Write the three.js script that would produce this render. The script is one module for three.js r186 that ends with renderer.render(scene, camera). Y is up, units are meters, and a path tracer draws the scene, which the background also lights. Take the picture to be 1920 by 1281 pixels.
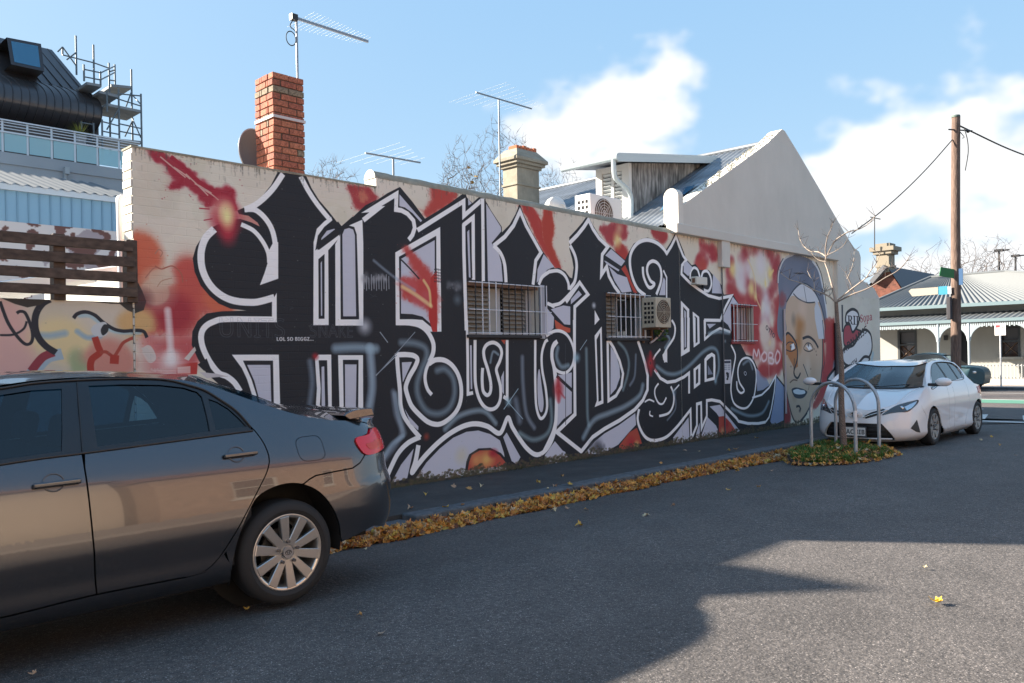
import * as THREE from 'three';
import { mergeGeometries, mergeVertices } from 'three/addons/utils/BufferGeometryUtils.js';
import { RoundedBoxGeometry } from 'three/addons/geometries/RoundedBoxGeometry.js';
import { TessellateModifier } from 'three/addons/modifiers/TessellateModifier.js';
import { ImprovedNoise } from 'three/addons/math/ImprovedNoise.js';

// ------------------------------------------------------------------ camera
const scene = new THREE.Scene();
const V = (x, y, z) => new THREE.Vector3(x, y, z);
const F = 1550, PX = 960, PY = 674, ROLL = 0.018, PHI = Math.atan(1520 / 1550), EYE = 1.54;
const cR = Math.cos(ROLL), sR = Math.sin(ROLL);
const FWD = V(Math.cos(PHI), 0, -Math.sin(PHI)), RGT = V(Math.sin(PHI), 0, Math.cos(PHI)), UP = V(0, 1, 0);
const camera = new THREE.PerspectiveCamera(2 * Math.atan(640.5 / F) * 180 / Math.PI, 1920 / 1281, 0.1, 2000);
camera.position.set(0, EYE, 0);
{
  const r = RGT.clone().multiplyScalar(cR).addScaledVector(UP, -sR), u = RGT.clone().multiplyScalar(sR).addScaledVector(UP, cR);
  camera.quaternion.setFromRotationMatrix(new THREE.Matrix4().makeBasis(r, u, FWD.clone().negate()));
  camera.setViewOffset(1920, 1281, 0, 640.5 - PY, 1920, 1281);
}
// a pixel of the photograph (1920 wide) gives a direction; the plane it meets gives the distance
function ray(px, py) {
  const dx = px - PX, dy = py - PY, a = dx * cR - dy * sR, b = dx * sR + dy * cR;
  return RGT.clone().multiplyScalar(a / F).addScaledVector(UP, -b / F).add(FWD);
}
const onZ = (px, py, z) => { const d = ray(px, py); return d.multiplyScalar(z / d.z).add(V(0, EYE, 0)); };
const onX = (px, py, x) => { const d = ray(px, py); return d.multiplyScalar(x / d.x).add(V(0, EYE, 0)); };
const onY = (px, py, y = 0) => { const d = ray(px, py); return d.multiplyScalar((y - EYE) / d.y).add(V(0, EYE, 0)); };

// ------------------------------------------------------------------ random and noise
function rng(seed) { let a = seed >>> 0; return () => { a = (a + 0x6D2B79F5) | 0; let t = Math.imul(a ^ (a >>> 15), 1 | a); t = (t + Math.imul(t ^ (t >>> 7), 61 | t)) ^ t; return ((t ^ (t >>> 14)) >>> 0) / 4294967296; }; }
const perlin = new ImprovedNoise();
function fbm(x, y, z, oct = 5, gain = 0.5) { let s = 0, a = 0.5, f = 1; for (let i = 0; i < oct; i++) { s += a * perlin.noise(x * f, y * f, z * f); a *= gain; f *= 2.03; } return s; }
const clamp = (x, a = 0, b = 1) => Math.min(b, Math.max(a, x));
const sstep = (a, b, x) => { const t = clamp((x - a) / (b - a)); return t * t * (3 - 2 * t); };
const lerp = (a, b, t) => a + (b - a) * t;

// ------------------------------------------------------------------ sky, sun, exposure
const SUN = V(-1.226, 1.0, -1.793).normalize();
{
  const w = 2048, h = 1024, data = new Float32Array(w * h * 4);
  const puffs = [   // cumulus and thin cirrus: pixel centre, radii in pixels, strength, tilt
    [1150, 235, 155, 66, 1.2, -0.35], [1070, 275, 110, 60, 1.15, -0.3], [1180, 300, 170, 50, 1.1, 0], [1235, 240, 90, 50, 0.95, -0.2], [1235, 165, 70, 42, 0.75, -0.5], [1120, 310, 180, 40, 0.9, 0], [1270, 275, 90, 55, 0.8, -0.2],
    [1830, 250, 190, 75, 1.3, -0.35], [1700, 285, 130, 60, 1.1, -0.4], [1900, 200, 110, 60, 1.15, -0.4], [1600, 290, 120, 40, 0.7, -0.3], [1680, 370, 170, 70, 1.2, -0.2], [1610, 400, 130, 60, 1.0, 0], [1850, 330, 180, 90, 1.25, -0.2], [1790, 500, 260, 60, 1.15, 0], [1800, 420, 200, 60, 1.0, -0.1],
    [1900, 330, 120, 60, 1.05, 0], [1560, 330, 90, 40, 0.7, -0.4], [1720, 470, 200, 50, 0.9, 0], [1900, 470, 150, 40, 0.8, 0], [1540, 250, 60, 26, 0.5, -0.5], [1610, 175, 60, 20, 0.3, 0.3],
    [1735, 30, 55, 26, 0.42, -0.6], [1812, 22, 55, 30, 0.42, -0.9], [1655, 165, 60, 20, 0.32, 0.2], [1355, 190, 22, 12, 0.35, 0], [2200, 330, 320, 110, 1.2, -0.1], [2600, 420, 400, 110, 1.1, 0], [2250, 120, 200, 50, 0.7, -0.3],
  ].map(([x, y, rx, ry, s, t]) => ({ x, y, rx, ry, s, c: Math.cos(t), n: Math.sin(t) }));
  const d = V(0, 0, 0), c0 = [0.078, 0.148, 0.244], c1 = [0.148, 0.221, 0.282], c2 = [0.235, 0.275, 0.300];
  for (let j = 0; j < h; j++) {
    const el = (j + 0.5) / h * Math.PI - Math.PI / 2, sy = Math.sin(el), cy = Math.cos(el);
    for (let i = 0; i < w; i++) {
      const az = ((i + 0.5) / w - 0.5) * 2 * Math.PI, o = (j * w + i) * 4;
      d.set(cy * Math.cos(az), sy, cy * Math.sin(az));
      const e = Math.max(0, sy), t1 = Math.pow(1 - e, 2.2), t2 = Math.pow(1 - e, 9);
      const g = Math.max(0, d.dot(SUN)), glow = 0.12 * Math.pow(g, 3) + 0.5 * Math.pow(g, 24);
      let r = lerp(lerp(c0[0], c1[0], t1), c2[0], t2), gg = lerp(lerp(c0[1], c1[1], t1), c2[1], t2), b = lerp(lerp(c0[2], c1[2], t1), c2[2], t2);
      r += glow * 0.7; gg += glow * 0.62; b += glow * 0.5;
      // clouds
      let m = 0;
      const f = d.dot(FWD);
      if (f > 0.12 && sy > -0.02) {
        const a = d.dot(RGT) / f * F, bb = -d.y / f * F, px = PX + a * cR + bb * sR, py = PY - a * sR + bb * cR;
        for (const p of puffs) { const x = px - p.x, y = py - p.y, u = (x * p.c + y * p.n) / p.rx, v = (-x * p.n + y * p.c) / p.ry, q = u * u + v * v; if (q < 6) m = Math.max(m, p.s * Math.exp(-q * 0.8)); }
      }
      if (sy > 0.015) {
        const far = fbm(d.x * 1.7 + 3.1, d.y * 3.4, d.z * 1.7 + 9.2, 3);
        const wide = sstep(0.10, 0.32, far) * sstep(0.9, 0.3, sy) * (f > 0.45 ? 0 : sstep(0.45, 0.1, f));
        m = Math.max(m, wide * 0.9);
        if (m > 0.02) {
          const n = fbm(d.x * 7 + 1.3, d.y * 11 + 2.1, d.z * 7, 6, 0.56) * 1.15 + fbm(d.x * 28, d.y * 40, d.z * 28, 3) * 0.25;
          const k = sstep(0.34, 0.86, m * 0.95 + n * 1.05 - 0.02);
          const body = fbm(d.x * 5 + 7, d.y * 9 - 0.35, d.z * 5, 4) * 0.5 + 0.5;
          const w0 = 0.275 + 0.05 * body;
          r = lerp(r, w0 * 0.975, k); gg = lerp(gg, w0 * 0.99, k); b = lerp(b, w0 * 1.005, k);
        }
      }
      if (sy < 0) { const q = sstep(0, -0.08, sy); r = lerp(r, 0.06, q); gg = lerp(gg, 0.06, q); b = lerp(b, 0.06, q); }
      data[o] = r; data[o + 1] = gg; data[o + 2] = b; data[o + 3] = 1;
    }
  }
  const t = new THREE.DataTexture(data, w, h, THREE.RGBAFormat, THREE.FloatType);
  t.mapping = THREE.EquirectangularReflectionMapping; t.magFilter = THREE.LinearFilter; t.minFilter = THREE.LinearFilter; t.needsUpdate = true;
  scene.background = t; scene.environment = t;
}
const sun = new THREE.DirectionalLight(new THREE.Color().setRGB(1, 0.9, 0.76), 5);
sun.position.copy(SUN).multiplyScalar(120); sun.target.position.set(6, 0, -5);
sun.position.add(sun.target.position); sun.castShadow = true; sun.shadow.radius = 1.7;
sun.shadow.mapSize.set(4096, 4096);
Object.assign(sun.shadow.camera, { left: -45, right: 45, top: 45, bottom: -45, near: 1, far: 300 });
scene.add(sun, sun.target);
const renderer = new THREE.WebGLRenderer({ antialias: true });
renderer.setSize(1024, 683);
renderer.toneMapping = THREE.LinearToneMapping;
renderer.toneMappingExposure = 3.7;
renderer.shadowMap.enabled = true;

// ------------------------------------------------------------------ things and parts
const taken = new Map();
function numbered(n) { const k = taken.get(n) ?? 0; taken.set(n, k + 1); return k ? `${n}_${String(k).padStart(3, '0')}` : n; }
function thing(name, label, category, at = [0, 0, 0], group) {
  const o = new THREE.Group(); o.name = numbered(name); o.position.set(...at); o.userData = { label, category };
  if (group) o.userData.group = group;
  scene.add(o); return o;
}
function shade(o) { o.castShadow = true; o.receiveShadow = true; return o; }
// a part whose geometry is given in world coordinates; its parent is a thing or a part (whose own offset is taken away)
function part(parent, name, geo, m) {
  const o = shade(new THREE.Mesh(geo, m)); o.name = name;
  let p = parent; const off = V(0, 0, 0); while (p && p !== scene) { off.add(p.position); p = p.parent; }
  if (off.lengthSq() > 0 && !geo.userData.local) { geo.translate(-off.x, -off.y, -off.z); }
  geo.userData.local = true;
  parent.add(o); return o;
}
function single(name, geo, m, label, category, group, kind) {
  const o = shade(new THREE.Mesh(geo, m)); o.name = numbered(name);
  geo.computeBoundingBox(); const b = geo.boundingBox, c = V((b.min.x + b.max.x) / 2, b.min.y, (b.min.z + b.max.z) / 2);
  geo.translate(-c.x, -c.y, -c.z); o.position.copy(c);
  o.userData = { label, category }; if (group) o.userData.group = group; if (kind) o.userData.kind = kind;
  scene.add(o); return o;
}
function struct(name, geo, m) { const o = shade(new THREE.Mesh(geo, m)); o.name = numbered(name); o.userData = { kind: 'structure' }; scene.add(o); return o; }

// ------------------------------------------------------------------ geometry helpers (world coordinates)
function box(x0, x1, y0, y1, z0, z1, r = 0) {
  const w = Math.abs(x1 - x0), h = Math.abs(y1 - y0), d = Math.abs(z1 - z0);
  const g = r ? new RoundedBoxGeometry(w, h, d, 2, Math.min(r, w * 0.49, h * 0.49, d * 0.49)) : new THREE.BoxGeometry(w, h, d);
  return g.translate((x0 + x1) / 2, (y0 + y1) / 2, (z0 + z1) / 2);
}
function bar(a, b, r, seg = 6, r2 = r) {   // round bar from a to b
  const d = b.clone().sub(a), L = d.length(), g = new THREE.CylinderGeometry(r2, r, L, seg, 1);
  g.applyQuaternion(new THREE.Quaternion().setFromUnitVectors(UP, d.normalize()));
  return g.translate((a.x + b.x) / 2, (a.y + b.y) / 2, (a.z + b.z) / 2);
}
function beam(a, b, w, h, up = UP) {   // rectangular bar from a to b
  const d = b.clone().sub(a), L = d.length(), x = d.clone().normalize(), z = x.clone().cross(up).normalize(), y = z.clone().cross(x);
  const g = new THREE.BoxGeometry(L, h, w); g.applyMatrix4(new THREE.Matrix4().makeBasis(x, y, z));
  return g.translate((a.x + b.x) / 2, (a.y + b.y) / 2, (a.z + b.z) / 2);
}
function tube(pts, r, seg = 24, rad = 8, closed = false) { return new THREE.TubeGeometry(new THREE.CatmullRomCurve3(pts, closed, 'centripetal'), seg, r, rad, closed); }
const plain = (g) => { const o = g.index ? g.toNonIndexed() : g; for (const k of Object.keys(o.attributes)) if (!['position', 'normal', 'uv'].includes(k)) o.deleteAttribute(k); return o; };
const merge = (list) => mergeGeometries(list.map(plain), false);
function metres(g0, s = 1) {   // uv in metres by the way each face points
  const g = g0.index ? g0.toNonIndexed() : g0, p = g.attributes.position, uv = new Float32Array(p.count * 2), a = V(0, 0, 0), b = V(0, 0, 0), c = V(0, 0, 0);
  for (let i = 0; i < p.count; i += 3) {
    a.fromBufferAttribute(p, i); b.fromBufferAttribute(p, i + 1); c.fromBufferAttribute(p, i + 2);
    const n = b.clone().sub(a).cross(c.clone().sub(a)), ax = Math.abs(n.x), ay = Math.abs(n.y), az = Math.abs(n.z);
    [a, b, c].forEach((v, k) => { const [u, w] = ay >= ax && ay >= az ? [v.x, v.z] : ax > az ? [v.z, v.y] : [v.x, v.y]; uv[(i + k) * 2] = u * s; uv[(i + k) * 2 + 1] = w * s; });
  }
  g.setAttribute('uv', new THREE.BufferAttribute(uv, 2)); return g;
}
function slab(poly, z0, z1, holes = []) {   // polygon in x,y given depth z0..z1
  const s = new THREE.Shape(poly.map(([x, y]) => new THREE.Vector2(x, y)));
  for (const h of holes) s.holes.push(new THREE.Path(h.map(([x, y]) => new THREE.Vector2(x, y))));
  return new THREE.ExtrudeGeometry(s, { depth: Math.abs(z1 - z0), bevelEnabled: false }).translate(0, 0, Math.min(z0, z1));
}
function grid(fn, nu, nv, closeU = false) {   // surface fn(u,v) -> Vector3, u,v in 0..1
  const p = [], uv = [], ix = [];
  for (let j = 0; j <= nv; j++) for (let i = 0; i <= nu; i++) { const q = fn(i / nu, j / nv); p.push(q.x, q.y, q.z); uv.push(i / nu, j / nv); }
  for (let j = 0; j < nv; j++) for (let i = 0; i < nu; i++) { const a = j * (nu + 1) + i, b = a + 1, c = a + nu + 1, d = c + 1; ix.push(a, b, d, a, d, c); }
  const g = new THREE.BufferGeometry(); g.setAttribute('position', new THREE.Float32BufferAttribute(p, 3)); g.setAttribute('uv', new THREE.Float32BufferAttribute(uv, 2)); g.setIndex(ix);
  g.computeVertexNormals(); return g;
}

// ------------------------------------------------------------------ materials
const lin = (r, g, b) => new THREE.Color().setRGB(r, g, b);
const mats = new Map();
function M(key, color, rough = 0.8, extra = {}) {
  if (!mats.has(key)) { const C = extra.physical ? THREE.MeshPhysicalMaterial : THREE.MeshStandardMaterial; const { physical, ...rest } = extra; const m = new C({ roughness: rough, side: THREE.DoubleSide, ...rest }); m.color = Array.isArray(color) ? lin(...color) : new THREE.Color(color); m.name = key; mats.set(key, m); }
  return mats.get(key);
}
// a tile of grain: fn(u, v, rand) -> [r,g,b] in 0..1 (sRGB) ; wraps because noise is sampled on a torus-like blend
function tileTex(size, fn, srgb = true, repeat = [1, 1]) {
  const d = new Uint8Array(size * size * 4);
  for (let j = 0; j < size; j++) for (let i = 0; i < size; i++) { const c = fn(i / size, j / size, i, j), o = (j * size + i) * 4; d[o] = clamp(c[0]) * 255; d[o + 1] = clamp(c[1]) * 255; d[o + 2] = clamp(c[2]) * 255; d[o + 3] = 255; }
  const t = new THREE.DataTexture(d, size, size); t.wrapS = t.wrapT = THREE.RepeatWrapping; t.magFilter = THREE.LinearFilter; t.minFilter = THREE.LinearMipmapLinearFilter; t.generateMipmaps = true;
  if (srgb) t.colorSpace = THREE.SRGBColorSpace; t.repeat.set(...repeat); t.needsUpdate = true; return t;
}
const wn = (u, v, f, z, oct = 4) => {   // noise that tiles over 0..1
  const a = u * f, b = v * f, s = (x, y) => fbm(x, y, z, oct);
  const wu = sstep(0.8, 1, u), wv = sstep(0.8, 1, v);
  return lerp(lerp(s(a, b), s(a - f, b), wu), lerp(s(a, b - f), s(a - f, b - f), wu), wv);
};
function canvasTex(w, h, draw) { const c = document.createElement('canvas'); c.width = w; c.height = h; const x = c.getContext('2d'); draw(x, w, h); const t = new THREE.CanvasTexture(c); t.colorSpace = THREE.SRGBColorSpace; t.anisotropy = 8; return t; }

// ------------------------------------------------------------------ ground, road, footpath
const ZW = -8.08, KERB = -6.40;
const X0 = onZ(247, 276, ZW).x, X1 = onZ(705, 340, ZW).x, X2 = onZ(1273, 440, ZW).x, X3 = onZ(1563, 490, ZW).x, X4 = onZ(1643, 600, ZW).x;
const CORNER = X4 + 1.3, FARK = 36.6;
const hRoad = (x, z) => { const s = clamp((-4.3 - z) / 2.1); return -0.125 * s * (1 - sstep(19.8, 22.4, x)); };
const onRoad = (px, py) => { let y = 0, p; for (let i = 0; i < 6; i++) { p = onY(px, py, y); y = hRoad(p.x, p.z); } return p; };
{
  const r = rng(5), spk = new Float32Array(1024 * 1024);
  for (let i = 0; i < spk.length; i++) spk[i] = r();
  const asphalt = tileTex(1024, (u, v, i, j) => {
    const n = wn(u, v, 6, 0.3, 4), n2 = wn(u, v, 60, 4.1, 2), s = spk[j * 1024 + i], s2 = spk[(((j >> 1) * 1024) + (i >> 1))], s3 = spk[((j >> 2) * 1024 + 7 + (i >> 2))];
    let k = 0.296 + n * 0.06 + n2 * 0.10 + (s - 0.5) * 0.10 + (s2 - 0.5) * 0.10;
    if (s2 > 0.955) k += 0.20 * (0.4 + s); if (s3 > 0.992) k += 0.16; if (s2 < 0.08) k -= 0.07;
    return [k * 1.045, k * 0.985, k * 0.95];
  });
  const abump = tileTex(512, (u, v, i, j) => { const s = spk[j * 1024 + i], s2 = spk[(j >> 1) * 1024 + (i >> 1)]; const k = 0.5 + wn(u, v, 90, 2.2, 2) * 0.9 + (s2 - 0.5) * 0.4 + (s - 0.5) * 0.2; return [k, k, k]; }, false);
  // the large patches (old repairs, worn wheel tracks) as vertex colours over the fine tile
  const mRoad = new THREE.MeshStandardMaterial({ map: asphalt, bumpMap: abump, bumpScale: 0.005, roughness: 0.86, vertexColors: true, side: THREE.DoubleSide });
  function sheet(x0, x1, z0, z1, st, hf, tint, uvs) {
    const nx = Math.ceil((x1 - x0) / st), nz = Math.ceil((z1 - z0) / st), g = grid((u, v) => { const x = lerp(x0, x1, u), z = lerp(z1, z0, v); return V(x, hf(x, z), z); }, nx, nz);
    const p = g.attributes.position, c = [], uv = [];
    for (let i = 0; i < p.count; i++) { const x = p.getX(i), z = p.getZ(i); c.push(...tint(x, z)); uv.push(x / uvs, z / uvs); }
    g.setAttribute('color', new THREE.Float32BufferAttribute(c, 3)); g.setAttribute('uv', new THREE.Float32BufferAttribute(uv, 2)); return g;
  }
  const tint = (x, z) => {
    const n = fbm(x * 0.35 + 4, z * 0.9, 1.7, 4), wear = Math.exp(-Math.pow((z + 3.9) / 0.35, 2)) * 0.05, seam = x < 12 && Math.abs(z + 5.05 + 0.25 * fbm(x * 0.4, 0, 3, 3)) < 0.07 ? -0.10 : 0;
    const old = z < -5.1 && x < 12 ? -0.10 : 0;
    const k = 1 + n * 0.34 + wear + seam + old; return [k, k, k * (1 + 0.01)];
  };
  struct('road', sheet(-26, 21, -8, 9, 0.16, hRoad, tint, 2.6), mRoad);
  struct('cross_street', sheet(21, FARK, -70, 60, 0.8, () => 0, (x, z) => { const k = 1.05 + fbm(x * 0.2, z * 0.2, 5, 3) * 0.25; return [k * 1.06, k * 0.98, k * 0.96]; }, 3.4), mRoad);
  const g0 = new THREE.PlaneGeometry(1600, 1600).rotateX(-Math.PI / 2).translate(0, -0.2, 0);
  struct('ground', g0, M('ground', [0.09, 0.085, 0.07], 0.95));

  // footpath of dark asphalt between kerb and wall
  const footTex = tileTex(512, (u, v, i, j) => { const s = spk[j * 1024 + i], s2 = spk[(j >> 1) * 1024 + (i >> 1)], k = 0.228 + wn(u, v, 7, 8.2, 4) * 0.09 + (s - 0.5) * 0.05 + (s2 > 0.97 ? 0.08 : 0); return [k, k * 0.99, k * 0.99]; });
  const mFoot = new THREE.MeshStandardMaterial({ map: footTex, bumpMap: abump, bumpScale: 0.004, roughness: 0.8, side: THREE.DoubleSide });
  const kin = KERB - 0.24;
  const foot = merge([metres(box(-26, CORNER - 1.2, -0.3, 0, ZW - 0.3, kin), 0.45), metres(box(CORNER - 1.2, CORNER, -0.3, 0.0, -70, kin - 1), 0.45)]);
  struct('footpath', foot, mFoot);
  struct('far_footpath', metres(box(FARK + 0.3, 40, -0.3, 0.09, -70, 60), 0.4), M('farfoot', [0.36, 0.30, 0.26], 0.9));
  // kerb of long bluestone pieces, a child per stone
  const kerb = new THREE.Group(); kerb.name = 'kerb'; kerb.userData = { kind: 'structure' }; scene.add(kerb);
  const stoneTex = tileTex(256, (u, v, i, j) => { const k = 0.335 + wn(u, v, 9, 3.3, 4) * 0.16 + (spk[j * 1024 + i] - 0.5) * 0.07; return [k * 0.95, k, k * 1.05]; });
  const mStone = new THREE.MeshStandardMaterial({ map: stoneTex, roughness: 0.82, side: THREE.DoubleSide });
  const rr = rng(11); let x = -12;
  while (x < CORNER - 1.4) {
    const L = 0.9 + rr() * 0.7, e = Math.min(x + L, CORNER - 1.25), dy = (rr() - 0.5) * 0.008, low = x < 4.6 ? -0.055 : 0;
    const o = shade(new THREE.Mesh(metres(box(x + 0.006, e - 0.006, -0.32, 0.012 + dy + low, kin, KERB + (rr() - 0.5) * 0.012, 0.025), 1.5), mStone)); o.name = 'kerb_stone'; kerb.add(o);
    x = e;
  }
  for (let z = kin - 1; z > -40; z -= 1.4) { const o = shade(new THREE.Mesh(metres(box(CORNER, CORNER + 0.24, -0.3, 0.03, z - 1.39, z, 0.02), 1.5), mStone)); o.name = 'kerb_stone'; kerb.add(o); }
  { // the rounded corner
    for (let k = 0; k < 5; k++) {
      const a0 = k / 5 * Math.PI / 2, a1 = (k + 1) / 5 * Math.PI / 2 - 0.01, s = new THREE.Shape(), cx = CORNER - 1.2, cz = kin - 1;
      s.absarc(0, 0, 1.44, a0, a1, false); s.absarc(0, 0, 1.2, a1, a0, true);
      const g = new THREE.ExtrudeGeometry(s, { depth: 0.3, bevelEnabled: false, curveSegments: 6 }).rotateX(-Math.PI / 2); // y up
      g.scale(1, 1, -1).translate(cx, -0.28, cz); const o = shade(new THREE.Mesh(metres(g, 1.5), mStone)); o.name = 'kerb_stone'; kerb.add(o);
    }
    const s = new THREE.Shape(); s.moveTo(0, 0); s.absarc(0, 0, 1.2, 0, Math.PI / 2, false); s.lineTo(0, 0);
    struct('footpath_corner', metres(new THREE.ExtrudeGeometry(s, { depth: 0.28, bevelEnabled: false, curveSegments: 10 }).rotateX(-Math.PI / 2).scale(1, 1, -1).translate(CORNER - 1.2, -0.28, kin - 1), 0.45), mFoot);
  }
  for (let z = 20; z > -60; z -= 1.6) { const o = shade(new THREE.Mesh(metres(box(FARK, FARK + 0.3, -0.2, 0.1, z - 1.59, z, 0.02), 1.5), mStone)); o.name = 'kerb_stone'; kerb.add(o); }

  // painted markings: worn paint, laid 4 mm over the road
  const worn = (seed, base) => canvasTex(256, 64, (c, w, h) => { const q = rng(seed); c.fillStyle = base; c.fillRect(0, 0, w, h); for (let i = 0; i < 900; i++) { c.fillStyle = `rgba(95,92,92,${0.15 + q() * 0.5})`; c.fillRect(q() * w, q() * h, 1 + q() * 4, 1 + q() * 2); } });
  const mWhite = new THREE.MeshStandardMaterial({ map: worn(3, '#d4d0cc'), roughness: 0.7, side: THREE.DoubleSide });
  const mGreen = new THREE.MeshStandardMaterial({ map: worn(4, '#4f8a70'), roughness: 0.75, side: THREE.DoubleSide });
  const mark = (name, x0, x1, z0, z1, m, h = 0.004) => { const g = new THREE.PlaneGeometry(x1 - x0, z1 - z0).rotateX(-Math.PI / 2).translate((x0 + x1) / 2, h, (z0 + z1) / 2); return struct(name, g, m); };
  const b1 = onY(1845, 755.5).x, b0 = onY(1845, 749.5).x;
  mark('bike_lane', b1, b0, -60, 40, mGreen);
  mark('lane_line', b0 + 0.05, b0 + 0.25, -60, -1.5, mWhite); mark('lane_line', b1 - 0.28, b1 - 0.1, -60, -7.2, mWhite, 0.005);
  mark('lane_line', FARK - 3.0, FARK - 2.85, -60, 40, mWhite);
  for (let z = -6.4; z > -40; z -= 2.6) mark('lane_dash', 24.15, 24.35, z - 1.5, z, mWhite, 0.006);
  mark('stop_line', 20.0, 20.28, -5.6, -1.6, mWhite, 0.006);
  for (let k = 0; k < 3; k++) { const z = -6.05 + k * 1.25, s = new THREE.Shape([[0, 0], [1.5, 0.32], [1.5, 0.85], [0, 0.5]].map(([a, b]) => new THREE.Vector2(a, b))); struct('crossing_bar', new THREE.ShapeGeometry(s).rotateX(-Math.PI / 2).translate(20.75, 0.006, z + 0.6), mWhite); }
}

// ------------------------------------------------------------------ the mural: paint on the walls, given as points on the photographed wall
const PPM = 230, YTOP = 4.0;
const T = (x0, y0, s) => (p) => p.map(([x, y]) => [x0 + x / s, y0 + y / s]);
const tA = T(230, 260, 3.558), tB = T(230, 560, 3.558), tC = T(680, 320, 4.271), tD = T(680, 600, 4.003), tE = T(1020, 380, 4.926), tF = T(1020, 600, 4.574), tG = T(1280, 420, 5.053), tH = T(1280, 600, 4.574), tL = T(0, 420, 4.269), tN = T(1560, 440, 4.928);
const CREAM = '#ddd4c4', BLACK = '#202127', WHITE = '#f1f0f1', LAV = '#c6c7d4', RED = '#b8382f', DRED = '#8c2330', ORANGE = '#cf6a4e', YEL = '#ecd489';
function painter(ctx, x0, y1, zplane) {
  const at = ([px, py]) => { const q = onZ(px, py, zplane); return [(q.x - x0) * PPM, (y1 - q.y) * PPM]; };
  const trace = (pts, smooth, close) => {
    const q = pts.map(at); ctx.beginPath(); ctx.moveTo(...q[0]);
    if (!smooth) for (const p of q.slice(1)) ctx.lineTo(...p);
    else {
      const n = q.length, g = (i) => close ? q[(i + n) % n] : q[clamp(i, 0, n - 1)];
      for (let i = 0; i < (close ? n : n - 1); i++) { const a = g(i - 1), b = g(i), c = g(i + 1), d = g(i + 2); ctx.bezierCurveTo(b[0] + (c[0] - a[0]) / 6, b[1] + (c[1] - a[1]) / 6, c[0] - (d[0] - b[0]) / 6, c[1] - (d[1] - b[1]) / 6, c[0], c[1]); }
    }
    if (close) ctx.closePath();
  };
  const o = {
    at,
    fill(pts, col, smooth = false) { trace(pts, smooth, true); ctx.fillStyle = col; ctx.fill(); },
    line(pts, col, w = 0.062, smooth = true, close = false) { trace(pts, smooth, close); ctx.strokeStyle = col; ctx.lineWidth = w * PPM; ctx.lineJoin = 'miter'; ctx.miterLimit = 6; ctx.lineCap = 'butt'; ctx.stroke(); },
    edge(pts, col, inner, w = 0.04, smooth = false) { o.fill(pts, inner, smooth); trace(pts, smooth, true); ctx.strokeStyle = col; ctx.lineWidth = w * PPM; ctx.lineJoin = 'miter'; ctx.stroke(); },
    spray(pts, col, w, a = 0.5, n = 7) { for (let i = n; i >= 1; i--) { trace(pts, true, false); ctx.strokeStyle = col; ctx.globalAlpha = a / n * 1.6; ctx.lineWidth = w * PPM * i / n; ctx.lineCap = 'round'; ctx.lineJoin = 'round'; ctx.stroke(); } ctx.globalAlpha = 1; },
    puff(px, py, r, col, a = 0.8, sy = 1, hard = 0.2) {   // r in metres
      const [x, y] = at([px, py]); ctx.save(); ctx.translate(x, y); ctx.scale(1, sy); const R = r * PPM, g = ctx.createRadialGradient(0, 0, 0, 0, 0, R);
      const rgb = [1, 3, 5].map((k) => parseInt(col.slice(k, k + 2), 16)).join(','); g.addColorStop(0, `rgba(${rgb},${a})`); g.addColorStop(hard, `rgba(${rgb},${a * 0.9})`); g.addColorStop(0.6, `rgba(${rgb},${a * 0.45})`); g.addColorStop(1, `rgba(${rgb},0)`);
      ctx.fillStyle = g; ctx.fillRect(-R, -R, 2 * R, 2 * R); ctx.restore();
    },
    text(str, px, py, h, col, font = 'sans-serif', turn = 0, sx = 1) { const [x, y] = at([px, py]); ctx.save(); ctx.translate(x, y); ctx.rotate(turn); ctx.scale(sx, 1); ctx.fillStyle = col; ctx.font = `bold ${Math.round(h * PPM)}px ${font}`; ctx.textBaseline = 'middle'; ctx.fillText(str, 0, 0); ctx.restore(); },
    blot(pts, col, seed, j = 0.03, a = 0.9, n = 7) { const q = rng(seed); for (let k = 0; k < n; k++) { const p = []; const c = pts.map(at); for (let i = 0; i < c.length; i++) { const b = c[(i + 1) % c.length]; for (let m = 0; m < 9; m++) { const t = m / 9, w = (q() - 0.5) * 2 * j * PPM * (0.4 + k / n * 1.4) * (q() < 0.12 ? 2.6 : 1); p.push([lerp(c[i][0], b[0], t) + w, lerp(c[i][1], b[1], t) + (q() - 0.5) * 2 * j * PPM]); } } ctx.beginPath(); ctx.moveTo(...p[0]); for (const v of p) ctx.lineTo(...v); ctx.closePath(); ctx.globalAlpha = k === 0 ? a * 0.55 : a * 0.28; ctx.fillStyle = col; ctx.shadowColor = col; ctx.shadowBlur = 5 + k * 2; ctx.fill(); } ctx.shadowBlur = 0; ctx.shadowColor = 'rgba(0,0,0,0)'; ctx.globalAlpha = 1; for (let k = 0; k < 40; k++) { const c = at(pts[Math.floor(q() * pts.length)]); ctx.globalAlpha = 0.5; ctx.beginPath(); ctx.arc(c[0] + (q() - 0.5) * 60, c[1] + (q() - 0.5) * 60, 0.5 + q() * 1.4, 0, 7); ctx.fill(); } ctx.globalAlpha = 1; },
    rag(pts, col, seed, n, r, a = 0.8) { const q = rng(seed); for (let i = 0; i < n; i++) { const k = q() * (pts.length - 1), i0 = Math.floor(k), t = k - i0, p = pts[i0], c = pts[Math.min(i0 + 1, pts.length - 1)]; o.puff(lerp(p[0], c[0], t) + (q() - 0.5) * 10, lerp(p[1], c[1], t) + (q() - 0.5) * 12, r * (0.5 + q()), col, a * (0.5 + 0.5 * q()), 0.7 + q() * 0.7, 0.35); } },
  };
  return o;
}
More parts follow.
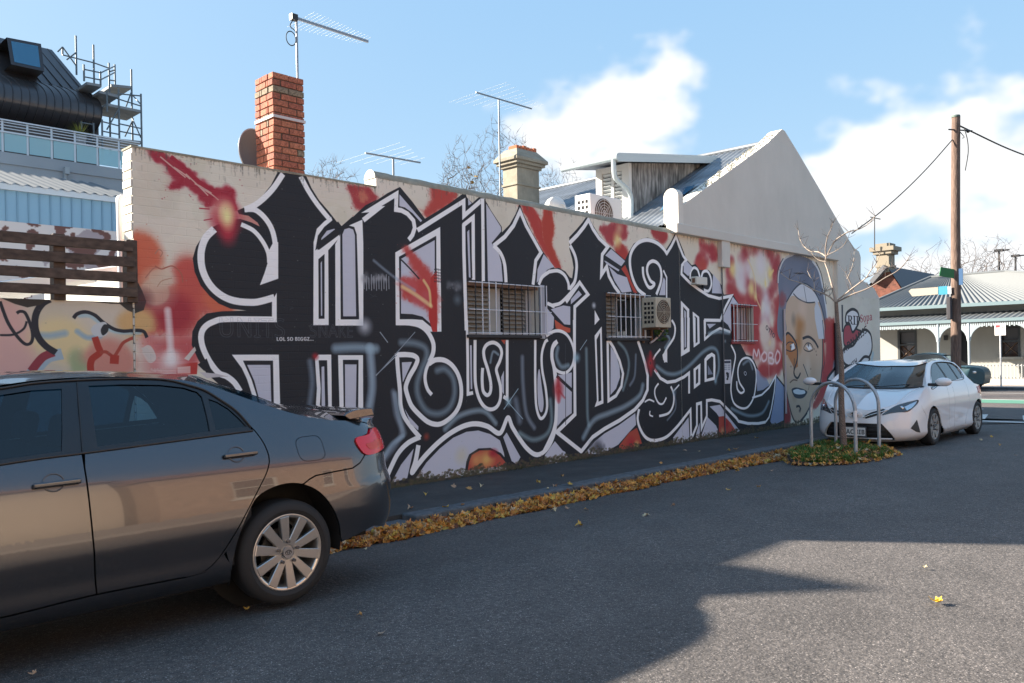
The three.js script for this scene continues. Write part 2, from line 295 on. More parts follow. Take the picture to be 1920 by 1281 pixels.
function paintMural(ctx, w, h, x0, y1, zplane, seed, base, top) {
  const P = painter(ctx, x0, y1, zplane), q = rng(seed); P.top = top;
  ctx.fillStyle = base; ctx.fillRect(0, 0, w, h);
  for (let i = 0; i < 260; i++) { ctx.globalAlpha = 0.05 + q() * 0.07; ctx.fillStyle = q() < 0.5 ? '#b9ae9c' : '#e4ddd0'; const r = 10 + q() * 90; ctx.beginPath(); ctx.ellipse(q() * w, q() * h, r, r * (0.3 + q()), 0, 0, 7); ctx.fill(); }
  ctx.globalAlpha = 1;
  const { fill, line, edge, spray, puff, text, rag, blot } = P;
  // ---- red bursts on the cream ground
  blot(tA([[78, 645], [160, 670], [215, 720], [200, 800], [150, 900], [120, 1010], [78, 1010]]), '#cb6a4c', 501, 0.05, 0.8); blot(tA([[410, 870], [470, 830], [500, 930], [560, 1020], [640, 1095], [720, 1132], [560, 1150], [480, 1230], [420, 1290], [110, 1290], [110, 1160], [180, 1080], [330, 1010], [420, 950]]), '#c0584e', 502, 0.06, 0.75); blot(tA([[300, 1045], [420, 1060], [410, 1160], [330, 1250], [200, 1230], [170, 1140]]), '#9f3540', 503, 0.06, 0.7); blot(tA([[95, 1180], [190, 1170], [220, 1281], [95, 1281]]), '#c79a63', 504, 0.05, 0.6);
  rag(tA([[80, 660], [150, 700], [200, 820], [120, 900], [110, 800]]), ORANGE, 1, 60, 0.13, 0.42);
  rag(tA([[120, 1060], [250, 1080], [400, 1080], [480, 1000], [420, 900], [440, 860]]), '#c2554b', 2, 110, 0.14, 0.32);
  rag(tA([[180, 1150], [300, 1130], [380, 1150], [330, 1230]]), '#a3323c', 3, 50, 0.14, 0.4);
  rag(tA([[560, 1050], [640, 1110], [700, 1125]]), ORANGE, 4, 30, 0.10, 0.7);
  rag(tB([[150, 260], [260, 330], [400, 300], [470, 330], [430, 430], [300, 450], [180, 430]]), '#c25a5c', 5, 90, 0.14, 0.25);
  puff(290, 548, 0.26, '#cdb29c', 0.85, 0.9, 0.5); puff(300, 520, 0.2, '#d2bba5', 0.8, 0.7, 0.5);
  line(tA([[215, 850], [260, 870], [330, 850], [390, 900], [400, 960]]), '#a8604f', 0.012); line(tA([[150, 930], [200, 870], [230, 860]]), '#b07362', 0.01); line(tA([[230, 990], [260, 950], [330, 930]]), '#b58a76', 0.008); line(tA([[215, 770], [240, 740], [265, 760], [250, 790]]), '#b07b68', 0.01);
  rag(tA([[200, 100], [300, 170], [400, 260], [480, 310], [560, 420]]), '#a02437', 6, 50, 0.035, 0.9); rag(tA([[330, 130], [420, 200], [520, 290], [600, 350], [700, 390], [740, 430]]), '#a52a3c', 7, 60, 0.03, 0.85);
  rag(tA([[230, 120], [330, 190], [420, 280], [500, 340], [560, 440]]), '#a02437', 61, 40, 0.03, 0.9); rag(tA([[330, 320], [380, 310], [400, 270]]), '#a02437', 62, 14, 0.04, 0.9); rag(tA([[530, 330], [620, 360], [720, 350], [700, 420]]), '#a8283b', 63, 30, 0.05, 0.9);
  blot(tA([[178, 82], [245, 92], [335, 150], [425, 215], [520, 292], [605, 345], [690, 362], [738, 345], [725, 392], [760, 475], [700, 470], [620, 430], [565, 445], [480, 340], [400, 270], [372, 322], [310, 328], [362, 285], [285, 175]]), '#a02a3a', 601, 0.028, 0.9); for (const p of [[[250, 120], [340, 195], [420, 260]], [[420, 235], [500, 310], [570, 380]], [[340, 190], [400, 230], [450, 270]], [[520, 330], [590, 370], [640, 410]], [[480, 300], [540, 330], [600, 370]]]) line(tA(p), '#cfa49a', 0.014); line(tA([[320, 120], [420, 205], [510, 290], [610, 350], [700, 385]]), '#a02437', 0.045); line(tA([[600, 350], [650, 380], [720, 410], [750, 480]]), '#a5283a', 0.06);
  line(tA([[320, 320], [370, 315], [400, 265]]), '#a02437', 0.03); line(tA([[690, 370], [735, 345], [725, 390]]), '#a02437', 0.02); line(tA([[510, 465], [580, 470]]), '#a5283a', 0.012); line(tA([[540, 545], [600, 535]]), '#a5283a', 0.01);
  blot(tA([[1498, 315], [1570, 470], [1610, 470], [1695, 395], [1640, 335]]), '#a8363a', 8, 0.03); blot(tA([[1580, 350], [1590, 430], [1640, 400], [1610, 350]]), '#c9795f', 81, 0.03, 0.6, 4);
  blot(tC([[555, 130], [660, 150], [755, 190], [700, 260], [600, 320], [520, 360], [500, 340], [560, 240]]), '#b5443a', 9, 0.045, 0.85);
  line(tC([[1280, 265], [1340, 330], [1420, 400], [1440, 560], [1500, 660], [1580, 770]]), RED, 0.04); blot(tC([[1268, 255], [1340, 280], [1400, 350], [1420, 420], [1440, 560], [1500, 640], [1590, 780], [1550, 780], [1440, 620], [1390, 520], [1340, 400], [1290, 320]]), '#b23d34', 10, 0.035); blot(tC([[1460, 300], [1510, 310], [1530, 450], [1510, 600], [1580, 760], [1520, 700], [1450, 560], [1440, 420]]), '#b5402f', 11, 0.035);
  rag(tE([[530, 250], [600, 240], [690, 190], [750, 220], [760, 300], [620, 300]]), '#a83238', 12, 60, 0.05, 0.5); blot(tE([[515, 240], [600, 225], [690, 180], [755, 210], [765, 310], [720, 330], [660, 300], [640, 390], [590, 350]]), '#a83a3c', 121, 0.05, 0.7); blot(tE([[660, 420], [740, 400], [760, 530], [700, 470]]), '#b03a32', 122, 0.04, 0.7); blot(tE([[1000, 270], [1060, 235], [1120, 290], [1100, 360], [1040, 330]]), '#a5383a', 123, 0.05, 0.7); rag(tE([[690, 430], [740, 470], [740, 520]]), '#ad3730', 13, 24, 0.1, 0.8); rag(tE([[1010, 260], [1070, 240], [1110, 300], [1090, 340]]), '#a33436', 14, 40, 0.1, 0.8);
  puff(1158, 450, 0.15, YEL, 0.9, 1.3); puff(1162, 428, 0.14, '#d8b58f', 0.7);
  rag(tE([[1440, 340], [1480, 420], [1560, 440], [1580, 500], [1500, 540], [1400, 560], [1470, 480]]), '#a8343c', 15, 90, 0.10, 0.5); rag(tE([[1430, 560], [1490, 600]]), '#b9473c', 16, 20, 0.12, 0.5);
  // the fiery ground of the recess
  rag(tG([[440, 370], [470, 350], [440, 460], [480, 560], [440, 600]]), '#a53a42', 17, 36, 0.12, 0.5); rag(tG([[560, 330], [620, 260], [720, 240], [800, 260], [880, 330], [920, 400], [860, 420], [880, 600], [800, 700], [700, 620], [620, 560], [580, 500], [600, 400]]), '#a0343b', 18, 150, 0.14, 0.42);
  rag(tG([[450, 620], [520, 700], [620, 720], [700, 730], [700, 800], [690, 900], [720, 1000], [700, 1090], [900, 700], [920, 820], [900, 960], [920, 1090]]), '#a83a3c', 19, 190, 0.16, 0.5);
  rag(tH([[450, 200], [560, 240], [640, 180], [620, 260], [700, 320], [820, 260], [850, 400], [740, 440], [700, 420], [660, 460], [800, 440], [840, 350]]), '#ac3e3e', 20, 160, 0.15, 0.42); rag(tH([[610, 0], [640, 100], [660, 180], [840, 60], [850, 160]]), '#a83a3c', 21, 90, 0.15, 0.5);
  rag(tH([[870, 640], [880, 760], [900, 860], [860, 700]]), '#8e2f33', 22, 60, 0.14, 0.9); puff(1468, 770, 0.14, '#d3a184', 0.8);
  for (const [x, y, r] of [[740, 300, 0.3], [740, 400, 0.26], [560, 470, 0.34], [560, 560, 0.24], [790, 700, 0.22], [800, 820, 0.26], [780, 960, 0.3], [620, 420, 0.2]]) { const p = tG([[x, y]])[0]; puff(...p, r, '#dcd5d8', 0.85, 1.3); }
  for (const [x, y, r] of [[470, 430, 0.17], [830, 470, 0.15], [790, 560, 0.1], [655, 620, 0.18], [690, 690, 0.1]]) { const p = tG([[x, y]])[0]; puff(...p, r, YEL, 0.95, 1.3); }
  spray(tG([[620, 340], [660, 430], [690, 560], [700, 700], [740, 800]]), '#e4c79a', 0.06, 0.9); spray(tG([[790, 460], [800, 580]]), '#e8dfcc', 0.07, 0.9); spray(tG([[860, 440], [830, 480]]), YEL, 0.08, 0.9);
  puff(1447, 645, 0.22, '#d8c6b4', 0.9, 1.4); puff(1443, 642, 0.1, YEL, 0.7); rag(tH([[690, 60], [720, 130], [700, 170]]), '#d9c7ba', 23, 30, 0.16, 0.7);
  // ---- the body of the letters
  const body = [...tA([[540, 640], [600, 590], [690, 545], [790, 535], [765, 480], [860, 438], [930, 385], [990, 310], [1035, 222], [1225, 250], [1260, 330], [1310, 410], [1370, 480], [1455, 588], [1540, 520], [1620, 445], [1700, 405]]), ...tC([[10, 320], [110, 240], [200, 180], [300, 130], [400, 250], [500, 385], [600, 325], [700, 260], [822, 172], [836, 215], [880, 260], [957, 190], [1030, 320], [1115, 450], [1118, 495], [1180, 430], [1225, 350], [1245, 300], [1256, 255], [1290, 350], [1350, 480], [1440, 640]]),
    ...tE([[100, 608], [140, 602], [200, 636], [240, 690], [262, 700], [275, 600], [262, 520], [237, 430], [235, 320], [300, 250], [360, 180], [405, 112], [450, 200], [510, 300], [600, 400], [750, 530], [790, 450], [830, 380], [900, 335], [960, 322], [1050, 350], [1110, 410], [1130, 432], [1170, 370], [1200, 310], [1218, 262], [1250, 350], [1290, 450], [1312, 520], [1365, 578], [1400, 568], [1440, 622], [1520, 622], [1600, 710], [1645, 770], [1662, 850], [1745, 848], [1800, 935]]),
    ...tG([[525, 750]]), ...tH([[420, 190], [495, 200], [545, 300], [600, 312], [645, 420], [640, 600], [740, 565], [802, 470], [885, 575], [880, 700], [870, 960], [0, 1300]]), ...tD([[1200, 1260], [200, 1281]]), ...tB([[1700, 1400], [560, 1500], [600, 900], [640, 570], [560, 500], [500, 400], [460, 310], [465, 220], [500, 150], [560, 100], [660, 85], [830, 80]]), ...tA([[720, 1135], [640, 1100], [580, 1050], [520, 980], [480, 890], [467, 800], [490, 720]])];
  fill(body, BLACK);
  puff(425, 415, 0.2, '#b0263a', 0.95, 1.1); fill(tA([[770, 502], [840, 515], [900, 560], [915, 587], [860, 560], [790, 538]]), '#c98a80');
  // flame at the fuse
  puff(422, 405, 0.24, '#b3293d', 0.95, 1.0, 0.4); puff(427, 440, 0.14, '#c02c3f', 0.8, 1.2); puff(420, 395, 0.16, '#e2b29b', 0.95, 1.1); puff(426, 406, 0.11, '#efe3a0', 1, 1.7);
  // lavender panels
  const L = (t, p, s = false) => fill(t(p), LAV, s);
  // letter one
  line(tA([[1070, 235], [1010, 325], [945, 395], [880, 445], [815, 474]]), WHITE); line(tA([[812, 472], [880, 474], [945, 525], [993, 600], [1016, 690], [1018, 800]]), WHITE);
  fill(tA([[1000, 700], [1038, 690], [1038, 935], [915, 978], [945, 900], [970, 820], [968, 760]]), WHITE);
  line(tA([[1188, 252], [1240, 350], [1300, 440], [1375, 532]]), WHITE);
  fill(tA([[1272, 1245], [1274, 690], [1295, 602], [1345, 552], [1390, 520], [1400, 545], [1345, 590], [1310, 640], [1300, 745], [1445, 640], [1448, 660], [1372, 745], [1375, 1245]]), WHITE); fill(tA([[1420, 1248], [1418, 705], [1448, 650], [1458, 610], [1520, 575], [1600, 540], [1606, 700], [1606, 1248]]), WHITE);
  edge(tA([[1305, 712], [1315, 655], [1355, 602], [1410, 586], [1445, 602]]), BLACK, LAV, 0.05); line(tA([[1430, 560], [1460, 600], [1540, 530]]), BLACK, 0.04, false); line(tA([[1302, 730], [1460, 612]]), BLACK, 0.05, false);
  fill(tA([[1306, 805], [1347, 770], [1347, 1202], [1308, 1202]]), BLACK); fill(tA([[1321, 830], [1330, 815], [1332, 1182], [1323, 1182]]), LAV);
  fill(tA([[1452, 640], [1462, 600], [1500, 578], [1545, 590], [1562, 640], [1578, 1206], [1455, 1206]]), BLACK, false); fill(tA([[1466, 640], [1480, 605], [1510, 596], [1538, 606], [1550, 645], [1558, 1186], [1471, 1186]]), LAV);
  line(tA([[612, 603], [555, 660], [526, 740], [524, 830], [545, 910], [590, 985], [650, 1040], [720, 1075], [800, 1090], [900, 1090], [1012, 1060]]), WHITE, 0.075); line(tA([[790, 572], [870, 612], [930, 680], [970, 760], [978, 830]]), WHITE, 0.05);
  fill(tA([[996, 1085], [1028, 1028], [1028, 1225], [996, 1195]]), WHITE); line(tB([[1028, 139], [700, 137], [610, 153], [550, 188], [524, 240], [530, 310], [560, 385], [600, 450], [645, 500], [695, 520], [745, 560], [785, 620]]), WHITE, 0.062);
  fill(tB([[728, 374], [1042, 374], [1056, 900], [880, 900], [862, 640], [830, 540], [795, 465]]), WHITE); fill(tB([[803, 414], [1003, 414], [1012, 900], [930, 900], [892, 640], [860, 540]]), BLACK); fill(tB([[830, 442], [985, 442], [998, 900], [950, 900], [905, 650], [878, 550]]), LAV);
  fill(tB([[1306, 374], [1392, 374], [1398, 900], [1278, 900], [1296, 600], [1283, 400]]), WHITE); fill(tB([[1308, 412], [1364, 412], [1376, 900], [1306, 900], [1322, 600]]), BLACK); fill(tB([[1327, 455], [1345, 452], [1356, 900], [1328, 900]]), LAV);
  fill(tB([[1437, 377], [1604, 377], [1606, 900], [1452, 900]]), WHITE); fill(tB([[1470, 409], [1574, 409], [1570, 900], [1478, 900]]), BLACK); fill(tB([[1483, 439], [1561, 439], [1554, 900], [1486, 900]]), LAV);
  
  // letter two, upper
  line([...tA([[1605, 545], [1700, 470]]), ...tC([[70, 312], [150, 262], [272, 188], [268, 312], [310, 318], [360, 345], [408, 400], [418, 460], [400, 515], [370, 555]])], WHITE, 0.06, false);
  L(tC, [[295, 188], [430, 345], [478, 400], [465, 412], [400, 340], [340, 296], [295, 284]]);
  line(tC([[440, 478], [560, 402], [680, 327], [811, 245], [812, 362], [952, 240], [962, 240], [966, 600], [968, 885]]), WHITE, 0.06, false); L(tC, [[845, 222], [875, 262], [848, 280]]);
  line(tC([[806, 438], [886, 375], [889, 875]]), WHITE, 0.06, false); line(tC([[810, 430], [812, 640], [818, 850], [832, 1281]]), WHITE, 0.06, false); fill(tC([[827, 470], [868, 432], [880, 862], [852, 856], [832, 850]]), BLACK); L(tC, [[838, 490], [855, 472], [866, 858], [852, 854]]);
  fill(tC([[262, 655], [622, 450], [632, 1290], [540, 1290], [470, 1250], [400, 1236], [266, 1236]]), WHITE); fill(tC([[292, 690], [590, 522], [594, 1290], [545, 1250], [480, 1196], [400, 1190], [298, 1190]]), BLACK); L(tC, [[308, 706], [578, 556], [582, 1230], [560, 1240], [480, 1170], [400, 1150], [308, 1145]]);
  blot(tC([[330, 600], [420, 690], [500, 780], [560, 860], [594, 960], [594, 1240], [520, 1100], [400, 1040], [330, 1000], [310, 860], [430, 880], [470, 850], [400, 760]]), '#bd4340', 32, 0.05, 0.75); rag(tC([[340, 870], [420, 930], [430, 1060], [540, 1000]]), '#c4565a', 33, 40, 0.07, 0.35); fill(tC([[545, 860], [594, 800], [598, 1290], [560, 1290], [530, 1180]]), '#b8342f'); spray(tC([[320, 930], [420, 990], [550, 1085]]), '#e7cf95', 0.07, 1); spray(tC([[490, 880], [535, 960], [545, 1080]]), '#ecd693', 0.05, 1); line(tC([[308, 712], [380, 785], [455, 868]]), BLACK, 0.02);
  L(tC, [[985, 255], [1108, 450], [1112, 486], [1034, 580], [1088, 650], [1112, 740], [1124, 890], [1000, 884]]); line(tC([[984, 250], [992, 600], [998, 885]]), BLACK, 0.03, false);
  line(tC([[1050, 602], [1140, 530], [1210, 440], [1262, 325], [1310, 440], [1430, 656], [1388, 720], [1366, 915]]), WHITE, 0.062, false); line(tC([[1050, 600], [1105, 660], [1138, 750], [1150, 895]]), WHITE, 0.062); L(tC, [[1452, 668], [1536, 770], [1480, 795], [1425, 865], [1395, 900], [1402, 790]]);
  line([...tC([[1412, 915], [1440, 852], [1495, 810]]), ...tE([[60, 636], [130, 630], [190, 668], [226, 740], [232, 805]])], WHITE, 0.055);
  line([...tC([[1480, 1062], [1530, 1085]]), ...tE([[80, 950], [150, 930], [215, 870], [335, 738]])], WHITE, 0.055); fill(tE([[100, 1080], [190, 1145], [245, 1160], [245, 1200], [200, 1200], [110, 1160]]), '#c2583f');
  L(tE, [[65, 985], [180, 950], [245, 960], [245, 1130], [190, 1125]]); L(tE, [[0, 960], [20, 960], [95, 1060], [90, 1160], [30, 1220], [0, 1230]]);
  // letter two, lower
  line(tD([[250, 20], [350, 22], [430, 42], [490, 92], [530, 172], [530, 245], [502, 312], [476, 380], [470, 450], [488, 520], [520, 562]]), WHITE, 0.052); line(tD([[250, 20], [350, 22], [430, 42], [490, 92], [530, 172], [530, 245], [502, 312]]), WHITE, 0.068);
  line(tD([[498, 330], [550, 300], [620, 305], [680, 350], [725, 430], [742, 530], [730, 630], [690, 705], [620, 765], [560, 785], [490, 765], [420, 705], [365, 640], [335, 560], [325, 500], [350, 430], [395, 350], [412, 295], [380, 267], [320, 260], [255, 262]]), WHITE, 0.066);
  line(tD([[258, 250], [266, 380], [280, 520], [286, 640], [312, 725], [370, 810], [434, 885]]), WHITE, 0.062); line(tD([[434, 878], [340, 925], [262, 1010], [185, 1170]]), WHITE, 0.066);
  L(tD, [[295, 318], [372, 315], [302, 470]]); L(tD, [[312, 660], [350, 725], [420, 800], [418, 830], [360, 780]]); L(tD, [[215, 1225], [290, 1085], [385, 965], [335, 1190]]);
  L(tD, [[400, 1190], [480, 1070], [580, 965], [680, 885], [780, 840], [870, 830], [960, 858], [1032, 905], [1062, 1000], [1080, 1130], [600, 1190]]); L(tD, [[1056, 880], [1082, 845], [1186, 1030], [1158, 1085], [1120, 1060]]); L(tD, [[1460, 480], [1521, 440], [1521, 730], [1462, 800]]); L(tD, [[1440, 950], [1521, 990], [1560, 1080], [1370, 1090]]);
  line(tD([[420, 940], [398, 1060], [372, 1145], [420, 1082], [480, 1010], [570, 920], [660, 850], [760, 797], [850, 780], [940, 800], [1032, 850], [1090, 735], [1125, 805], [1175, 885], [1230, 960], [1290, 1008], [1340, 1005], [1390, 960], [1430, 880], [1450, 780], [1456, 600], [1452, 440], [1436, 350], [1422, 280], [1428, 210], [1462, 160]]), WHITE, 0.07, true);
  fill(tD([[780, 1060], [800, 1010], [870, 965], [960, 960], [1040, 1000], [1090, 1060], [1110, 1090], [770, 1130]]), BLACK); fill(tD([[800, 1070], [820, 1015], [880, 980], [960, 978], [1030, 1015], [1075, 1070], [1040, 1100], [790, 1130]]), '#b8503f'); puff(912, 862, 0.2, '#e0b96a', 0.9, 0.8); puff(925, 850, 0.12, '#ab2333', 0.95, 0.7); puff(893, 863, 0.14, '#d99a5f', 0.9); puff(866, 855, 0.16, '#cfc7a8', 0.6);
  line(tD([[785, 0], [790, 300], [792, 556], [830, 547]]), WHITE, 0.05, false); L(tD, [[806, 190], [820, 190], [824, 520], [812, 520]]); line(tD([[845, 150], [845, 420], [855, 520], [880, 600], [920, 656], [965, 672], [1010, 650], [1035, 590], [1035, 500], [1018, 430], [1005, 370], [1030, 310], [1045, 250], [1030, 200], [985, 170], [935, 185], [910, 230], [915, 290], [940, 370], [962, 470], [960, 540], [935, 565], [905, 530], [898, 440], [902, 360]]), WHITE, 0.055);
  line(tD([[1086, 150], [1086, 595], [1058, 575]]), WHITE, 0.055, false); L(tD, [[1040, 430], [1062, 380], [1062, 560], [1048, 540]]); fill(tD([[1040, 150], [1078, 150], [1066, 185]]), '#b7503d');
  line(tD([[1297, 150], [1297, 450], [1304, 640], [1332, 735], [1366, 720], [1386, 650], [1376, 520], [1350, 380], [1346, 260], [1370, 170], [1392, 150]]), WHITE, 0.05); L(tD, [[1314, 440], [1328, 370], [1346, 500], [1360, 620], [1350, 688], [1330, 680], [1316, 600]], true);
  // letter three
  line(tE([[236, 375], [310, 300], [370, 225], [413, 158], [455, 245], [510, 328], [592, 408], [540, 480], [536, 560], [532, 668], [582, 590], [602, 680], [650, 770], [700, 838]]), WHITE, 0.066, false); line(tE([[243, 395], [285, 480], [303, 560], [300, 650], [283, 735], [236, 800]]), WHITE, 0.062);
  L(tE, [[568, 488], [622, 428], [752, 540], [716, 588]]); L(tE, [[556, 535], [575, 540], [700, 622], [690, 636], [585, 572]]); L(tE, [[602, 590], [680, 660], [768, 690], [812, 822], [722, 832], [652, 720]]); L(tE, [[0, 490], [92, 600], [60, 600], [0, 642]]); fill(tE([[716, 612], [752, 575], [780, 640], [810, 730], [866, 838], [830, 830], [790, 740], [768, 688]]), '#b44234');
  line(tE([[205, 920], [332, 738], [408, 848], [286, 962], [284, 1290]]), WHITE, 0.062, false); L(tE, [[250, 895], [322, 812], [352, 850], [290, 905], [250, 940]]); fill(tE([[470, 992], [516, 1080], [470, 1132]]), WHITE);
  line(tF([[262, 0], [268, 810], [112, 962], [322, 1128], [420, 1005], [520, 935], [650, 862], [780, 770], [850, 690], [890, 600], [892, 480], [872, 380], [842, 280], [808, 180]]), WHITE, 0.066, false);
  fill(tF([[436, 135], [497, 55], [512, 716], [436, 748], [456, 690]]), WHITE); fill(tF([[453, 170], [483, 108], [494, 690], [470, 702]]), BLACK);
  line(tF([[548, 170], [556, 692], [620, 650], [666, 570], [680, 460], [650, 350], [600, 240], [560, 175]]), WHITE, 0.058, false); L(tF, [[574, 225], [620, 300], [650, 400], [655, 490], [620, 590], [572, 645]]);
  line(tF([[20, 138], [80, 100], [140, 95], [200, 130], [245, 210], [262, 300], [245, 390], [200, 447], [150, 452], [100, 420], [75, 340], [68, 260], [85, 205], [115, 180]]), WHITE, 0.05); line(tF([[84, 400], [96, 520], [106, 640], [106, 800], [80, 950], [0, 1125]]), WHITE, 0.05);
  L(tF, [[118, 470], [160, 470], [240, 450], [240, 800], [122, 885]]); line(tF([[110, 480], [245, 606]]), BLACK, 0.05, false); line(tF([[186, 200], [188, 900]]), '#3b3b44', 0.012, false);
  L(tF, [[10, 1160], [95, 1040], [210, 1180], [230, 1281], [0, 1281]]); line(tF([[110, 1040], [215, 1140]]), BLACK, 0.05, false);
  L(tF, [[345, 1150], [440, 1040], [520, 975], [640, 905], [785, 800], [792, 900], [730, 965], [640, 1070], [500, 1150]]); rag(tF([[420, 1110], [470, 1090], [500, 1100]]), '#55565f', 36, 14, 0.08, 0.6);
  // letter four
  line(tE([[940, 858], [870, 800], [822, 700], [797, 580], [802, 480], [842, 400], [900, 356], [970, 346], [1050, 376], [1110, 430], [1135, 470]]), WHITE, 0.066); line(tE([[1130, 480], [1180, 400], [1223, 312], [1250, 400], [1285, 490], [1314, 530], [1275, 580], [1270, 660], [1310, 702], [1350, 742], [1430, 802], [1520, 860], [1620, 886], [1732, 862], [1680, 960], [1628, 1088], [1488, 1086], [1488, 1215]]), WHITE, 0.06, false);
  line(tE([[915, 592], [922, 680], [958, 768], [990, 786], [1022, 752], [985, 720], [955, 640], [965, 570], [1010, 540], [1060, 570], [1085, 640], [1080, 740], [1040, 850]]), WHITE, 0.062); line(tE([[1105, 625], [1135, 690], [1135, 880]]), WHITE, 0.04, false); L(tE, [[1108, 690], [1124, 720], [1124, 855], [1066, 855]]);
  line(tE([[1350, 705], [1355, 640], [1385, 602], [1420, 622], [1440, 690]]), WHITE, 0.05); line(tE([[1455, 690], [1470, 642], [1510, 636], [1540, 690], [1546, 760], [1520, 816], [1478, 806]]), WHITE, 0.055); L(tE, [[1290, 560], [1320, 540], [1372, 598], [1335, 680], [1290, 642]]); L(tE, [[1562, 660], [1622, 732], [1652, 842], [1552, 836]]); fill(tE([[1640, 1080], [1730, 905], [1745, 870], [1795, 935], [1735, 935], [1735, 1200], [1700, 1130]]), LAV);
  fill(tE([[1265, 905], [1342, 985], [1342, 1290], [1265, 1290]]), WHITE); fill(tE([[1286, 960], [1320, 1000], [1320, 1290], [1286, 1290]]), BLACK); L(tE, [[1296, 990], [1312, 1010], [1312, 1290], [1296, 1290]]); fill(tE([[1374, 1006], [1434, 1055], [1434, 1290], [1380, 1290]]), WHITE); fill(tE([[1392, 1045], [1416, 1066], [1418, 1290], [1396, 1290]]), BLACK); L(tE, [[1505, 1120], [1590, 1120], [1530, 1165]]);
  fill(tF([[1174, -20], [1250, -20], [1250, 270], [1176, 314]]), WHITE); fill(tF([[1196, -20], [1228, -20], [1226, 240], [1200, 262]]), BLACK); L(tF, [[1206, -20], [1218, -20], [1218, 230], [1206, 240]]); fill(tF([[1282, -20], [1332, -20], [1336, 200], [1284, 238]]), WHITE); fill(tF([[1300, -20], [1314, -20], [1317, 190], [1301, 202]]), BLACK);
  line(tF([[1098, 0], [1126, 60], [1116, 150], [1062, 235], [1035, 300], [1040, 365]]), WHITE, 0.05); fill(tF([[1018, 300], [1058, 240], [1060, 368], [1025, 345]]), WHITE);
  line(tF([[950, 425], [1000, 500], [1060, 535], [1130, 525], [1200, 490], [1245, 455], [1245, 632]]), WHITE, 0.058, false); line(tF([[985, 545], [955, 590], [955, 650], [985, 712], [1022, 718], [1052, 665]]), WHITE, 0.036); line(tF([[1090, 570], [1115, 640], [1110, 730], [1070, 800], [990, 825]]), WHITE, 0.045); line(tF([[1110, 615], [1162, 556]]), WHITE, 0.03);
  line(tF([[912, 780], [910, 815], [938, 828]]), WHITE, 0.028); line(tF([[866, 705], [905, 684], [948, 702]]), WHITE, 0.03); line(tF([[1000, 250], [960, 300], [938, 340]]), WHITE, 0.04);
  line([...tF([[818, 765], [805, 850], [830, 940], [880, 1012], [950, 1035], [1050, 1005], [1140, 920], [1200, 845]])], WHITE, 0.058); L(tF, [[1110, 1010], [1240, 835], [1250, 1040], [1110, 1060]]); L(tF, [[1345, 1010], [1402, 832], [1490, 920], [1490, 1010]]); L(tF, [[1420, 742], [1510, 728], [1560, 800], [1680, 950], [1640, 985], [1560, 975], [1500, 830], [1480, 800]]); L(tF, [[1310, 960], [1335, 880], [1338, 1010], [1300, 1030]]);
  line([...tF([[1190, 855], [1257, 770], [1263, 1022], [1312, 905], [1312, 722], [1348, 712], [1352, 930], [1397, 825], [1397, 692], [1440, 686], [1510, 700], [1580, 770], [1650, 842]]), ...tH([[480, 870], [560, 888], [650, 888], [712, 876]])], WHITE, 0.058, false); line(tF([[1425, 760], [1490, 930]]), BLACK, 0.03, false);
  fill(tF([[735, 965], [800, 925], [842, 1060], [640, 1130], [650, 1075]]), '#b04a3a'); puff(1184, 832, 0.15, '#b02030', 0.8); puff(1194, 835, 0.1, '#e6cf7c', 0.9); fill(tF([[1500, 830], [1545, 825], [1600, 880], [1655, 965], [1500, 990]]), '#ab4a3e'); puff(1362, 795, 0.12, '#a3202c', 0.9); puff(1355, 808, 0.1, '#d2b884', 0.7);
  fill(tF([[1283, 420], [1342, 372], [1340, 552], [1286, 594]]), WHITE); fill(tF([[1303, 432], [1323, 415], [1323, 535], [1303, 552]]), BLACK); fill(tF([[1376, 335], [1400, 302], [1440, 280], [1468, 300], [1472, 400], [1467, 514], [1378, 534]]), WHITE); fill(tF([[1395, 352], [1440, 312], [1453, 322], [1453, 490], [1396, 506]]), BLACK); fill(tF([[1405, 385], [1450, 465], [1405, 472]]), '#7d8495'); line(tF([[1376, 0], [1380, 165], [1440, 112], [1510, 72], [1600, 104]]), WHITE, 0.05, false);
  // last curl
  line(tH([[416, 215], [452, 300], [440, 400], [420, 520], [416, 620], [440, 712], [500, 756], [560, 746], [610, 662], [630, 540], [630, 440], [602, 362], [560, 326], [510, 340], [480, 400], [475, 470], [490, 540], [528, 604], [500, 627], [470, 592], [464, 525]]), WHITE, 0.045); line(tH([[598, 668], [680, 642], [742, 582], [800, 480], [786, 620], [762, 760], [742, 835], [712, 876]]), WHITE, 0.042, false); line(tH([[527, 452], [540, 445], [548, 462], [538, 475]]), '#d8d8df', 0.012, true, true);
  fill(tH([[632, 415], [720, 500], [745, 560], [690, 600], [640, 612]]), '#9aa0b4'); rag(tH([[650, 400], [720, 480]]), '#ac3e3e', 37, 14, 0.1, 0.6); fill(tH([[806, 495], [874, 578], [866, 862], [775, 905], [752, 870], [785, 700]]), '#8f9cba');
  // soft glints of pale blue spray on the black
  const G = (t, p, w = 0.16, a = 0.34) => spray(t(p), '#a3bccb', w * 1.05, a * 1.45);
  G(tB, [[1650, 330], [1662, 480], [1665, 600], [1645, 740], [1630, 840]], 0.14, 0.7); G(tB, [[1420, 332], [1560, 325], [1690, 335]], 0.14, 0.55); puff(684, 612, 0.14, '#c9cdd6', 0.85); G(tB, [[1820, 640], [1850, 800], [1880, 900]], 0.1, 0.4); G(tB, [[1740, 1060], [1800, 970], [1870, 920]], 0.08, 0.6); G(tB, [[1250, 420], [1265, 560], [1240, 760]], 0.1, 0.3); line(tB([[1690, 512], [1830, 378]]), '#a9b3bd', 0.012);
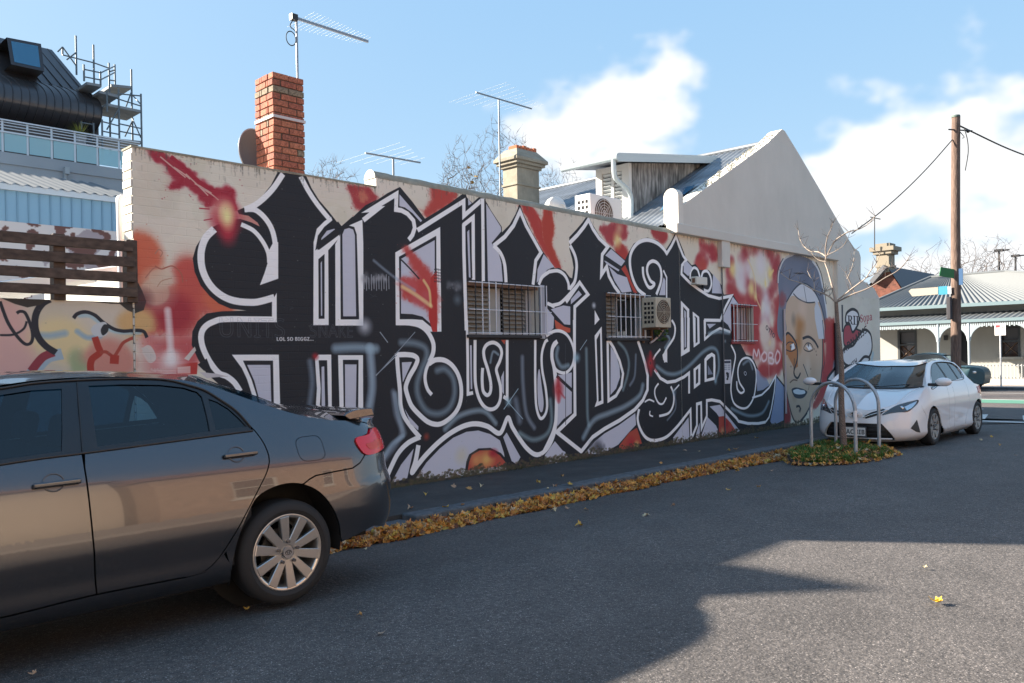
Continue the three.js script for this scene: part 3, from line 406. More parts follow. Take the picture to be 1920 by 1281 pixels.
  G(tD, [[290, 170], [390, 175], [470, 210], [480, 280], [440, 380], [410, 480], [420, 580], [480, 680], [570, 705], [650, 660], [690, 560], [680, 440], [620, 370], [560, 380]], 0.12, 0.36); G(tD, [[620, 820], [720, 725], [850, 682], [930, 695], [1000, 775]], 0.1, 0.5); G(tD, [[1200, 280], [1205, 480], [1230, 700], [1290, 810]], 0.1, 0.35); G(tD, [[1180, 850], [1280, 900], [1380, 860], [1420, 760], [1410, 600]], 0.1, 0.38); G(tD, [[1150, 600], [1180, 760]], 0.14, 0.3); line(tD([[1170, 515], [1060, 672]]), '#9fb6c4', 0.014); line(tD([[1095, 620], [1205, 745]]), '#9fb6c4', 0.012); puff(954, 754, 0.09, '#9fc4d4', 0.8); line(tD([[130, 90], [190, 170]]), '#8f9aa5', 0.014); line(tD([[100, 420], [245, 260], [395, 90]]), '#8b95a0', 0.012); G(tD, [[960, 320], [980, 240], [1020, 260]], 0.05, 0.5); G(tD, [[230, 540], [250, 700], [290, 860], [170, 1040]], 0.1, 0.35);
  G(tF, [[120, 240], [110, 320], [150, 400], [210, 390]], 0.1, 0.45); G(tF, [[365, 250], [370, 500], [375, 800], [385, 900]], 0.09, 0.38); G(tF, [[640, 190], [700, 260], [730, 360], [720, 470], [680, 600]], 0.08, 0.38); G(tF, [[850, 560], [820, 650], [700, 740], [560, 800], [430, 860], [340, 1010]], 0.12, 0.5); G(tF, [[790, 300], [780, 480], [740, 560]], 0.07, 0.35); puff(1082, 671, 0.11, '#9fc4d4', 0.85); line(tF([[370, 170], [310, 260]]), '#9fb6c4', 0.012);
  G(tF, [[970, 400], [1060, 460], [1160, 455], [1260, 380], [1360, 280], [1440, 240], [1490, 280], [1500, 420], [1470, 520]], 0.1, 0.46); G(tF, [[1050, 120], [1080, 170], [1040, 240]], 0.08, 0.45); puff(1342, 716, 0.08, '#9fc4d4', 0.6); G(tF, [[1125, 640], [1130, 760], [1060, 860]], 0.05, 0.35); puff(1265, 735, 0.09, '#8ea6b4', 0.6); puff(1114, 573, 0.07, '#d4dae2', 0.9);
  G(tH, [[520, 380], [570, 350], [600, 420]], 0.08, 0.4); G(tH, [[420, 760], [560, 820], [680, 800], [740, 700]], 0.09, 0.45); G(tH, [[225, 120], [300, 100], [400, 110]], 0.1, 0.5); puff(1360, 640, 0.05, '#bcd0d4', 0.6);
  G(tC, [[90, 720], [250, 850], [420, 960]], 0.05, 0.35); rag(tC([[20, 850], [80, 880], [140, 850], [200, 890]]), '#b3b5ba', 39, 26, 0.05, 0.4); for (let i = 0; i < 11; i++) line(tC([[10 + i * 20, 830 + (i % 3) * 14], [12 + i * 20, 950 + (i % 2) * 12]]), '#93959c', 0.012, false); rag(tC([[690, 930], [770, 930]]), '#9da1a8', 40, 14, 0.05, 0.35); puff(858, 562, 0.1, '#8ea2ae', 0.5);
  // red sparks
  for (const [x, y, r] of [[1047, 730, 0.16], [1220, 681, 0.18]]) { puff(x, y, r, '#b3262f', 0.95, 1.2); puff(x, y, r * 0.3, '#e8a9a0', 0.9); spray([[x, y - 20], [x + 1, y + 22]], '#b3262f', 0.1, 0.6); spray([[x, y], [x + 12, y + 16]], '#b3262f', 0.05, 0.5); } puff(1220, 681, 0.045, '#4a1c20', 0.9); puff(591, 668, 0.06, '#b3262f', 0.9); puff(800, 819, 0.07, '#9c3a2c', 0.9);
  // scratched tags and the small words
  text('LOL SO BIGGZ...', 518, 636, 0.055, '#d6d6d8', 'sans-serif', -0.01, 1.1);
  ctx.globalAlpha = 0.3; for (const [s, x, y, hh] of [['UNITS', 408, 632, 0.28], ['SNAKE', 580, 632, 0.2]]) { const [u, v] = P.at([x, y]); ctx.font = `${Math.round(hh * PPM)}px sans-serif`; ctx.strokeStyle = '#9a9ca4'; ctx.lineWidth = 1.6; ctx.strokeText(s, u, v); } ctx.globalAlpha = 1;
  for (let k = 0; k < 5; k++) text('oNo', 814, 505 + k * 5.5, 0.04, '#26272e', 'sans-serif', 0, 1.6);
  // little ship with a white flare
  line(tB([[140, 345], [175, 330], [205, 390], [180, 410], [140, 345]]), '#d3c4bd', 0.05); fill(tB([[120, 330], [160, 325], [210, 385], [180, 415]]), '#cdc3bd'); fill(tB([[410, 400], [480, 320], [490, 345], [440, 415]]), '#cfc5bf'); fill(tB([[360, 440], [500, 425], [495, 505], [360, 505]]), '#b83a34'); fill(tB([[365, 458], [452, 450], [452, 500], [365, 500]]), '#dba7a0'); puff(320, 680, 0.2, '#e6d9d6', 0.95, 0.8); spray(tB([[300, 80], [310, 200], [320, 350], [322, 410]]), '#eadfe0', 0.09, 1); puff(320, 670, 0.1, '#efe9e8', 1); fill(tB([[500, 440], [560, 400], [600, 500], [540, 480]]), BLACK); fill(tB([[510, 490], [620, 500], [700, 520], [560, 530]]), '#c9c4c6'); for (let k = 0; k < 6; k++) line(tB([[190 + k * 20, 480 + (k % 2) * 8], [200 + k * 20, 470]]), '#d8b0ab', 0.03);
  // painted alcove and face in the recess
  fill(tG([[915, 700], [905, 520], [925, 420], [970, 330], [1050, 292], [1150, 310], [1240, 360], [1290, 440], [1320, 560], [1345, 720], [1370, 900], [1380, 1112], [940, 1112]]), '#6f7688', true); line(tG([[905, 560], [915, 450], [965, 335], [1050, 290]]), '#c5c6c9', 0.045); line(tG([[1230, 350], [1285, 430], [1320, 560], [1348, 720], [1372, 900], [1375, 1100]]), '#cfd2d8', 0.06); line(tG([[1262, 360], [1310, 460], [1340, 600], [1362, 760]]), BLACK, 0.03); line(tG([[895, 560], [905, 430], [955, 325]]), '#3a3d48', 0.025);
  puff(1475, 560, 0.3, '#8a8291', 0.6, 1.4); puff(1512, 520, 0.35, '#5d6478', 0.7, 1.2); fill(tG([[1040, 465], [1100, 460], [1160, 470], [1110, 480]]), '#30323b'); rag(tG([[930, 660], [960, 720], [940, 760]]), '#8a4a52', 41, 20, 0.12, 0.5);
  const face = [...tG([[985, 1000], [975, 880], [985, 760], [1020, 690], [1070, 610], [1140, 562], [1200, 590], [1250, 650], [1300, 760], [1335, 900], [1345, 1000]]), ...tH([[1195, 60], [1200, 250], [1195, 420], [1170, 590], [1110, 700], [1060, 800], [1010, 862], [960, 860], [930, 790], [900, 660], [868, 480], [858, 300], [862, 150]])];
  blot(tH([[1185, 0], [1300, 0], [1310, 300], [1290, 500], [1240, 660], [1110, 760], [1200, 560]]), '#a5423f', 441, 0.08, 0.8); fill(face, '#c2aa94', true); line(tH([[858, 200], [860, 400], [880, 560], [905, 680], [935, 800], [962, 866]]), '#6d5a50', 0.03); line(tH([[1200, 60], [1202, 300], [1196, 430], [1172, 590], [1112, 702], [1062, 802], [1012, 866]]), '#33353f', 0.045); puff(1525, 700, 0.3, '#b89c84', 0.7, 1.8); puff(1490, 742, 0.16, '#a88a72', 0.7, 1.2); fill(tG([[1000, 720], [1060, 625], [1140, 566], [1215, 610], [1280, 700], [1290, 740], [1180, 745], [1090, 700], [1040, 680]]), '#cdced4', true); line(tG([[985, 740], [1060, 618], [1140, 562], [1230, 612], [1300, 740], [1345, 900], [1360, 1100]]), '#39404e', 0.035); line(tG([[1050, 660], [1100, 710], [1180, 745], [1255, 742]]), '#3b3d48', 0.03); line(tG([[1150, 590], [1175, 740]]), '#494c58', 0.02);
  fill(tG([[1270, 720], [1310, 820], [1340, 960], [1350, 1090], [1290, 1090], [1255, 900], [1250, 800]]), '#c3c8d2'); puff(1500, 610, 0.35, '#a9713c', 0.85, 0.9); puff(1498, 640, 0.22, '#9a6630', 0.7, 1.6); puff(1505, 580, 0.3, '#d3b9a5', 0.8); puff(1488, 600, 0.14, '#756c62', 0.6, 1.5); fill(tH([[865, 160], [900, 110], [960, 180], [985, 160], [990, 400], [960, 420], [900, 300], [870, 300]]), '#b0764a'); puff(1482, 660, 0.16, '#b07040', 0.8, 1.4); puff(1515, 690, 0.2, '#cdbba8', 0.9, 1.6); puff(1500, 730, 0.25, '#c9b39f', 0.8, 1.2);
  line(tH([[868, 200], [880, 140], [905, 112], [945, 150], [978, 215], [985, 330], [955, 450], [985, 500], [1012, 455]]), '#2c2e37', 0.05); line(tH([[1030, 160], [1080, 145], [1130, 180], [1165, 240]]), '#2c2e37', 0.06); line(tH([[880, 240], [905, 195], [945, 195], [975, 240], [940, 268], [900, 262]]), '#2b2c35', 0.022, true, true); fill(tH([[920, 215], [955, 200], [965, 245], [935, 262]]), '#e4e6ea'); puff(1483, 650, 0.06, '#33343c', 0.95); line(tH([[1040, 240], [1065, 200], [1100, 205], [1120, 250], [1090, 270], [1055, 262]]), '#2b2c35', 0.022, true, true); fill(tH([[1060, 225], [1085, 205], [1112, 245], [1085, 262]]), '#e4e6ea'); puff(1516, 647, 0.06, '#33343c', 0.95);
  line(tH([[1035, 380], [1055, 430], [1080, 500]]), '#3a3b45', 0.03); line(tH([[920, 540], [950, 515], [985, 520]]), '#6b5348', 0.03); line(tH([[1060, 520], [1085, 560], [1080, 600]]), '#7d6456', 0.02); line(tH([[960, 330], [955, 420], [962, 470]]), '#5a463c', 0.03); for (const [a, b] of [[1130, 250], [1145, 270], [1150, 300], [930, 400], [1100, 420]]) puff(...tH([[a, b]])[0], 0.03, '#4a3d38', 0.8); line(tH([[975, 745], [1000, 740], [1015, 770]]), '#2c2e37', 0.05); fill(tH([[935, 600], [965, 580], [1005, 585], [1040, 595], [1070, 620], [1040, 665], [1000, 675], [960, 660]]), '#343d4a', true); fill(tH([[950, 605], [985, 592], [1010, 600], [1045, 605], [1050, 630], [1005, 640], [960, 630]]), '#d6dae0', true); puff(1500, 770, 0.07, '#30323b', 0.8, 0.8); line(tH([[1200, 0], [1215, 150], [1230, 300], [1205, 440], [1240, 440], [1275, 300], [1250, 150]]), '#30323c', 0.03); fill(tH([[1215, 200], [1255, 170], [1262, 320], [1225, 400]]), '#c3ac98'); line(tH([[868, 460], [900, 650], [932, 800], [962, 868], [1015, 868], [1070, 800]]), '#33353f', 0.03);
  // white tag, small panels
  for (const p of [[[605, 335], [612, 258], [636, 310], [652, 258], [668, 345]], [[700, 275], [678, 310], [690, 352], [716, 340], [722, 295], [700, 272]], [[738, 360], [742, 285], [772, 290], [768, 322], [744, 326], [780, 340], [772, 375], [740, 368]], [[812, 268], [796, 320], [806, 372], [832, 340], [834, 290], [812, 262]]]) { spray(tH(p), '#e2c3c5', 0.085, 0.8); line(tH(p), '#ead3d4', 0.028); } spray(tH([[740, 370], [742, 470], [744, 540]]), '#d9b0b4', 0.03, 0.8); text('OTTO', 1436, 612, 0.14, '#474047', 'sans-serif', 0.5, 1.2);
  // pier with bubble lettering
  rag(tH([[1250, 60], [1270, 200], [1260, 330], [1230, 480], [1210, 640], [1290, 300]]), '#a3393f', 44, 90, 0.16, 0.75); rag(tH([[1310, 380], [1330, 460], [1230, 560]]), '#8fb0c4', 45, 24, 0.12, 0.7);
  const bub = (p, t = tN) => edge(t(p), '#26272e', '#d6d7da', 0.07, true);
  edge(tN([[110, 880], [150, 830], [240, 880], [270, 900], [210, 980], [120, 1030]]), '#26272e', '#a04450', 0.05, true); bub([[135, 730], [190, 690], [240, 720], [250, 800], [220, 870], [190, 900], [165, 830], [130, 810]]); bub([[260, 920], [310, 880], [360, 930], [370, 1060], [330, 1150], [260, 1190], [180, 1220], [110, 1180], [110, 1060], [200, 1020]]); bub([[120, 1230], [230, 1200], [300, 1130], [350, 1150], [290, 1230], [180, 1320], [110, 1330]]); bub([[40, 1220], [80, 1150], [110, 1250], [60, 1330], [0, 1360], [-40, 1330]]);
  text('RIP', 1589, 600, 0.3, '#22232a', 'serif', 0, 1.5); text('Sopa', 1613, 598, 0.26, '#a04450', 'serif', -0.1, 1.2); text('ADN MISS', 1582, 656, 0.26, '#22232a', 'sans-serif', -0.35, 1.2); text('SOUTH', 1584, 698, 0.2, '#22232a', 'sans-serif', -0.35, 1.2); line(tN([[300, 800], [320, 850]]), '#a04450', 0.02); spray(tN([[380, 1100], [370, 1180], [420, 1220]]), '#8fb7cc', 0.15, 0.8);
  line(tN([[95, 650], [98, 900]]), '#3c3f48', 0.09, false);
  // pale creature on the low wall beside the screen
  rag(tL([[20, 700], [60, 900], [150, 950], [60, 1080], [160, 1150]]), '#d3aaa2', 46, 60, 0.16, 0.5); rag(tL([[320, 950], [420, 900], [520, 880], [560, 960], [640, 1000]]), '#dcc99a', 47, 60, 0.16, 0.5); rag(tL([[620, 1040], [630, 1120], [640, 1180]]), '#9dab84', 48, 20, 0.09, 0.6); rag(tL([[720, 1080], [800, 1040], [950, 1050], [1000, 1120], [900, 1170], [780, 1170]]), '#c98a7c', 49, 60, 0.12, 0.6); rag(tL([[1000, 760], [1050, 820], [1120, 780], [1180, 800]]), '#cfa873', 50, 40, 0.12, 0.5);
  spray(tL([[300, 890], [400, 895], [520, 875]]), '#86a7c4', 0.08, 0.8); spray(tL([[620, 860], [700, 910], [800, 900]]), '#86a7c4', 0.06, 0.9); spray(tL([[640, 735], [720, 735], [790, 780], [890, 850], [990, 870], [1120, 870]]), '#9dbdd0', 0.05, 0.9); line(tL([[500, 1040], [380, 1070], [290, 1160], [240, 1220]]), '#9fb3bf', 0.1); line(tL([[430, 1030], [340, 1070], [250, 1180]]), '#8f3a44', 0.07); line(tL([[450, 1030], [370, 980], [310, 910], [282, 820], [290, 720], [340, 640], [400, 605]]), '#2b2c33', 0.055);
  line(tL([[590, 755], [620, 720], [690, 705], [760, 730], [830, 790], [910, 840], [990, 858], [1090, 852], [1150, 862], [1175, 910]]), '#2b2c33', 0.032); fill(tL([[730, 840], [770, 800], [850, 790], [860, 880], [800, 905], [750, 890]]), '#c5c9cc', true); fill(tL([[808, 850], [835, 805], [868, 815], [865, 860], [825, 892]]), '#2e3034', true); line(tL([[760, 905], [785, 980], [800, 1030], [740, 1080], [725, 1130], [730, 1190]]), '#a83a2e', 0.06); line(tL([[800, 1030], [850, 1025], [910, 1060], [950, 1010], [990, 950], [1070, 910]]), '#a5473a', 0.03); line(tL([[920, 1050], [915, 1120]]), '#a83a2e', 0.08); line(tL([[0, 620], [60, 780], [130, 890], [200, 960], [250, 950], [262, 880], [235, 780], [200, 710], [160, 700], [135, 715]]), '#2b2c33', 0.026); line(tL([[0, 890], [110, 885], [190, 840], [215, 780]]), '#2b2c33', 0.018);
  fill(tL([[0, 590], [120, 640], [220, 668], [320, 650], [400, 600], [500, 596], [700, 620], [900, 640], [960, 640], [1020, 690], [1080, 716], [1150, 690], [1170, 620], [1140, 540], [1110, 480], [1080, 440], [1080, 400], [0, 400]]), '#3b3733', false); puff(268, 560, 0.13, '#5e3236', 0.7);
  // ---- weather: grime running from the copings, moss and broken render at the foot, fine cracks
  const W0 = w, q2 = rng(seed + 90);
  for (let i = 0; i < W0 / 2; i++) { const x = q2() * W0, len = (3 + Math.pow(q2(), 5) * 60), top = P.top(x / PPM + x0); ctx.globalAlpha = 0.08 + q2() * 0.20; ctx.fillStyle = q2() < 0.6 ? '#4b4a44' : '#6d675a'; const wd = 1 + q2() * 3; for (let k = 0; k < 5; k++) ctx.fillRect(x + (q2() - 0.5) * 2, (y1 - top) * PPM + k * len / 5 * q2(), wd, len / 5); }
  for (let i = 0; i < W0 * 1.6; i++) { const x = q2() * W0, n = 0.5 + fbm(x * 0.01, seed, 0, 4), y = Math.abs(q2() + q2() - 1) * (0.05 + 0.16 * n); ctx.globalAlpha = 0.25 + q2() * 0.5; ctx.fillStyle = ['#45402f', '#39352c', '#524b33', '#3b3f26', '#5b4a3a'][Math.floor(q2() * 5)]; const r = 1 + q2() * 4; ctx.beginPath(); ctx.ellipse(x, (y1 - y) * PPM, r * 1.5, r, 0, 0, 7); ctx.fill(); }
  for (let i = 0; i < 160; i++) { const x = q2() * W0, y = q2() * h; ctx.globalAlpha = 0.35; ctx.fillStyle = q2() < 0.5 ? '#8d867a' : '#d2ccc2'; ctx.fillRect(x, y, 1 + q2() * 3, 1 + q2() * 2); }
  for (let i = 0; i < 26; i++) { let x = q2() * W0, y = q2() * h; ctx.globalAlpha = 0.22; ctx.strokeStyle = q2() < 0.5 ? '#9a9ca3' : '#585048'; ctx.lineWidth = 0.8; ctx.beginPath(); ctx.moveTo(x, y); for (let k = 0; k < 7; k++) { x += (q2() - 0.5) * 30; y += (q2() - 0.4) * 16; ctx.lineTo(x, y); } ctx.stroke(); }
  ctx.globalAlpha = 1;
}

// ------------------------------------------------------------------ the painted building
const ZG = ZW + 0.09;   // the gable stands proud of the painted panels
const TOP0 = onZ(480, 314.5, ZW).y, TOP1 = onZ(960, 371, ZW).y, YREC = onZ(1420, 462, ZG).y, YFEN = onZ(120, 563, ZW).y;
const muralMat = (x0, x1, z, seed, base, top, bump) => {
  const w = Math.ceil((x1 - x0) * PPM), h = Math.ceil(YTOP * PPM);
  const t = canvasTex(w, h, (c) => paintMural(c, w, h, x0, YTOP, z, seed, base, top));
  t.repeat.set(1 / (x1 - x0), 1 / YTOP); t.offset.set(-x0 / (x1 - x0), 0); t.wrapS = t.wrapT = THREE.ClampToEdgeWrapping;
  return new THREE.MeshStandardMaterial({ map: t, roughness: 0.72, bumpMap: bump, bumpScale: bump === brickBump ? 0.006 : 0.004, side: THREE.DoubleSide });
};
const brickBump = canvasTex(512, 512, (c, w, h) => {   // painted-over brickwork: shallow joints, 1 m tile
  const q = rng(8); c.fillStyle = '#c0c0c0'; c.fillRect(0, 0, w, h); for (let i = 0; i < 3000; i++) { c.globalAlpha = 0.10; c.fillStyle = q() < 0.5 ? '#fff' : '#777'; const r = 1 + q() * 9; c.fillRect(q() * w, q() * h, r * 1.5, r); } c.globalAlpha = 1;
  const ch = h / 12; for (let j = 0; j < 12; j++) { c.globalAlpha = 0.75; c.fillStyle = '#6a6a6a'; c.fillRect(0, j * ch, w, 4); for (let i = 0; i < 4; i++) { c.globalAlpha = 0.4; c.fillRect(i * w / 4 + (j % 2) * w / 8, j * ch, 3, ch); } }
}); brickBump.colorSpace = THREE.NoColorSpace; brickBump.wrapS = brickBump.wrapT = THREE.RepeatWrapping;
const plasterBump = tileTex(512, (u, v) => { const k = 0.5 + wn(u, v, 8, 2.7, 5) * 0.6 + wn(u, v, 60, 1.1, 2) * 0.25; return [k, k, k]; }, false); plasterBump.repeat.set(0.6, 0.6);
const plasterTex = (a, b, seed) => tileTex(512, (u, v) => { const n = wn(u, v, 5, seed, 5), s = wn(u, v * 0.3, 26, seed + 3, 3), k = n * 0.5 + s * 0.22 + 0.5; return a.map((x, i) => lerp(x, b[i], clamp(k))); });
const texOn = (t, rep) => { const c = t.clone(); c.repeat.set(rep, rep); c.needsUpdate = true; return c; };
const plasterGrey = plasterTex([0.75, 0.735, 0.70], [0.84, 0.82, 0.785], 3.3);
const mPlaster = new THREE.MeshStandardMaterial({ map: texOn(plasterGrey, 0.4), bumpMap: plasterBump, bumpScale: 0.004, roughness: 0.85, side: THREE.DoubleSide });
const mWallSide = new THREE.MeshStandardMaterial({ map: texOn(plasterTex([0.80, 0.78, 0.74], [0.87, 0.855, 0.82], 6.1), 0.5), bumpMap: brickBump, bumpScale: 0.004, roughness: 0.85, side: THREE.DoubleSide });
const copeTex = plasterTex([0.42, 0.41, 0.36], [0.70, 0.68, 0.62], 9.4);
const mCope = new THREE.MeshStandardMaterial({ map: texOn(copeTex, 0.9), bumpMap: plasterBump, bumpScale: 0.012, roughness: 0.95, side: THREE.DoubleSide });

const holePx = (p) => p.map(([x, y]) => { const q = onZ(x, y, ZW); return [q.x, q.y]; });
const rectAt = (a, b, c, d) => [[a, c], [b, c], [b, d], [a, d]];
const w1 = { x0: onZ(877, 560, ZW).x, x1: onZ(1010, 560, ZW).x, y0: onZ(940, 628, ZW).y, y1: onZ(940, 532, ZW).y };
const w2 = { x0: onZ(1137, 590, ZW).x, x1: onZ(1212, 590, ZW).x, y0: onZ(1170, 634, ZW).y, y1: onZ(1170, 551, ZW).y };
const w3 = { x0: onZ(1371, 600, ZW).x, x1: onZ(1413, 600, ZW).x, y0: onZ(1390, 641, ZW).y, y1: onZ(1390, 571, ZW).y };

const hall = thing('mural_building', 'long single storey building covered in black and lavender blackletter graffiti with a plain gable', 'building', [X0, 0, ZW]);
{
  const hol = (w) => rectAt(w.x0, w.x1, w.y0, w.y1);
  const flatTop = (y) => () => y;
  const m1 = muralMat(X0, X1, ZW, 21, CREAM, flatTop(TOP0), brickBump), m2 = muralMat(X1, X2, ZW, 22, CREAM, flatTop(TOP1 - 0.02), plasterBump), m3 = muralMat(X2, X3, ZW, 23, '#dcd2c0', flatTop(YREC), plasterBump), m4 = muralMat(X3, X4, ZG, 24, '#c9c5bb', flatTop(3.0), plasterBump);
  part(hall, 'low_wall', slab(rectAt(X0, X1, 0, TOP0), ZW - 0.22, ZW), [m1, mWallSide]);
  // uneven end of painted brick: toothed courses
  const q = rng(4), teeth = []; for (let y = 0.02; y < TOP0 - 0.1; y += 0.083) teeth.push(box(X0 - 0.006 - q() * 0.014, X0, y, y + 0.074, ZW - 0.215, ZW - 0.004, 0.006)); part(hall, 'wall_end_bricks', merge(teeth), mWallSide);
  part(hall, 'low_wall_cap', metres(box(X0 - 0.01, X1, TOP0, TOP0 + 0.018, ZW - 0.23, ZW + 0.006), 1), mCope);
  const tm = TOP1 - 0.09;
  part(hall, 'painted_wall', slab([[X1 + 0.002, 0], [X2, 0], [X2, onZ(1260, 438, ZW).y], [X1 + 0.002, onZ(706, 333, ZW).y]], ZW - 0.24, ZW - 0.003, [hol(w1), hol(w2)]), [m2, mWallSide]);
  { // rounded coping, rough with old mortar
    const ya = onZ(706, 333, ZW).y, yb = onZ(1260, 438, ZW).y, qq = rng(7);
    const g = grid((u, v) => { const x = lerp(X1 - 0.004, X2, u), a = v * Math.PI, y = lerp(ya, yb, u) - 0.004, n = 0.018 * fbm(x * 5, v * 3, 2, 3), r = 0.118 + n; return V(x, y + Math.sin(a) * (0.105 + n), ZW - 0.12 + Math.cos(a) * r); }, 160, 12);
    part(hall, 'coping', metres(g, 1), mCope);
    const s = new THREE.Shape(); s.absarc(0, 0, 0.113, 0, Math.PI, false); part(hall, 'coping_end', new THREE.ShapeGeometry(s, 16).rotateY(-Math.PI / 2).translate(X1 - 0.008, ya, ZW - 0.12), mWallSide);
  }
  // joint strip (old downpipe chase) and the recess with its painted panel
  part(hall, 'recessed_panel', slab(rectAt(X2 + 0.002, X3, 0, YREC + 0.05), ZW - 0.2, ZW, [hol(w3)]), [m3, mWallSide]);
  const gab = [[1279, 430], [1279, 386], [1286, 380], [1330, 348], [1380, 312], [1440, 268], [1463, 245], [1467, 242.5], [1472, 246], [1500, 292], [1540, 360], [1588, 444], [1602, 465], [1611, 472], [1614, 482], [1614, 524], [1630, 534], [1640, 541], [1643.5, 549]].map(([x, y]) => { const p = onZ(x, y, ZG); return [p.x, p.y]; });
  const front = [...gab, [X4, 0], [X3, 0], [X3, YREC], [gab[0][0], YREC]];
  const gTop = gab.map(([x, y]) => [x, y]);
  const upper = [...gTop, [X4, 2.92], [X4, 2.9], [X3, 2.9], [X3, YREC], [gab[0][0], YREC]];
  const mGable = new THREE.MeshStandardMaterial({ map: texOn(plasterGrey, 0.22), bumpMap: plasterBump, bumpScale: 0.004, roughness: 0.88, side: THREE.DoubleSide });
  const g1 = slab(upper, ZG - 0.27, ZG); part(hall, 'gable', g1, [mGable, mWallSide]);
  part(hall, 'pier', slab(rectAt(X3, X4, 0, 2.899), ZG - 0.27, ZG), [m4, mWallSide]);
  // cornice block at the foot of the gable
  part(hall, 'cornice', metres(box(onZ(1272, 430, ZG + .05).x, X3 + 0.05, YREC - 0.01, YREC + 0.16, ZG - 0.2, ZG + 0.035, 0.015), 0.4), mGable);
  // ragged, weathered mortar along the left rake
  const rk = [], qr = rng(31); for (let i = 0; i < 260; i++) { const t = Math.pow(qr(), 0.9), a = gab[2], b = gab[6], x = lerp(a[0], b[0], t), y = lerp(a[1], b[1], t), s = 0.006 + qr() * 0.014; rk.push(new THREE.IcosahedronGeometry(s, 0).scale(1.6, 0.7, 1).rotateZ(0.52).translate(x, y - 0.006 - qr() * 0.01, ZG - 0.26 + qr() * 0.26)); }
  part(hall, 'rake_mortar', merge(rk), mCope);
  // rounded pier at the springing of the gable
  { const p = onZ(1279, 386, ZG), s = new THREE.Shape(); s.moveTo(-0.15, 0); s.lineTo(0.15, 0); s.lineTo(0.15, 0.48); s.absarc(0, 0.48, 0.15, 0, Math.PI, false); s.lineTo(-0.15, 0);
    part(hall, 'parapet_end', metres(new THREE.ExtrudeGeometry(s, { depth: 0.16, bevelEnabled: false, curveSegments: 10 }).rotateY(Math.PI / 2).translate(p.x - 0.14, YREC + 0.16, ZG - 0.14), 0.6), mWallSide); }
  // short boxed chase on the panel
  { const a = onZ(1345, 456, ZW), b = onZ(1361, 503, ZW); part(hall, 'boxed_chase', metres(box(a.x, b.x, b.y, YREC, ZW, ZW + 0.1, 0.01), 0.6), new THREE.MeshStandardMaterial({ map: texOn(plasterGrey, 0.5), roughness: 0.85, side: THREE.DoubleSide }));
    part(hall, 'conduit', bar(V(a.x + 0.1, b.y, ZW + 0.03), V(a.x + 0.13, 0.05, ZW + 0.02), 0.012, 8), M('conduit', [0.09, 0.09, 0.1], 0.6)); }
  part(hall, 'downpipe', bar(V(X3 - 0.04, 2.95 - 0.7, ZW + 0.05), V(X3 - 0.04, 0.02, ZW + 0.05), 0.04, 10), M('pipeDark', [0.05, 0.052, 0.06], 0.5));
  part(hall, 'pipe', bar(V(onZ(1468, 580, ZW).x, onZ(1468, 580, ZW).y, ZW + 0.03), V(onZ(1468, 580, ZW).x, 0.3, ZW + 0.03), 0.022, 8), M('pipeRose', [0.5, 0.42, 0.42], 0.6));
  // block behind: side wall to the cross street, rear wall, flat roof behind the low walls
  const YB = 3.05; part(hall, 'street_side_wall', metres(box(X4 - 0.24, X4 - 0.002, 0, YB, -17, ZG - 0.271), 0.4), mPlaster);
  part(hall, 'rear_wall', metres(box(X0 + 2.0, X4 - 0.25, 0, YB, -17, -16.7), 0.4), mPlaster);
  part(hall, 'flat_roof', metres(box(X0 + 2.0, X2 + 0.4, 3.0, 3.1, -16.69, ZW - 0.25), 0.4), M('flatroof', [0.3, 0.3, 0.31], 0.7));
  part(hall, 'end_wall', metres(box(X0 + 1.8, X0 + 1.999, 0, 3.0, -17, ZW - 0.25), 0.4), mPlaster);
}

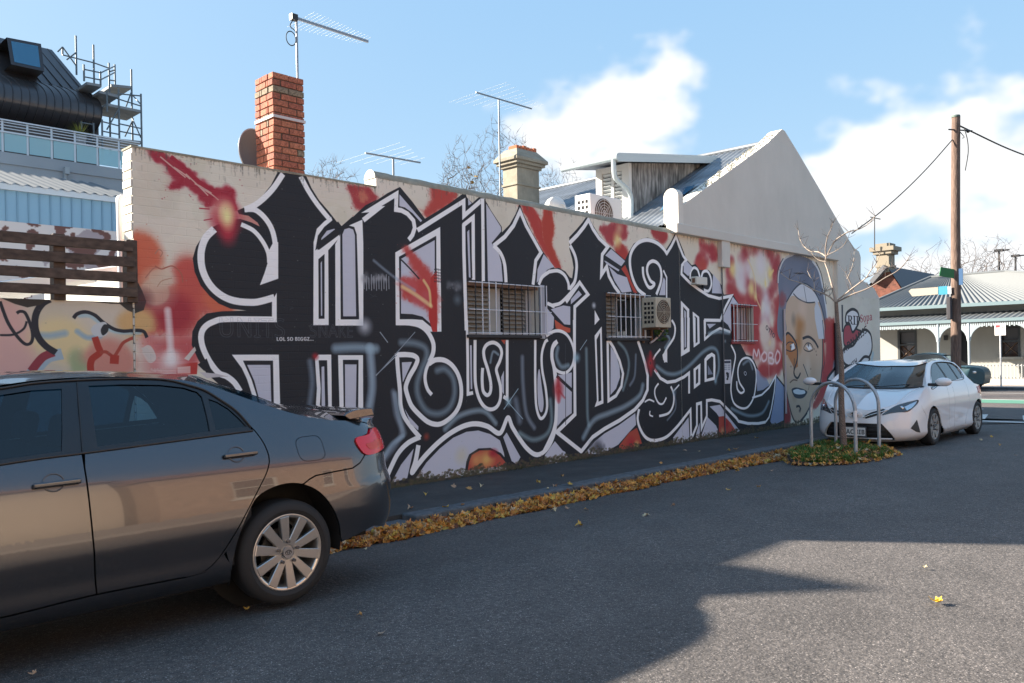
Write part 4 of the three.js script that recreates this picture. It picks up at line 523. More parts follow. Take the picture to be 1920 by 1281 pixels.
// windows -------------------------------------------------------------
const mPaintWhite = M('paintwhite', [0.62, 0.62, 0.66], 0.55), mPaintBlack = M('paintblack', [0.022, 0.022, 0.027], 0.6), mRust = M('rust', [0.16, 0.085, 0.05], 0.85), mFrameGrey = M('framegrey', [0.42, 0.43, 0.45], 0.5);
const mGlassDark = new THREE.MeshPhysicalMaterial({ color: lin(0.03, 0.035, 0.04), roughness: 0.06, side: THREE.DoubleSide, clearcoat: 1, clearcoatRoughness: 0.04 });
const mLouvre = M('louvre', [0.30, 0.27, 0.23], 0.35), mDark = M('dark', [0.012, 0.012, 0.014], 0.9), mCurtain = M('curtain', [0.35, 0.34, 0.31], 0.9);
function windowIn(w, opt) {
  const d = ZW - 0.17, n = part(hall, 'window', box(w.x0, w.x1, w.y0, w.y1, d - 0.06, d - 0.04), opt.glass ?? mGlassDark);
  const f = 0.045; part(n, 'window_frame', merge([box(w.x0, w.x1, w.y1 - f, w.y1, d - 0.04, d + 0.02), box(w.x0, w.x1, w.y0, w.y0 + f, d - 0.04, d + 0.02), box(w.x0, w.x0 + f, w.y0 + f, w.y1 - f, d - 0.04, d + 0.02), box(w.x1 - f, w.x1, w.y0 + f, w.y1 - f, d - 0.04, d + 0.02), ...(opt.mull ?? []).map((x) => box(x - 0.03, x + 0.03, w.y0 + f, w.y1 - f, d - 0.04, d + 0.018))]), opt.frame ?? mFrameGrey);
  part(n, 'lintel', box(w.x0 + 0.003, w.x1 - 0.003, w.y1 - 0.05, w.y1 - 0.003, ZW - 0.15, ZW - 0.012), opt.lintel ?? mRust);
  for (const [a, b] of opt.louvres ?? []) { const k = opt.blades ?? 9; for (let i = 0; i < k; i++) { const y = lerp(w.y0 + 0.07, w.y1 - 0.09, i / (k - 1)), g = new THREE.BoxGeometry(b - a, 0.006, 0.085).rotateX(0.75).translate((a + b) / 2, y, d + 0.035); part(n, 'louvre_blade', g, mLouvre); } }
  part(n, 'sill', box(w.x0 - 0.03, w.x1 + 0.03, w.y0 - 0.045, w.y0 - 0.003, ZW - 0.05, ZW + 0.035, 0.01), opt.sill ?? mPaintBlack);
  const gr = part(hall, 'window_grille', merge([bar(V(w.x0 - 0.02, w.y1 - 0.01, ZW + 0.05), V(w.x1 + 0.06, w.y1 - 0.01, ZW + 0.05), 0.008), bar(V(w.x0 - 0.02, (w.y0 + w.y1) / 2 - 0.02, ZW + 0.05), V(w.x1 + (opt.over ?? 0.06), (w.y0 + w.y1) / 2 - 0.02, ZW + 0.05), 0.007), bar(V(w.x0 - 0.02, w.y0 + 0.02, ZW + 0.05), V(w.x1 + (opt.over ?? 0.06), w.y0 + 0.02, ZW + 0.05), 0.008)]), opt.rail ?? mPaintWhite);
  for (const [x, m] of opt.bars) part(gr, 'bar', bar(V(x, w.y0 + 0.0, ZW + 0.05), V(x, w.y1 + 0.01, ZW + 0.05), 0.0085, 8), m);
  return n;
}
{
  const bx = (px, y) => onZ(px, y, ZW + 0.05).x, B = mPaintBlack, Wt = mPaintWhite;
  windowIn(w1, { mull: [lerp(w1.x0, w1.x1, 0.52), lerp(w1.x0, w1.x1, 0.94)], louvres: [[w1.x0 + 0.05, lerp(w1.x0, w1.x1, 0.37)], [lerp(w1.x0, w1.x1, 0.56), lerp(w1.x0, w1.x1, 0.87)]], blades: 10, over: 0.22, bars: [255, 360, 462, 565, 660, 758, 852, 950, 1045, 1145, 1238, 1322].map((v, i) => [bx(860 + v / 8.005, 580), [1, 2, 3, 10, 11].includes(i) ? Wt : B]) });
  const n1 = part(hall, 'side_panel', box(w1.x1 + 0.004, bx(1024, 580), w1.y0 - 0.05, w1.y1 + 0.02, ZW, ZW + 0.03, 0.006), M('palepaint', [0.36, 0.37, 0.42], 0.6)); n1.userData.label = 'pale painted board beside the wide barred window';
  const d = ZW - 0.16; part(hall, 'curtain', box(lerp(w1.x0, w1.x1, 0.37), lerp(w1.x0, w1.x1, 0.5), w1.y0 + 0.05, w1.y1 - 0.06, d, d + 0.012), mCurtain);
  windowIn(w2, { mull: [lerp(w2.x0, w2.x1, 0.42)], louvres: [[w2.x0 + 0.05, lerp(w2.x0, w2.x1, 0.36)]], blades: 10, bars: [[258, B], [345, B], [435, Wt], [525, Wt], [620, Wt], [705, Wt], [790, Wt], [880, Wt]].map(([v, m]) => [bx(1120 + v / 9.856, 590), m]) });
  windowIn(w3, { sill: M('redpaint', [0.25, 0.03, 0.03], 0.6), lintel: M('redpaint', [0.25, 0.03, 0.03], 0.6), frame: M('redframe', [0.28, 0.035, 0.035], 0.55), mull: [lerp(w3.x0, w3.x1, 0.5)], bars: [190, 265, 330, 400, 450, 500, 560].map((v, i) => [bx(1360 + v / 11.65, 600), i < 2 ? Wt : [B, mRust][i % 2]]) });
  for (let i = 0; i < 7; i++) { const x = lerp(w3.x0, w3.x1, 0.56 + i * 0.055); part(hall, 'curtain_fold', new THREE.CylinderGeometry(0.035, 0.035, w3.y1 - w3.y0 - 0.1, 8, 1, true).translate(x, (w3.y0 + w3.y1) / 2, ZW - 0.155), M('curtainpink', [0.42, 0.33, 0.33], 0.95)); }
}
{ // poster
  const a = onZ(1356, 675, ZW), b = onZ(1371.3, 719, ZW), t = canvasTex(128, 256, (c, w, h) => { c.fillStyle = '#c9c9cf'; c.fillRect(0, 0, w, h); c.fillStyle = '#3d4150'; c.fillRect(10, 12, 108, 26); c.fillStyle = '#9a9ca8'; for (let k = 0; k < 6; k++) c.fillRect(10 + (k % 2) * 58, 52 + Math.floor(k / 2) * 22, 46, 14); c.fillStyle = '#23252c'; c.beginPath(); c.ellipse(64, 150, 26, 16, 0.4, 0, 7); c.ellipse(70, 178, 18, 20, 0, 0, 7); c.ellipse(60, 206, 16, 13, 0, 0, 7); c.fill(); c.strokeStyle = '#23252c'; c.lineWidth = 4; c.beginPath(); c.moveTo(40, 170); c.lineTo(96, 140); c.stroke(); });
  single('poster', box(a.x, b.x, b.y, a.y, ZW + 0.001, ZW + 0.004), new THREE.MeshStandardMaterial({ map: t, roughness: 0.8, side: THREE.DoubleSide }), 'small white paper poster pasted on the black graffiti below the red window', 'poster');
}

// ------------------------------------------------------------------ car kit: a curved body side in (q, y), q running along the car and round its ends
function project(P) { const x = P.x, y = P.y - EYE, z = P.z, w = x * FWD.x + z * FWD.z, a = F * (x * RGT.x + z * RGT.z) / w, b = -F * y / w; return [PX + a * cR + b * sR, PY - a * sR + b * cR]; }
function spline1(pts) {   // smooth curve through (t, value), no overshoot
  const n = pts.length, m = [], d = []; for (let i = 0; i < n - 1; i++) d.push((pts[i + 1][1] - pts[i][1]) / (pts[i + 1][0] - pts[i][0]));
  for (let i = 0; i < n; i++) m.push(i === 0 ? d[0] : i === n - 1 ? d[n - 2] : d[i - 1] * d[i] <= 0 ? 0 : 2 / (1 / d[i - 1] + 1 / d[i]));
  return (t) => { if (t <= pts[0][0]) return pts[0][1] + m[0] * (t - pts[0][0]); if (t >= pts[n - 1][0]) return pts[n - 1][1] + m[n - 1] * (t - pts[n - 1][0]); let i = 0; while (t > pts[i + 1][0]) i++; const h = pts[i + 1][0] - pts[i][0], s = (t - pts[i][0]) / h, s2 = s * s, s3 = s2 * s; return pts[i][1] * (2 * s3 - 3 * s2 + 1) + m[i] * h * (s3 - 2 * s2 + s) + pts[i + 1][1] * (3 * s2 - 2 * s3) + m[i + 1] * h * (s3 - s2); };
}
function curve2(pts, n, closed = false) { return new THREE.CatmullRomCurve3(pts.map(([x, y]) => V(x, y, 0)), closed, 'centripetal').getSpacedPoints(n).map((p) => [p.x, p.y]); }
function shell(c) {
  const zc = c.zs - c.b;
  const table = (x0, A, n) => { const s = [0], p = []; const N = 400; for (let i = 0; i <= N; i++) { const th = Math.PI / 2 * (1 - i / N), cs = Math.max(Math.cos(th), 0), sn = Math.max(Math.sin(th), 0); p.push([A * Math.pow(cs, 2 / n), c.b * Math.pow(sn, 2 / n)]); if (i) s.push(s[i - 1] + Math.hypot(p[i][0] - p[i - 1][0], p[i][1] - p[i - 1][1])); } return { s, p, L: s[N] }; };
  const tr = table(0, c.Ar, c.nr ?? 4), tf = table(0, c.Af, c.nf ?? 4), look = (t, d) => { let lo = 0, hi = t.s.length - 1; d = clamp(d, 0, t.L); while (hi - lo > 1) { const m = (lo + hi) >> 1; if (t.s[m] > d) hi = m; else lo = m; } const k = (d - t.s[lo]) / Math.max(1e-9, t.s[hi] - t.s[lo]); const a = t.p[lo], b = t.p[hi]; const tx = b[0] - a[0], tz = b[1] - a[1], l = Math.hypot(tx, tz) || 1; return [lerp(a[0], b[0], k), lerp(a[1], b[1], k), -tz / l, tx / l]; };
  const qR = c.x0r + tr.L, qF = c.x0f - tf.L, o = { qR, qF, zc, c };
  const base = (q) => { if (q > c.x0r) { const e = look(tr, q - c.x0r); return [c.x0r + e[0], zc + e[1], e[2], e[3]]; } if (q < c.x0f) { const e = look(tf, c.x0f - q); return [c.x0f - e[0], zc + e[1], -e[2], e[3]]; } return [q, zc + c.b, 0, 1]; };
  o.P = (q, y, off = 0) => {
    let flip = false; if (q > qR) { q = 2 * qR - q; flip = true; } else if (q < qF) { q = 2 * qF - q; flip = true; }
    const [x, z, nx, nz] = base(q), kr = q > c.x0r ? sstep(c.er[0], c.er[1], (q - c.x0r) / tr.L) : 0, kf = q < c.x0f ? sstep(c.ef[0], c.ef[1], (c.x0f - q) / tf.L) : 0;
    let ins = c.prof(y); if (kr) ins = lerp(ins, c.profR(y), kr); if (kf) ins = lerp(ins, c.profF(y), kf);
    if (c.dent) ins += c.dent(q, y);
    ins -= off; const r = V(x - nx * ins, y, z - nz * ins); if (flip) r.z = 2 * zc - r.z; return r;
  };
  o.N = (q, y) => { const e = 0.004, a = o.P(q + e, y).sub(o.P(q - e, y)), b = o.P(q, y + e).sub(o.P(q, y - e)), n = a.cross(b); n.normalize(); if (n.z < 0 && q < c.x0r && q > c.x0f) n.negate(); const h = o.P(q, y); if ((h.x - (c.x0f + c.x0r) / 2) * n.x + (h.z - zc) * n.z < 0) n.negate(); return n; };
  o.solve = (px, py) => { const g = onZ(px, py, c.zs); let q = clamp(g.x, qF + 0.02, qR - 0.02), y = clamp(g.y, 0.1, 1.5); for (let i = 0; i < 40; i++) { const f = (a, b) => { const p = project(o.P(a, b)); return [p[0] - px, p[1] - py]; }, f0 = f(q, y), e = 0.003, fq = f(q + e, y), fy = f(q, y + e), a = (fq[0] - f0[0]) / e, b = (fy[0] - f0[0]) / e, cc = (fq[1] - f0[1]) / e, d = (fy[1] - f0[1]) / e, det = a * d - b * cc; if (Math.abs(det) < 1e-6) break; const dq = (-f0[0] * d + f0[1] * b) / det, dy = (-f0[1] * a + f0[0] * cc) / det; q += clamp(dq, -0.12, 0.12); y += clamp(dy, -0.12, 0.12); if (Math.hypot(f0[0], f0[1]) < 0.02) break; } return [q, y]; };
  o.mirror = (g) => { const m = g.clone(); m.userData = {}; const p = m.attributes.position, n = m.attributes.normal; for (let i = 0; i < p.count; i++) { p.setZ(i, 2 * zc - p.getZ(i)); if (n) n.setZ(i, -n.getZ(i)); } if (m.index) { const a = m.index.array; for (let i = 0; i < a.length; i += 3) { const t = a[i]; a[i] = a[i + 1]; a[i + 1] = t; } } else { for (const k of Object.keys(m.attributes)) { const at = m.attributes[k], s = at.itemSize, A = at.array; for (let i = 0; i < at.count; i += 3) for (let j = 0; j < s; j++) { const t = A[i * s + j]; A[i * s + j] = A[(i + 1) * s + j]; A[(i + 1) * s + j] = t; } } } return m; };
  o.panel = (poly, { holes = [], off = 0, edge = 0.014, max = 0.05, it = 8 } = {}) => {
    const s = new THREE.Shape(poly.map(([a, b]) => new THREE.Vector2(a, b))); for (const h of holes) s.holes.push(new THREE.Path(h.map(([a, b]) => new THREE.Vector2(a, b))));
    let g = new THREE.ShapeGeometry(s); g.deleteAttribute('normal'); g.deleteAttribute('uv'); g = new TessellateModifier(max, it).modify(g.toNonIndexed()); for (const k of Object.keys(g.attributes)) if (k !== 'position') g.deleteAttribute(k);
    const p = g.attributes.position, nn = new Float32Array(p.count * 3), memo = new Map(), get = (a, b) => { const k = a.toFixed(5) + ',' + b.toFixed(5); let r = memo.get(k); if (!r) { r = [o.P(a, b, off), o.N(a, b)]; memo.set(k, r); } return r; };
    for (let i = 0; i < p.count; i++) { const [v, n] = get(p.getX(i), p.getY(i)); p.setXYZ(i, v.x, v.y, v.z); nn[i * 3] = n.x; nn[i * 3 + 1] = n.y; nn[i * 3 + 2] = n.z; }
    // keep winding in step with the outward normal
    for (let i = 0; i < p.count; i += 3) { const a = V(0, 0, 0).fromBufferAttribute(p, i), b = V(0, 0, 0).fromBufferAttribute(p, i + 1), d = V(0, 0, 0).fromBufferAttribute(p, i + 2), n = b.clone().sub(a).cross(d.clone().sub(a)); if (n.x * nn[i * 3] + n.y * nn[i * 3 + 1] + n.z * nn[i * 3 + 2] < 0) { p.setXYZ(i, b.x, b.y, b.z); p.setXYZ(i + 1, a.x, a.y, a.z); for (let j = 0; j < 3; j++) { const t = nn[i * 3 + j]; nn[i * 3 + j] = nn[i * 3 + 3 + j]; nn[i * 3 + 3 + j] = t; } } }
    g.setAttribute('normal', new THREE.BufferAttribute(nn, 3)); g.setAttribute('uv', new THREE.BufferAttribute(new Float32Array(p.count * 2), 2));
    if (!edge) return g;
    const e = []; for (const ring of [poly, ...holes]) for (let i = 0; i < ring.length; i++) { const a = ring[i], b = ring[(i + 1) % ring.length], k = Math.max(1, Math.ceil(Math.hypot(a[0] - b[0], a[1] - b[1]) / 0.08)); for (let j = 0; j < k; j++) { const u = [lerp(a[0], b[0], j / k), lerp(a[1], b[1], j / k)], w = [lerp(a[0], b[0], (j + 1) / k), lerp(a[1], b[1], (j + 1) / k)], A = o.P(...u, off), B = o.P(...w, off), C = o.P(...w, off - edge), D = o.P(...u, off - edge); e.push(A, B, C, A, C, D); } }
    const eg = new THREE.BufferGeometry().setFromPoints(e); eg.computeVertexNormals(); eg.setAttribute('uv', new THREE.BufferAttribute(new Float32Array(e.length * 2), 2));
    return mergeGeometries([g, eg]);
  };
  return o;
}
const polyV = (pts, n = 24) => { const c = new THREE.CatmullRomCurve3(pts, false, 'centripetal'); return (t) => c.getPoint(clamp(t)); };
const lineV = (a, b) => (t) => a.clone().lerp(b, t);
// half of a lid, roof or screen between four edge curves; the other half is its mirror
function coons(c0, c1, d0, d1, nu = 16, nv = 16, bulge = 0) {
  const p00 = c0(0), p01 = c0(1), p10 = c1(0), p11 = c1(1);
  return grid((u, v) => { const a = c0(u).lerp(c1(u), v), b = d0(v).lerp(d1(v), u), s = p00.clone().lerp(p01, u).lerp(p10.clone().lerp(p11, u), v); const r = a.add(b).sub(s); r.y += bulge * (1 - u * u) * 4 * v * (1 - v); return r; }, nu, nv);
}
function orient(g, dir) { // make normals agree with dir
  const n = g.attributes.normal; let s = 0; for (let i = 0; i < n.count; i++) s += n.getX(i) * dir.x + n.getY(i) * dir.y + n.getZ(i) * dir.z; if (s < 0) { const a = g.index.array; for (let i = 0; i < a.length; i += 3) { const t = a[i]; a[i] = a[i + 1]; a[i + 1] = t; } g.computeVertexNormals(); } return g;
}
const both = (S, g) => merge([g, S.mirror(g)]);
function wheel(parent, x, y, z, R, W, side, spokes, mRim, mTyre, { rim = 0.64, cap = null, cover = false } = {}) {   // z: outer face, side: +1 faces +z
  const w = new THREE.Group(); w.name = 'wheel'; w.position.set(x, y, z).sub(parent.position); parent.add(w);
  const add = (n, g, m, p = w) => { g.userData.local = true; if (side < 0) g.rotateY(Math.PI); const o = shade(new THREE.Mesh(g, m)); o.name = n; p.add(o); return o; };
  const r = R * rim, prof = [[r - 0.012, -W + 0.015], [r + 0.03, -W], [R - 0.03, -W + 0.002], [R - 0.006, -W + 0.022], [R, -W + 0.05], [R, -0.05], [R - 0.005, -0.024], [R - 0.03, -0.004], [R - 0.06, 0.001], [r + 0.035, 0], [r + 0.012, -0.008], [r, -0.016]].map(([a, b]) => new THREE.Vector2(a, b));
  add('tyre', new THREE.LatheGeometry(prof, 64).rotateX(Math.PI / 2), mTyre);
  const rp = [[r - 0.055, -W + 0.02], [r - 0.03, -W + 0.03], [r - 0.035, -0.05], [r - 0.02, -0.022], [r - 0.016, -0.012], [r + 0.002, -0.009], [r + 0.006, -0.014], [r + 0.004, -0.03]].map(([a, b]) => new THREE.Vector2(a, b));
  add('rim', new THREE.LatheGeometry(rp, 64).rotateX(Math.PI / 2), mRim);
  add('brake_disc', new THREE.CylinderGeometry(r * 0.62, r * 0.62, 0.02, 32).rotateX(Math.PI / 2).translate(0, 0, -0.1), M('disc', [0.10, 0.10, 0.10], 0.5, { metalness: 0.8 }));
  add('hub', new THREE.CylinderGeometry(r * 0.30, r * 0.34, 0.05, 32).rotateX(Math.PI / 2).translate(0, 0, -0.05), mRim);
  for (let k = 0; k < spokes; k++) {
    const s = new THREE.Shape(), w0 = r * (cover ? 0.16 : 0.085), w1 = r * (cover ? 0.2 : 0.125); s.moveTo(-w0, r * 0.2); s.lineTo(w0, r * 0.2); s.lineTo(w1, r - 0.014); s.lineTo(-w1, r - 0.014); s.lineTo(-w0, r * 0.2);
    const g = new THREE.ExtrudeGeometry(s, { depth: 0.028, bevelEnabled: true, bevelSize: 0.004, bevelThickness: 0.004, bevelSegments: 1 }); const p = g.attributes.position; for (let i = 0; i < p.count; i++) { const t = (p.getY(i) - r * 0.2) / (r * 0.8); p.setZ(i, p.getZ(i) - 0.052 + 0.014 * t); } g.computeVertexNormals(); g.rotateZ(k / spokes * Math.PI * 2 + 0.1); add('spoke', g, mRim);
  }
  for (let k = 0; k < 5; k++) add('wheel_nut', new THREE.CylinderGeometry(0.011, 0.012, 0.03, 6).rotateX(Math.PI / 2).translate(Math.cos(k / 5 * 6.2832 + 0.3) * r * 0.29, Math.sin(k / 5 * 6.2832 + 0.3) * r * 0.29, -0.012), M('nut', [0.18, 0.18, 0.19], 0.3, { metalness: 0.9 }));
  const c = add('centre_cap', new THREE.CylinderGeometry(r * 0.145, r * 0.15, 0.014, 24).rotateX(Math.PI / 2).translate(0, 0, -0.014), M('cap', [0.42, 0.42, 0.43], 0.3, { metalness: 0.8 }));
  add('cap_emblem', merge([new THREE.TorusGeometry(r * 0.09, 0.0022, 6, 24).scale(1, 0.68, 1), new THREE.TorusGeometry(r * 0.045, 0.002, 6, 20).scale(0.7, 1.3, 1), new THREE.TorusGeometry(r * 0.06, 0.002, 6, 20).scale(1.1, 0.5, 1).translate(0, r * 0.022, 0)]).translate(0, 0, -0.006), M('emblem', [0.08, 0.08, 0.08], 0.35, { metalness: 0.7 }));
  return w;
}
const mTyre = new THREE.MeshStandardMaterial({ color: lin(0.016, 0.016, 0.017), roughness: 0.78, side: THREE.DoubleSide });
const mAlloy = M('alloy', [0.52, 0.50, 0.47], 0.28, { metalness: 0.85 });
const carPaint = (r, g, b, metal, rough) => new THREE.MeshPhysicalMaterial({ color: lin(r, g, b), metalness: metal, roughness: rough, clearcoat: 1, clearcoatRoughness: 0.03, side: THREE.DoubleSide });
const carGlass = (r, g, b, ior = 1.52) => new THREE.MeshPhysicalMaterial({ color: lin(r, g, b), transmission: 1, thickness: 0, roughness: 0.01, ior, side: THREE.DoubleSide });
const mTrim = M('trim', [0.018, 0.018, 0.02], 0.42), mRubber = M('rubber', [0.012, 0.012, 0.013], 0.7), mUnder = M('under', [0.008, 0.008, 0.008], 0.95), mSeat = M('seat', [0.03, 0.03, 0.033], 0.9);
function seat(p, x, y, z, dir, w = 0.5) {   // dir: +1 when the back leans towards +x
  part(p, 'seat', merge([box(x - 0.25, x + 0.25, y, y + 0.16, z - w / 2, z + w / 2, 0.06), new RoundedBoxGeometry(0.15, 0.58, w, 3, 0.06).rotateZ(-0.28 * dir).translate(x + 0.28 * dir, y + 0.38, z)]), mSeat);
  part(p, 'headrest', new RoundedBoxGeometry(0.1, 0.18, 0.26, 3, 0.045).rotateZ(-0.2 * dir).translate(x + 0.40 * dir, y + 0.76, z), mSeat);
}

// ------------------------------------------------------------------ dark grey sedan parked half over the lowered kerb
{
  const prof = spline1([[0.14, 0.16], [0.19, 0.10], [0.235, 0.050], [0.28, 0.026], [0.33, 0.018], [0.39, 0.016], [0.46, 0.008], [0.55, 0.0], [0.65, 0.0045], [0.75, 0.013], [0.85, 0.027], [0.92, 0.043], [1.0, 0.069], [1.08, 0.101], [1.13, 0.123], [1.2, 0.155], [1.3, 0.212], [1.4, 0.272], [1.46, 0.315], [1.52, 0.40]]);
  const profR = spline1([[0.14, 0.22], [0.25, 0.12], [0.34, 0.05], [0.42, 0.015], [0.55, 0.0], [0.68, 0.005], [0.74, 0.03], [0.9, 0.055], [1.0, 0.085], [1.08, 0.13], [1.14, 0.2], [1.2, 0.32]]);
  const profF = spline1([[0.14, 0.2], [0.22, 0.08], [0.32, 0.02], [0.5, 0.0], [0.6, 0.03], [0.7, 0.09], [0.8, 0.22], [0.86, 0.4]]);
  const S = shell({ zs: -4.72, b: 0.82, x0f: 0.62, Af: 1.4, nf: 3.4, x0r: 2.4, Ar: 1.45, nr: 4, prof, profR, profF, er: [0.35, 0.75], ef: [0.35, 0.8] });
  const Q = (p) => p.map(([x, y]) => S.solve(x, y));
  const car = thing('sedan', 'dark grey four door sedan with alloy wheels and boot spoiler', 'car', [1.55, 0, S.zc]);
  const paint = carPaint(0.095, 0.096, 0.104, 0.9, 0.25), glass = carGlass(0.08, 0.20, 0.30, 1.6);
  const two = (name, g, m, onto = car) => { const a = part(onto, name, g, m); const b = onto === car ? part(car, name, S.mirror(g.clone().translate(car.position.x, car.position.y, car.position.z)), m) : null; return [a, b]; };
  // outlines traced on the body side
  const archPx = [[431, 1097], [434, 1070], [440, 1035], [450, 1000], [465, 962], [482, 932], [513, 913], [545, 905.5], [570, 908], [590, 916], [608, 930], [622, 948], [632, 968], [638, 990], [640, 1012]];
  const arch = curve2(Q(archPx), 40);
  const split = (y) => spline1([[0.2, S.solve(182, 1114)[0]], [1.1, S.solve(153, 845)[0]], [1.46, S.solve(140, 718)[0]]])(y);
  const rearEdge = curve2(Q([[476, 806], [490, 824], [501, 846], [505, 864], [500, 886], [486, 915], [464, 958], [441, 1000], [420, 1033], [404, 1054], [384, 1071], [352, 1082]]), 30);
  const beltR = Q([[157, 848], [240, 837], [330, 825], [420, 813], [474, 806]]);
  const gap = 0.0045;
  const fd0 = 0.46;   // leading edge of the front door
  const belt = spline1([[-0.1, 0.975], [0.5, 1.0], ...Q([[2, 869], [75, 858], [157, 848], [240, 837], [330, 825], [420, 813], [474, 806]])]);
  const doorLow = spline1([[fd0, 0.325], [S.solve(0, 1159)[0], S.solve(0, 1159)[1]], [S.solve(181, 1115)[0], S.solve(181, 1115)[1]], [S.solve(352, 1082)[0], S.solve(352, 1082)[1]]]);
  const sx = S.solve(181, 1115)[0];
  const rng2 = (a, b, n) => Array.from({ length: n + 1 }, (_, i) => lerp(a, b, i / n));
  // rear door
  const rdoor = [...rng2(S.solve(157, 848)[0] + gap, S.solve(474, 806)[0] - gap, 10).map((q) => [q, belt(q) - 0.012]), ...rearEdge.map(([q, y]) => [q - gap, y]), ...rng2(S.solve(345, 1083)[0], sx + gap, 8).map((q) => [q, doorLow(q) + gap]), ...rng2(0.4, 1.0, 5).map((y) => [split(y) + gap, y])];
  const [rd, rdF] = two('rear_door', S.panel(rdoor, { max: 0.03, it: 9 }), paint);
  const fdoor = [...rng2(fd0 + 0.02, split(1.08) - gap, 10).map((q) => [q, belt(q) - 0.012]), ...rng2(1.0, 0.4, 5).map((y) => [split(y) - gap, y]), ...rng2(sx - gap, fd0 + 0.03, 8).map((q) => [q, doorLow(q) + gap]), [fd0, 0.5], [fd0 - 0.01, 0.8]];
  const [fd, fdF] = two('front_door', S.panel(fdoor, { max: 0.03, it: 9 }), paint);
  // sill
  const sill = [...rng2(0.52, sx, 8).map((q) => [q, doorLow(q) - gap]), ...rng2(sx, S.solve(345, 1083)[0], 6).map((q) => [q, doorLow(q) - gap]), ...Q([[386, 1074], [406, 1058], [420, 1040]]), ...arch.slice(0, 5).reverse().map(([q, y]) => [q - 0.006, y]), ...Q([[428, 1098]]), ...rng2(S.solve(426, 1097)[0], 0.54, 10).map((q) => [q, 0.205])];
  two('sill', S.panel(sill), paint);
  // quarter panel, from wheel arch over the pillar to the boot edge
  const seam = Q([[570, 907], [580, 899], [592, 892], [625, 885], [661, 878], [675, 868], [684, 853]]);
  const frameOut = Q([[470, 801], [455, 783], [440, 768], [412, 749], [384, 732], [350, 721], [310, 716]]);
  const lampEdge = Q([[684, 853], [672, 841], [664, 823], [688, 813]]);
  const railPx = [[310, 710.5], [345, 713], [400, 725], [450, 743], [500, 760.5], [540, 773], [575, 782], [620, 788], [668, 790]];
  const railQ = Q(railPx);
  const iSeam = arch.findIndex(([q]) => q > seam[0][0]);
  const quarter = [...rearEdge.map(([q, y]) => [q + gap, y]), ...Q([[390, 1072], [408, 1056], [424, 1034]]), ...arch.slice(3, iSeam), ...seam.map(([q, y]) => [q - 0.002, y + gap]), ...lampEdge.slice(1), [lampEdge[3][0] + 0.09, 1.09], ...railQ.slice().reverse(), ...frameOut.slice().reverse().map(([q, y]) => [q + 0.004, y + 0.004])];
  const flapPx = curve2(Q([[554, 828], [560, 821], [576, 818], [592, 817], [601, 823], [607, 840], [610, 853], [604, 861], [588, 864], [572, 865], [563, 859], [557, 844]]), 36, true).slice(0, -1);
  const [qp] = two('quarter_panel', S.panel(quarter, { holes: [flapPx], max: 0.045 }), paint);
  const cen = flapPx.reduce((a, p) => [a[0] + p[0] / flapPx.length, a[1] + p[1] / flapPx.length], [0, 0]);
  part(qp, 'fuel_flap', S.panel(flapPx.map(([q, y]) => [cen[0] + (q - cen[0]) * 0.96, cen[1] + (y - cen[1]) * 0.96]), { max: 0.04 }), paint);
  // bumper wraps the rear
  const qE = S.qR, bump = [...seam.map(([q, y]) => [q + 0.002, y - gap]), [S.solve(700, 853)[0], 0.90], [S.solve(700, 853)[0] + 0.1, 0.88], [qE, 0.86], [qE, 0.26], [S.solve(722, 974)[0], S.solve(722, 974)[1] - 0.05], ...Q([[700, 986], [670, 1002], [641, 1016]]), ...arch.slice(iSeam + 1, -1).reverse()];
  part(car, 'rear_bumper', both(S, S.panel(bump, { max: 0.05 })), paint);
  // tail lamp, boot rear
  const lamp = [...curve2([...Q([[684, 852], [673, 841], [665, 826], [667, 821], [690, 813.5]]), [lampEdge[3][0] + 0.10, 1.055], [lampEdge[3][0] + 0.26, 1.04], [lampEdge[3][0] + 0.28, 0.93], [lampEdge[3][0] + 0.15, 0.90]], 40, true).slice(0, -1)];
  const mLamp = new THREE.MeshPhysicalMaterial({ color: lin(0.62, 0.006, 0.02), roughness: 0.2, clearcoat: 0.35, clearcoatRoughness: 0.05, side: THREE.DoubleSide });
  const [tl] = two('tail_light', S.panel(lamp, { off: 0.012, edge: 0.03, max: 0.03 }), mLamp);
  { const c0 = lamp.reduce((a, p) => [a[0] + p[0] / lamp.length, a[1] + p[1] / lamp.length], [0, 0]); part(tl, 'reflector', S.panel(lamp.map(([q, y]) => [c0[0] + (q - c0[0]) * 0.55 - 0.01, c0[1] - 0.02 + (y - c0[1]) * 0.35]), { off: 0.0145, edge: 0.001, max: 0.03 }), new THREE.MeshPhysicalMaterial({ color: lin(0.55, 0.04, 0.02), roughness: 0.25, side: THREE.DoubleSide })); }
  part(car, 'boot_rear', both(S, S.panel([[lampEdge[3][0] + 0.28, 0.895], [qE, 0.865], [qE, 1.10], [lampEdge[3][0] + 0.10, 1.10], [lampEdge[3][0] + 0.06, 1.062], [lampEdge[3][0] + 0.27, 1.05]], { max: 0.06 })), paint);
  // glass house: black frame with three openings
  const fw = [[0.40, 1.045], ...Q([[2, 862], [60, 854.5], [116, 846.5], [116, 729], [60, 732], [2, 741]]), [0.92, 1.375], [0.72, 1.24]];
  const rw = Q([[183, 838], [176, 790], [166, 723.5], [230, 721], [300, 722], [345, 727], [370, 735], [379, 744], [386, 770], [394, 809], [330, 818], [250, 829]]);
  const qw = Q([[405, 807], [396, 770], [391, 748], [408, 754], [428, 766], [448, 784], [463, 800]]);
  const outer = [[0.34, 1.01], ...rng2(0.5, S.solve(470, 805)[0], 14).map((q) => [q, belt(q) - 0.006]), ...frameOut.slice(0, -1), ...Q([[310, 713], [230, 711.5], [140, 714], [60, 720], [2, 729]]), [0.95, 1.41], [0.66, 1.25]];
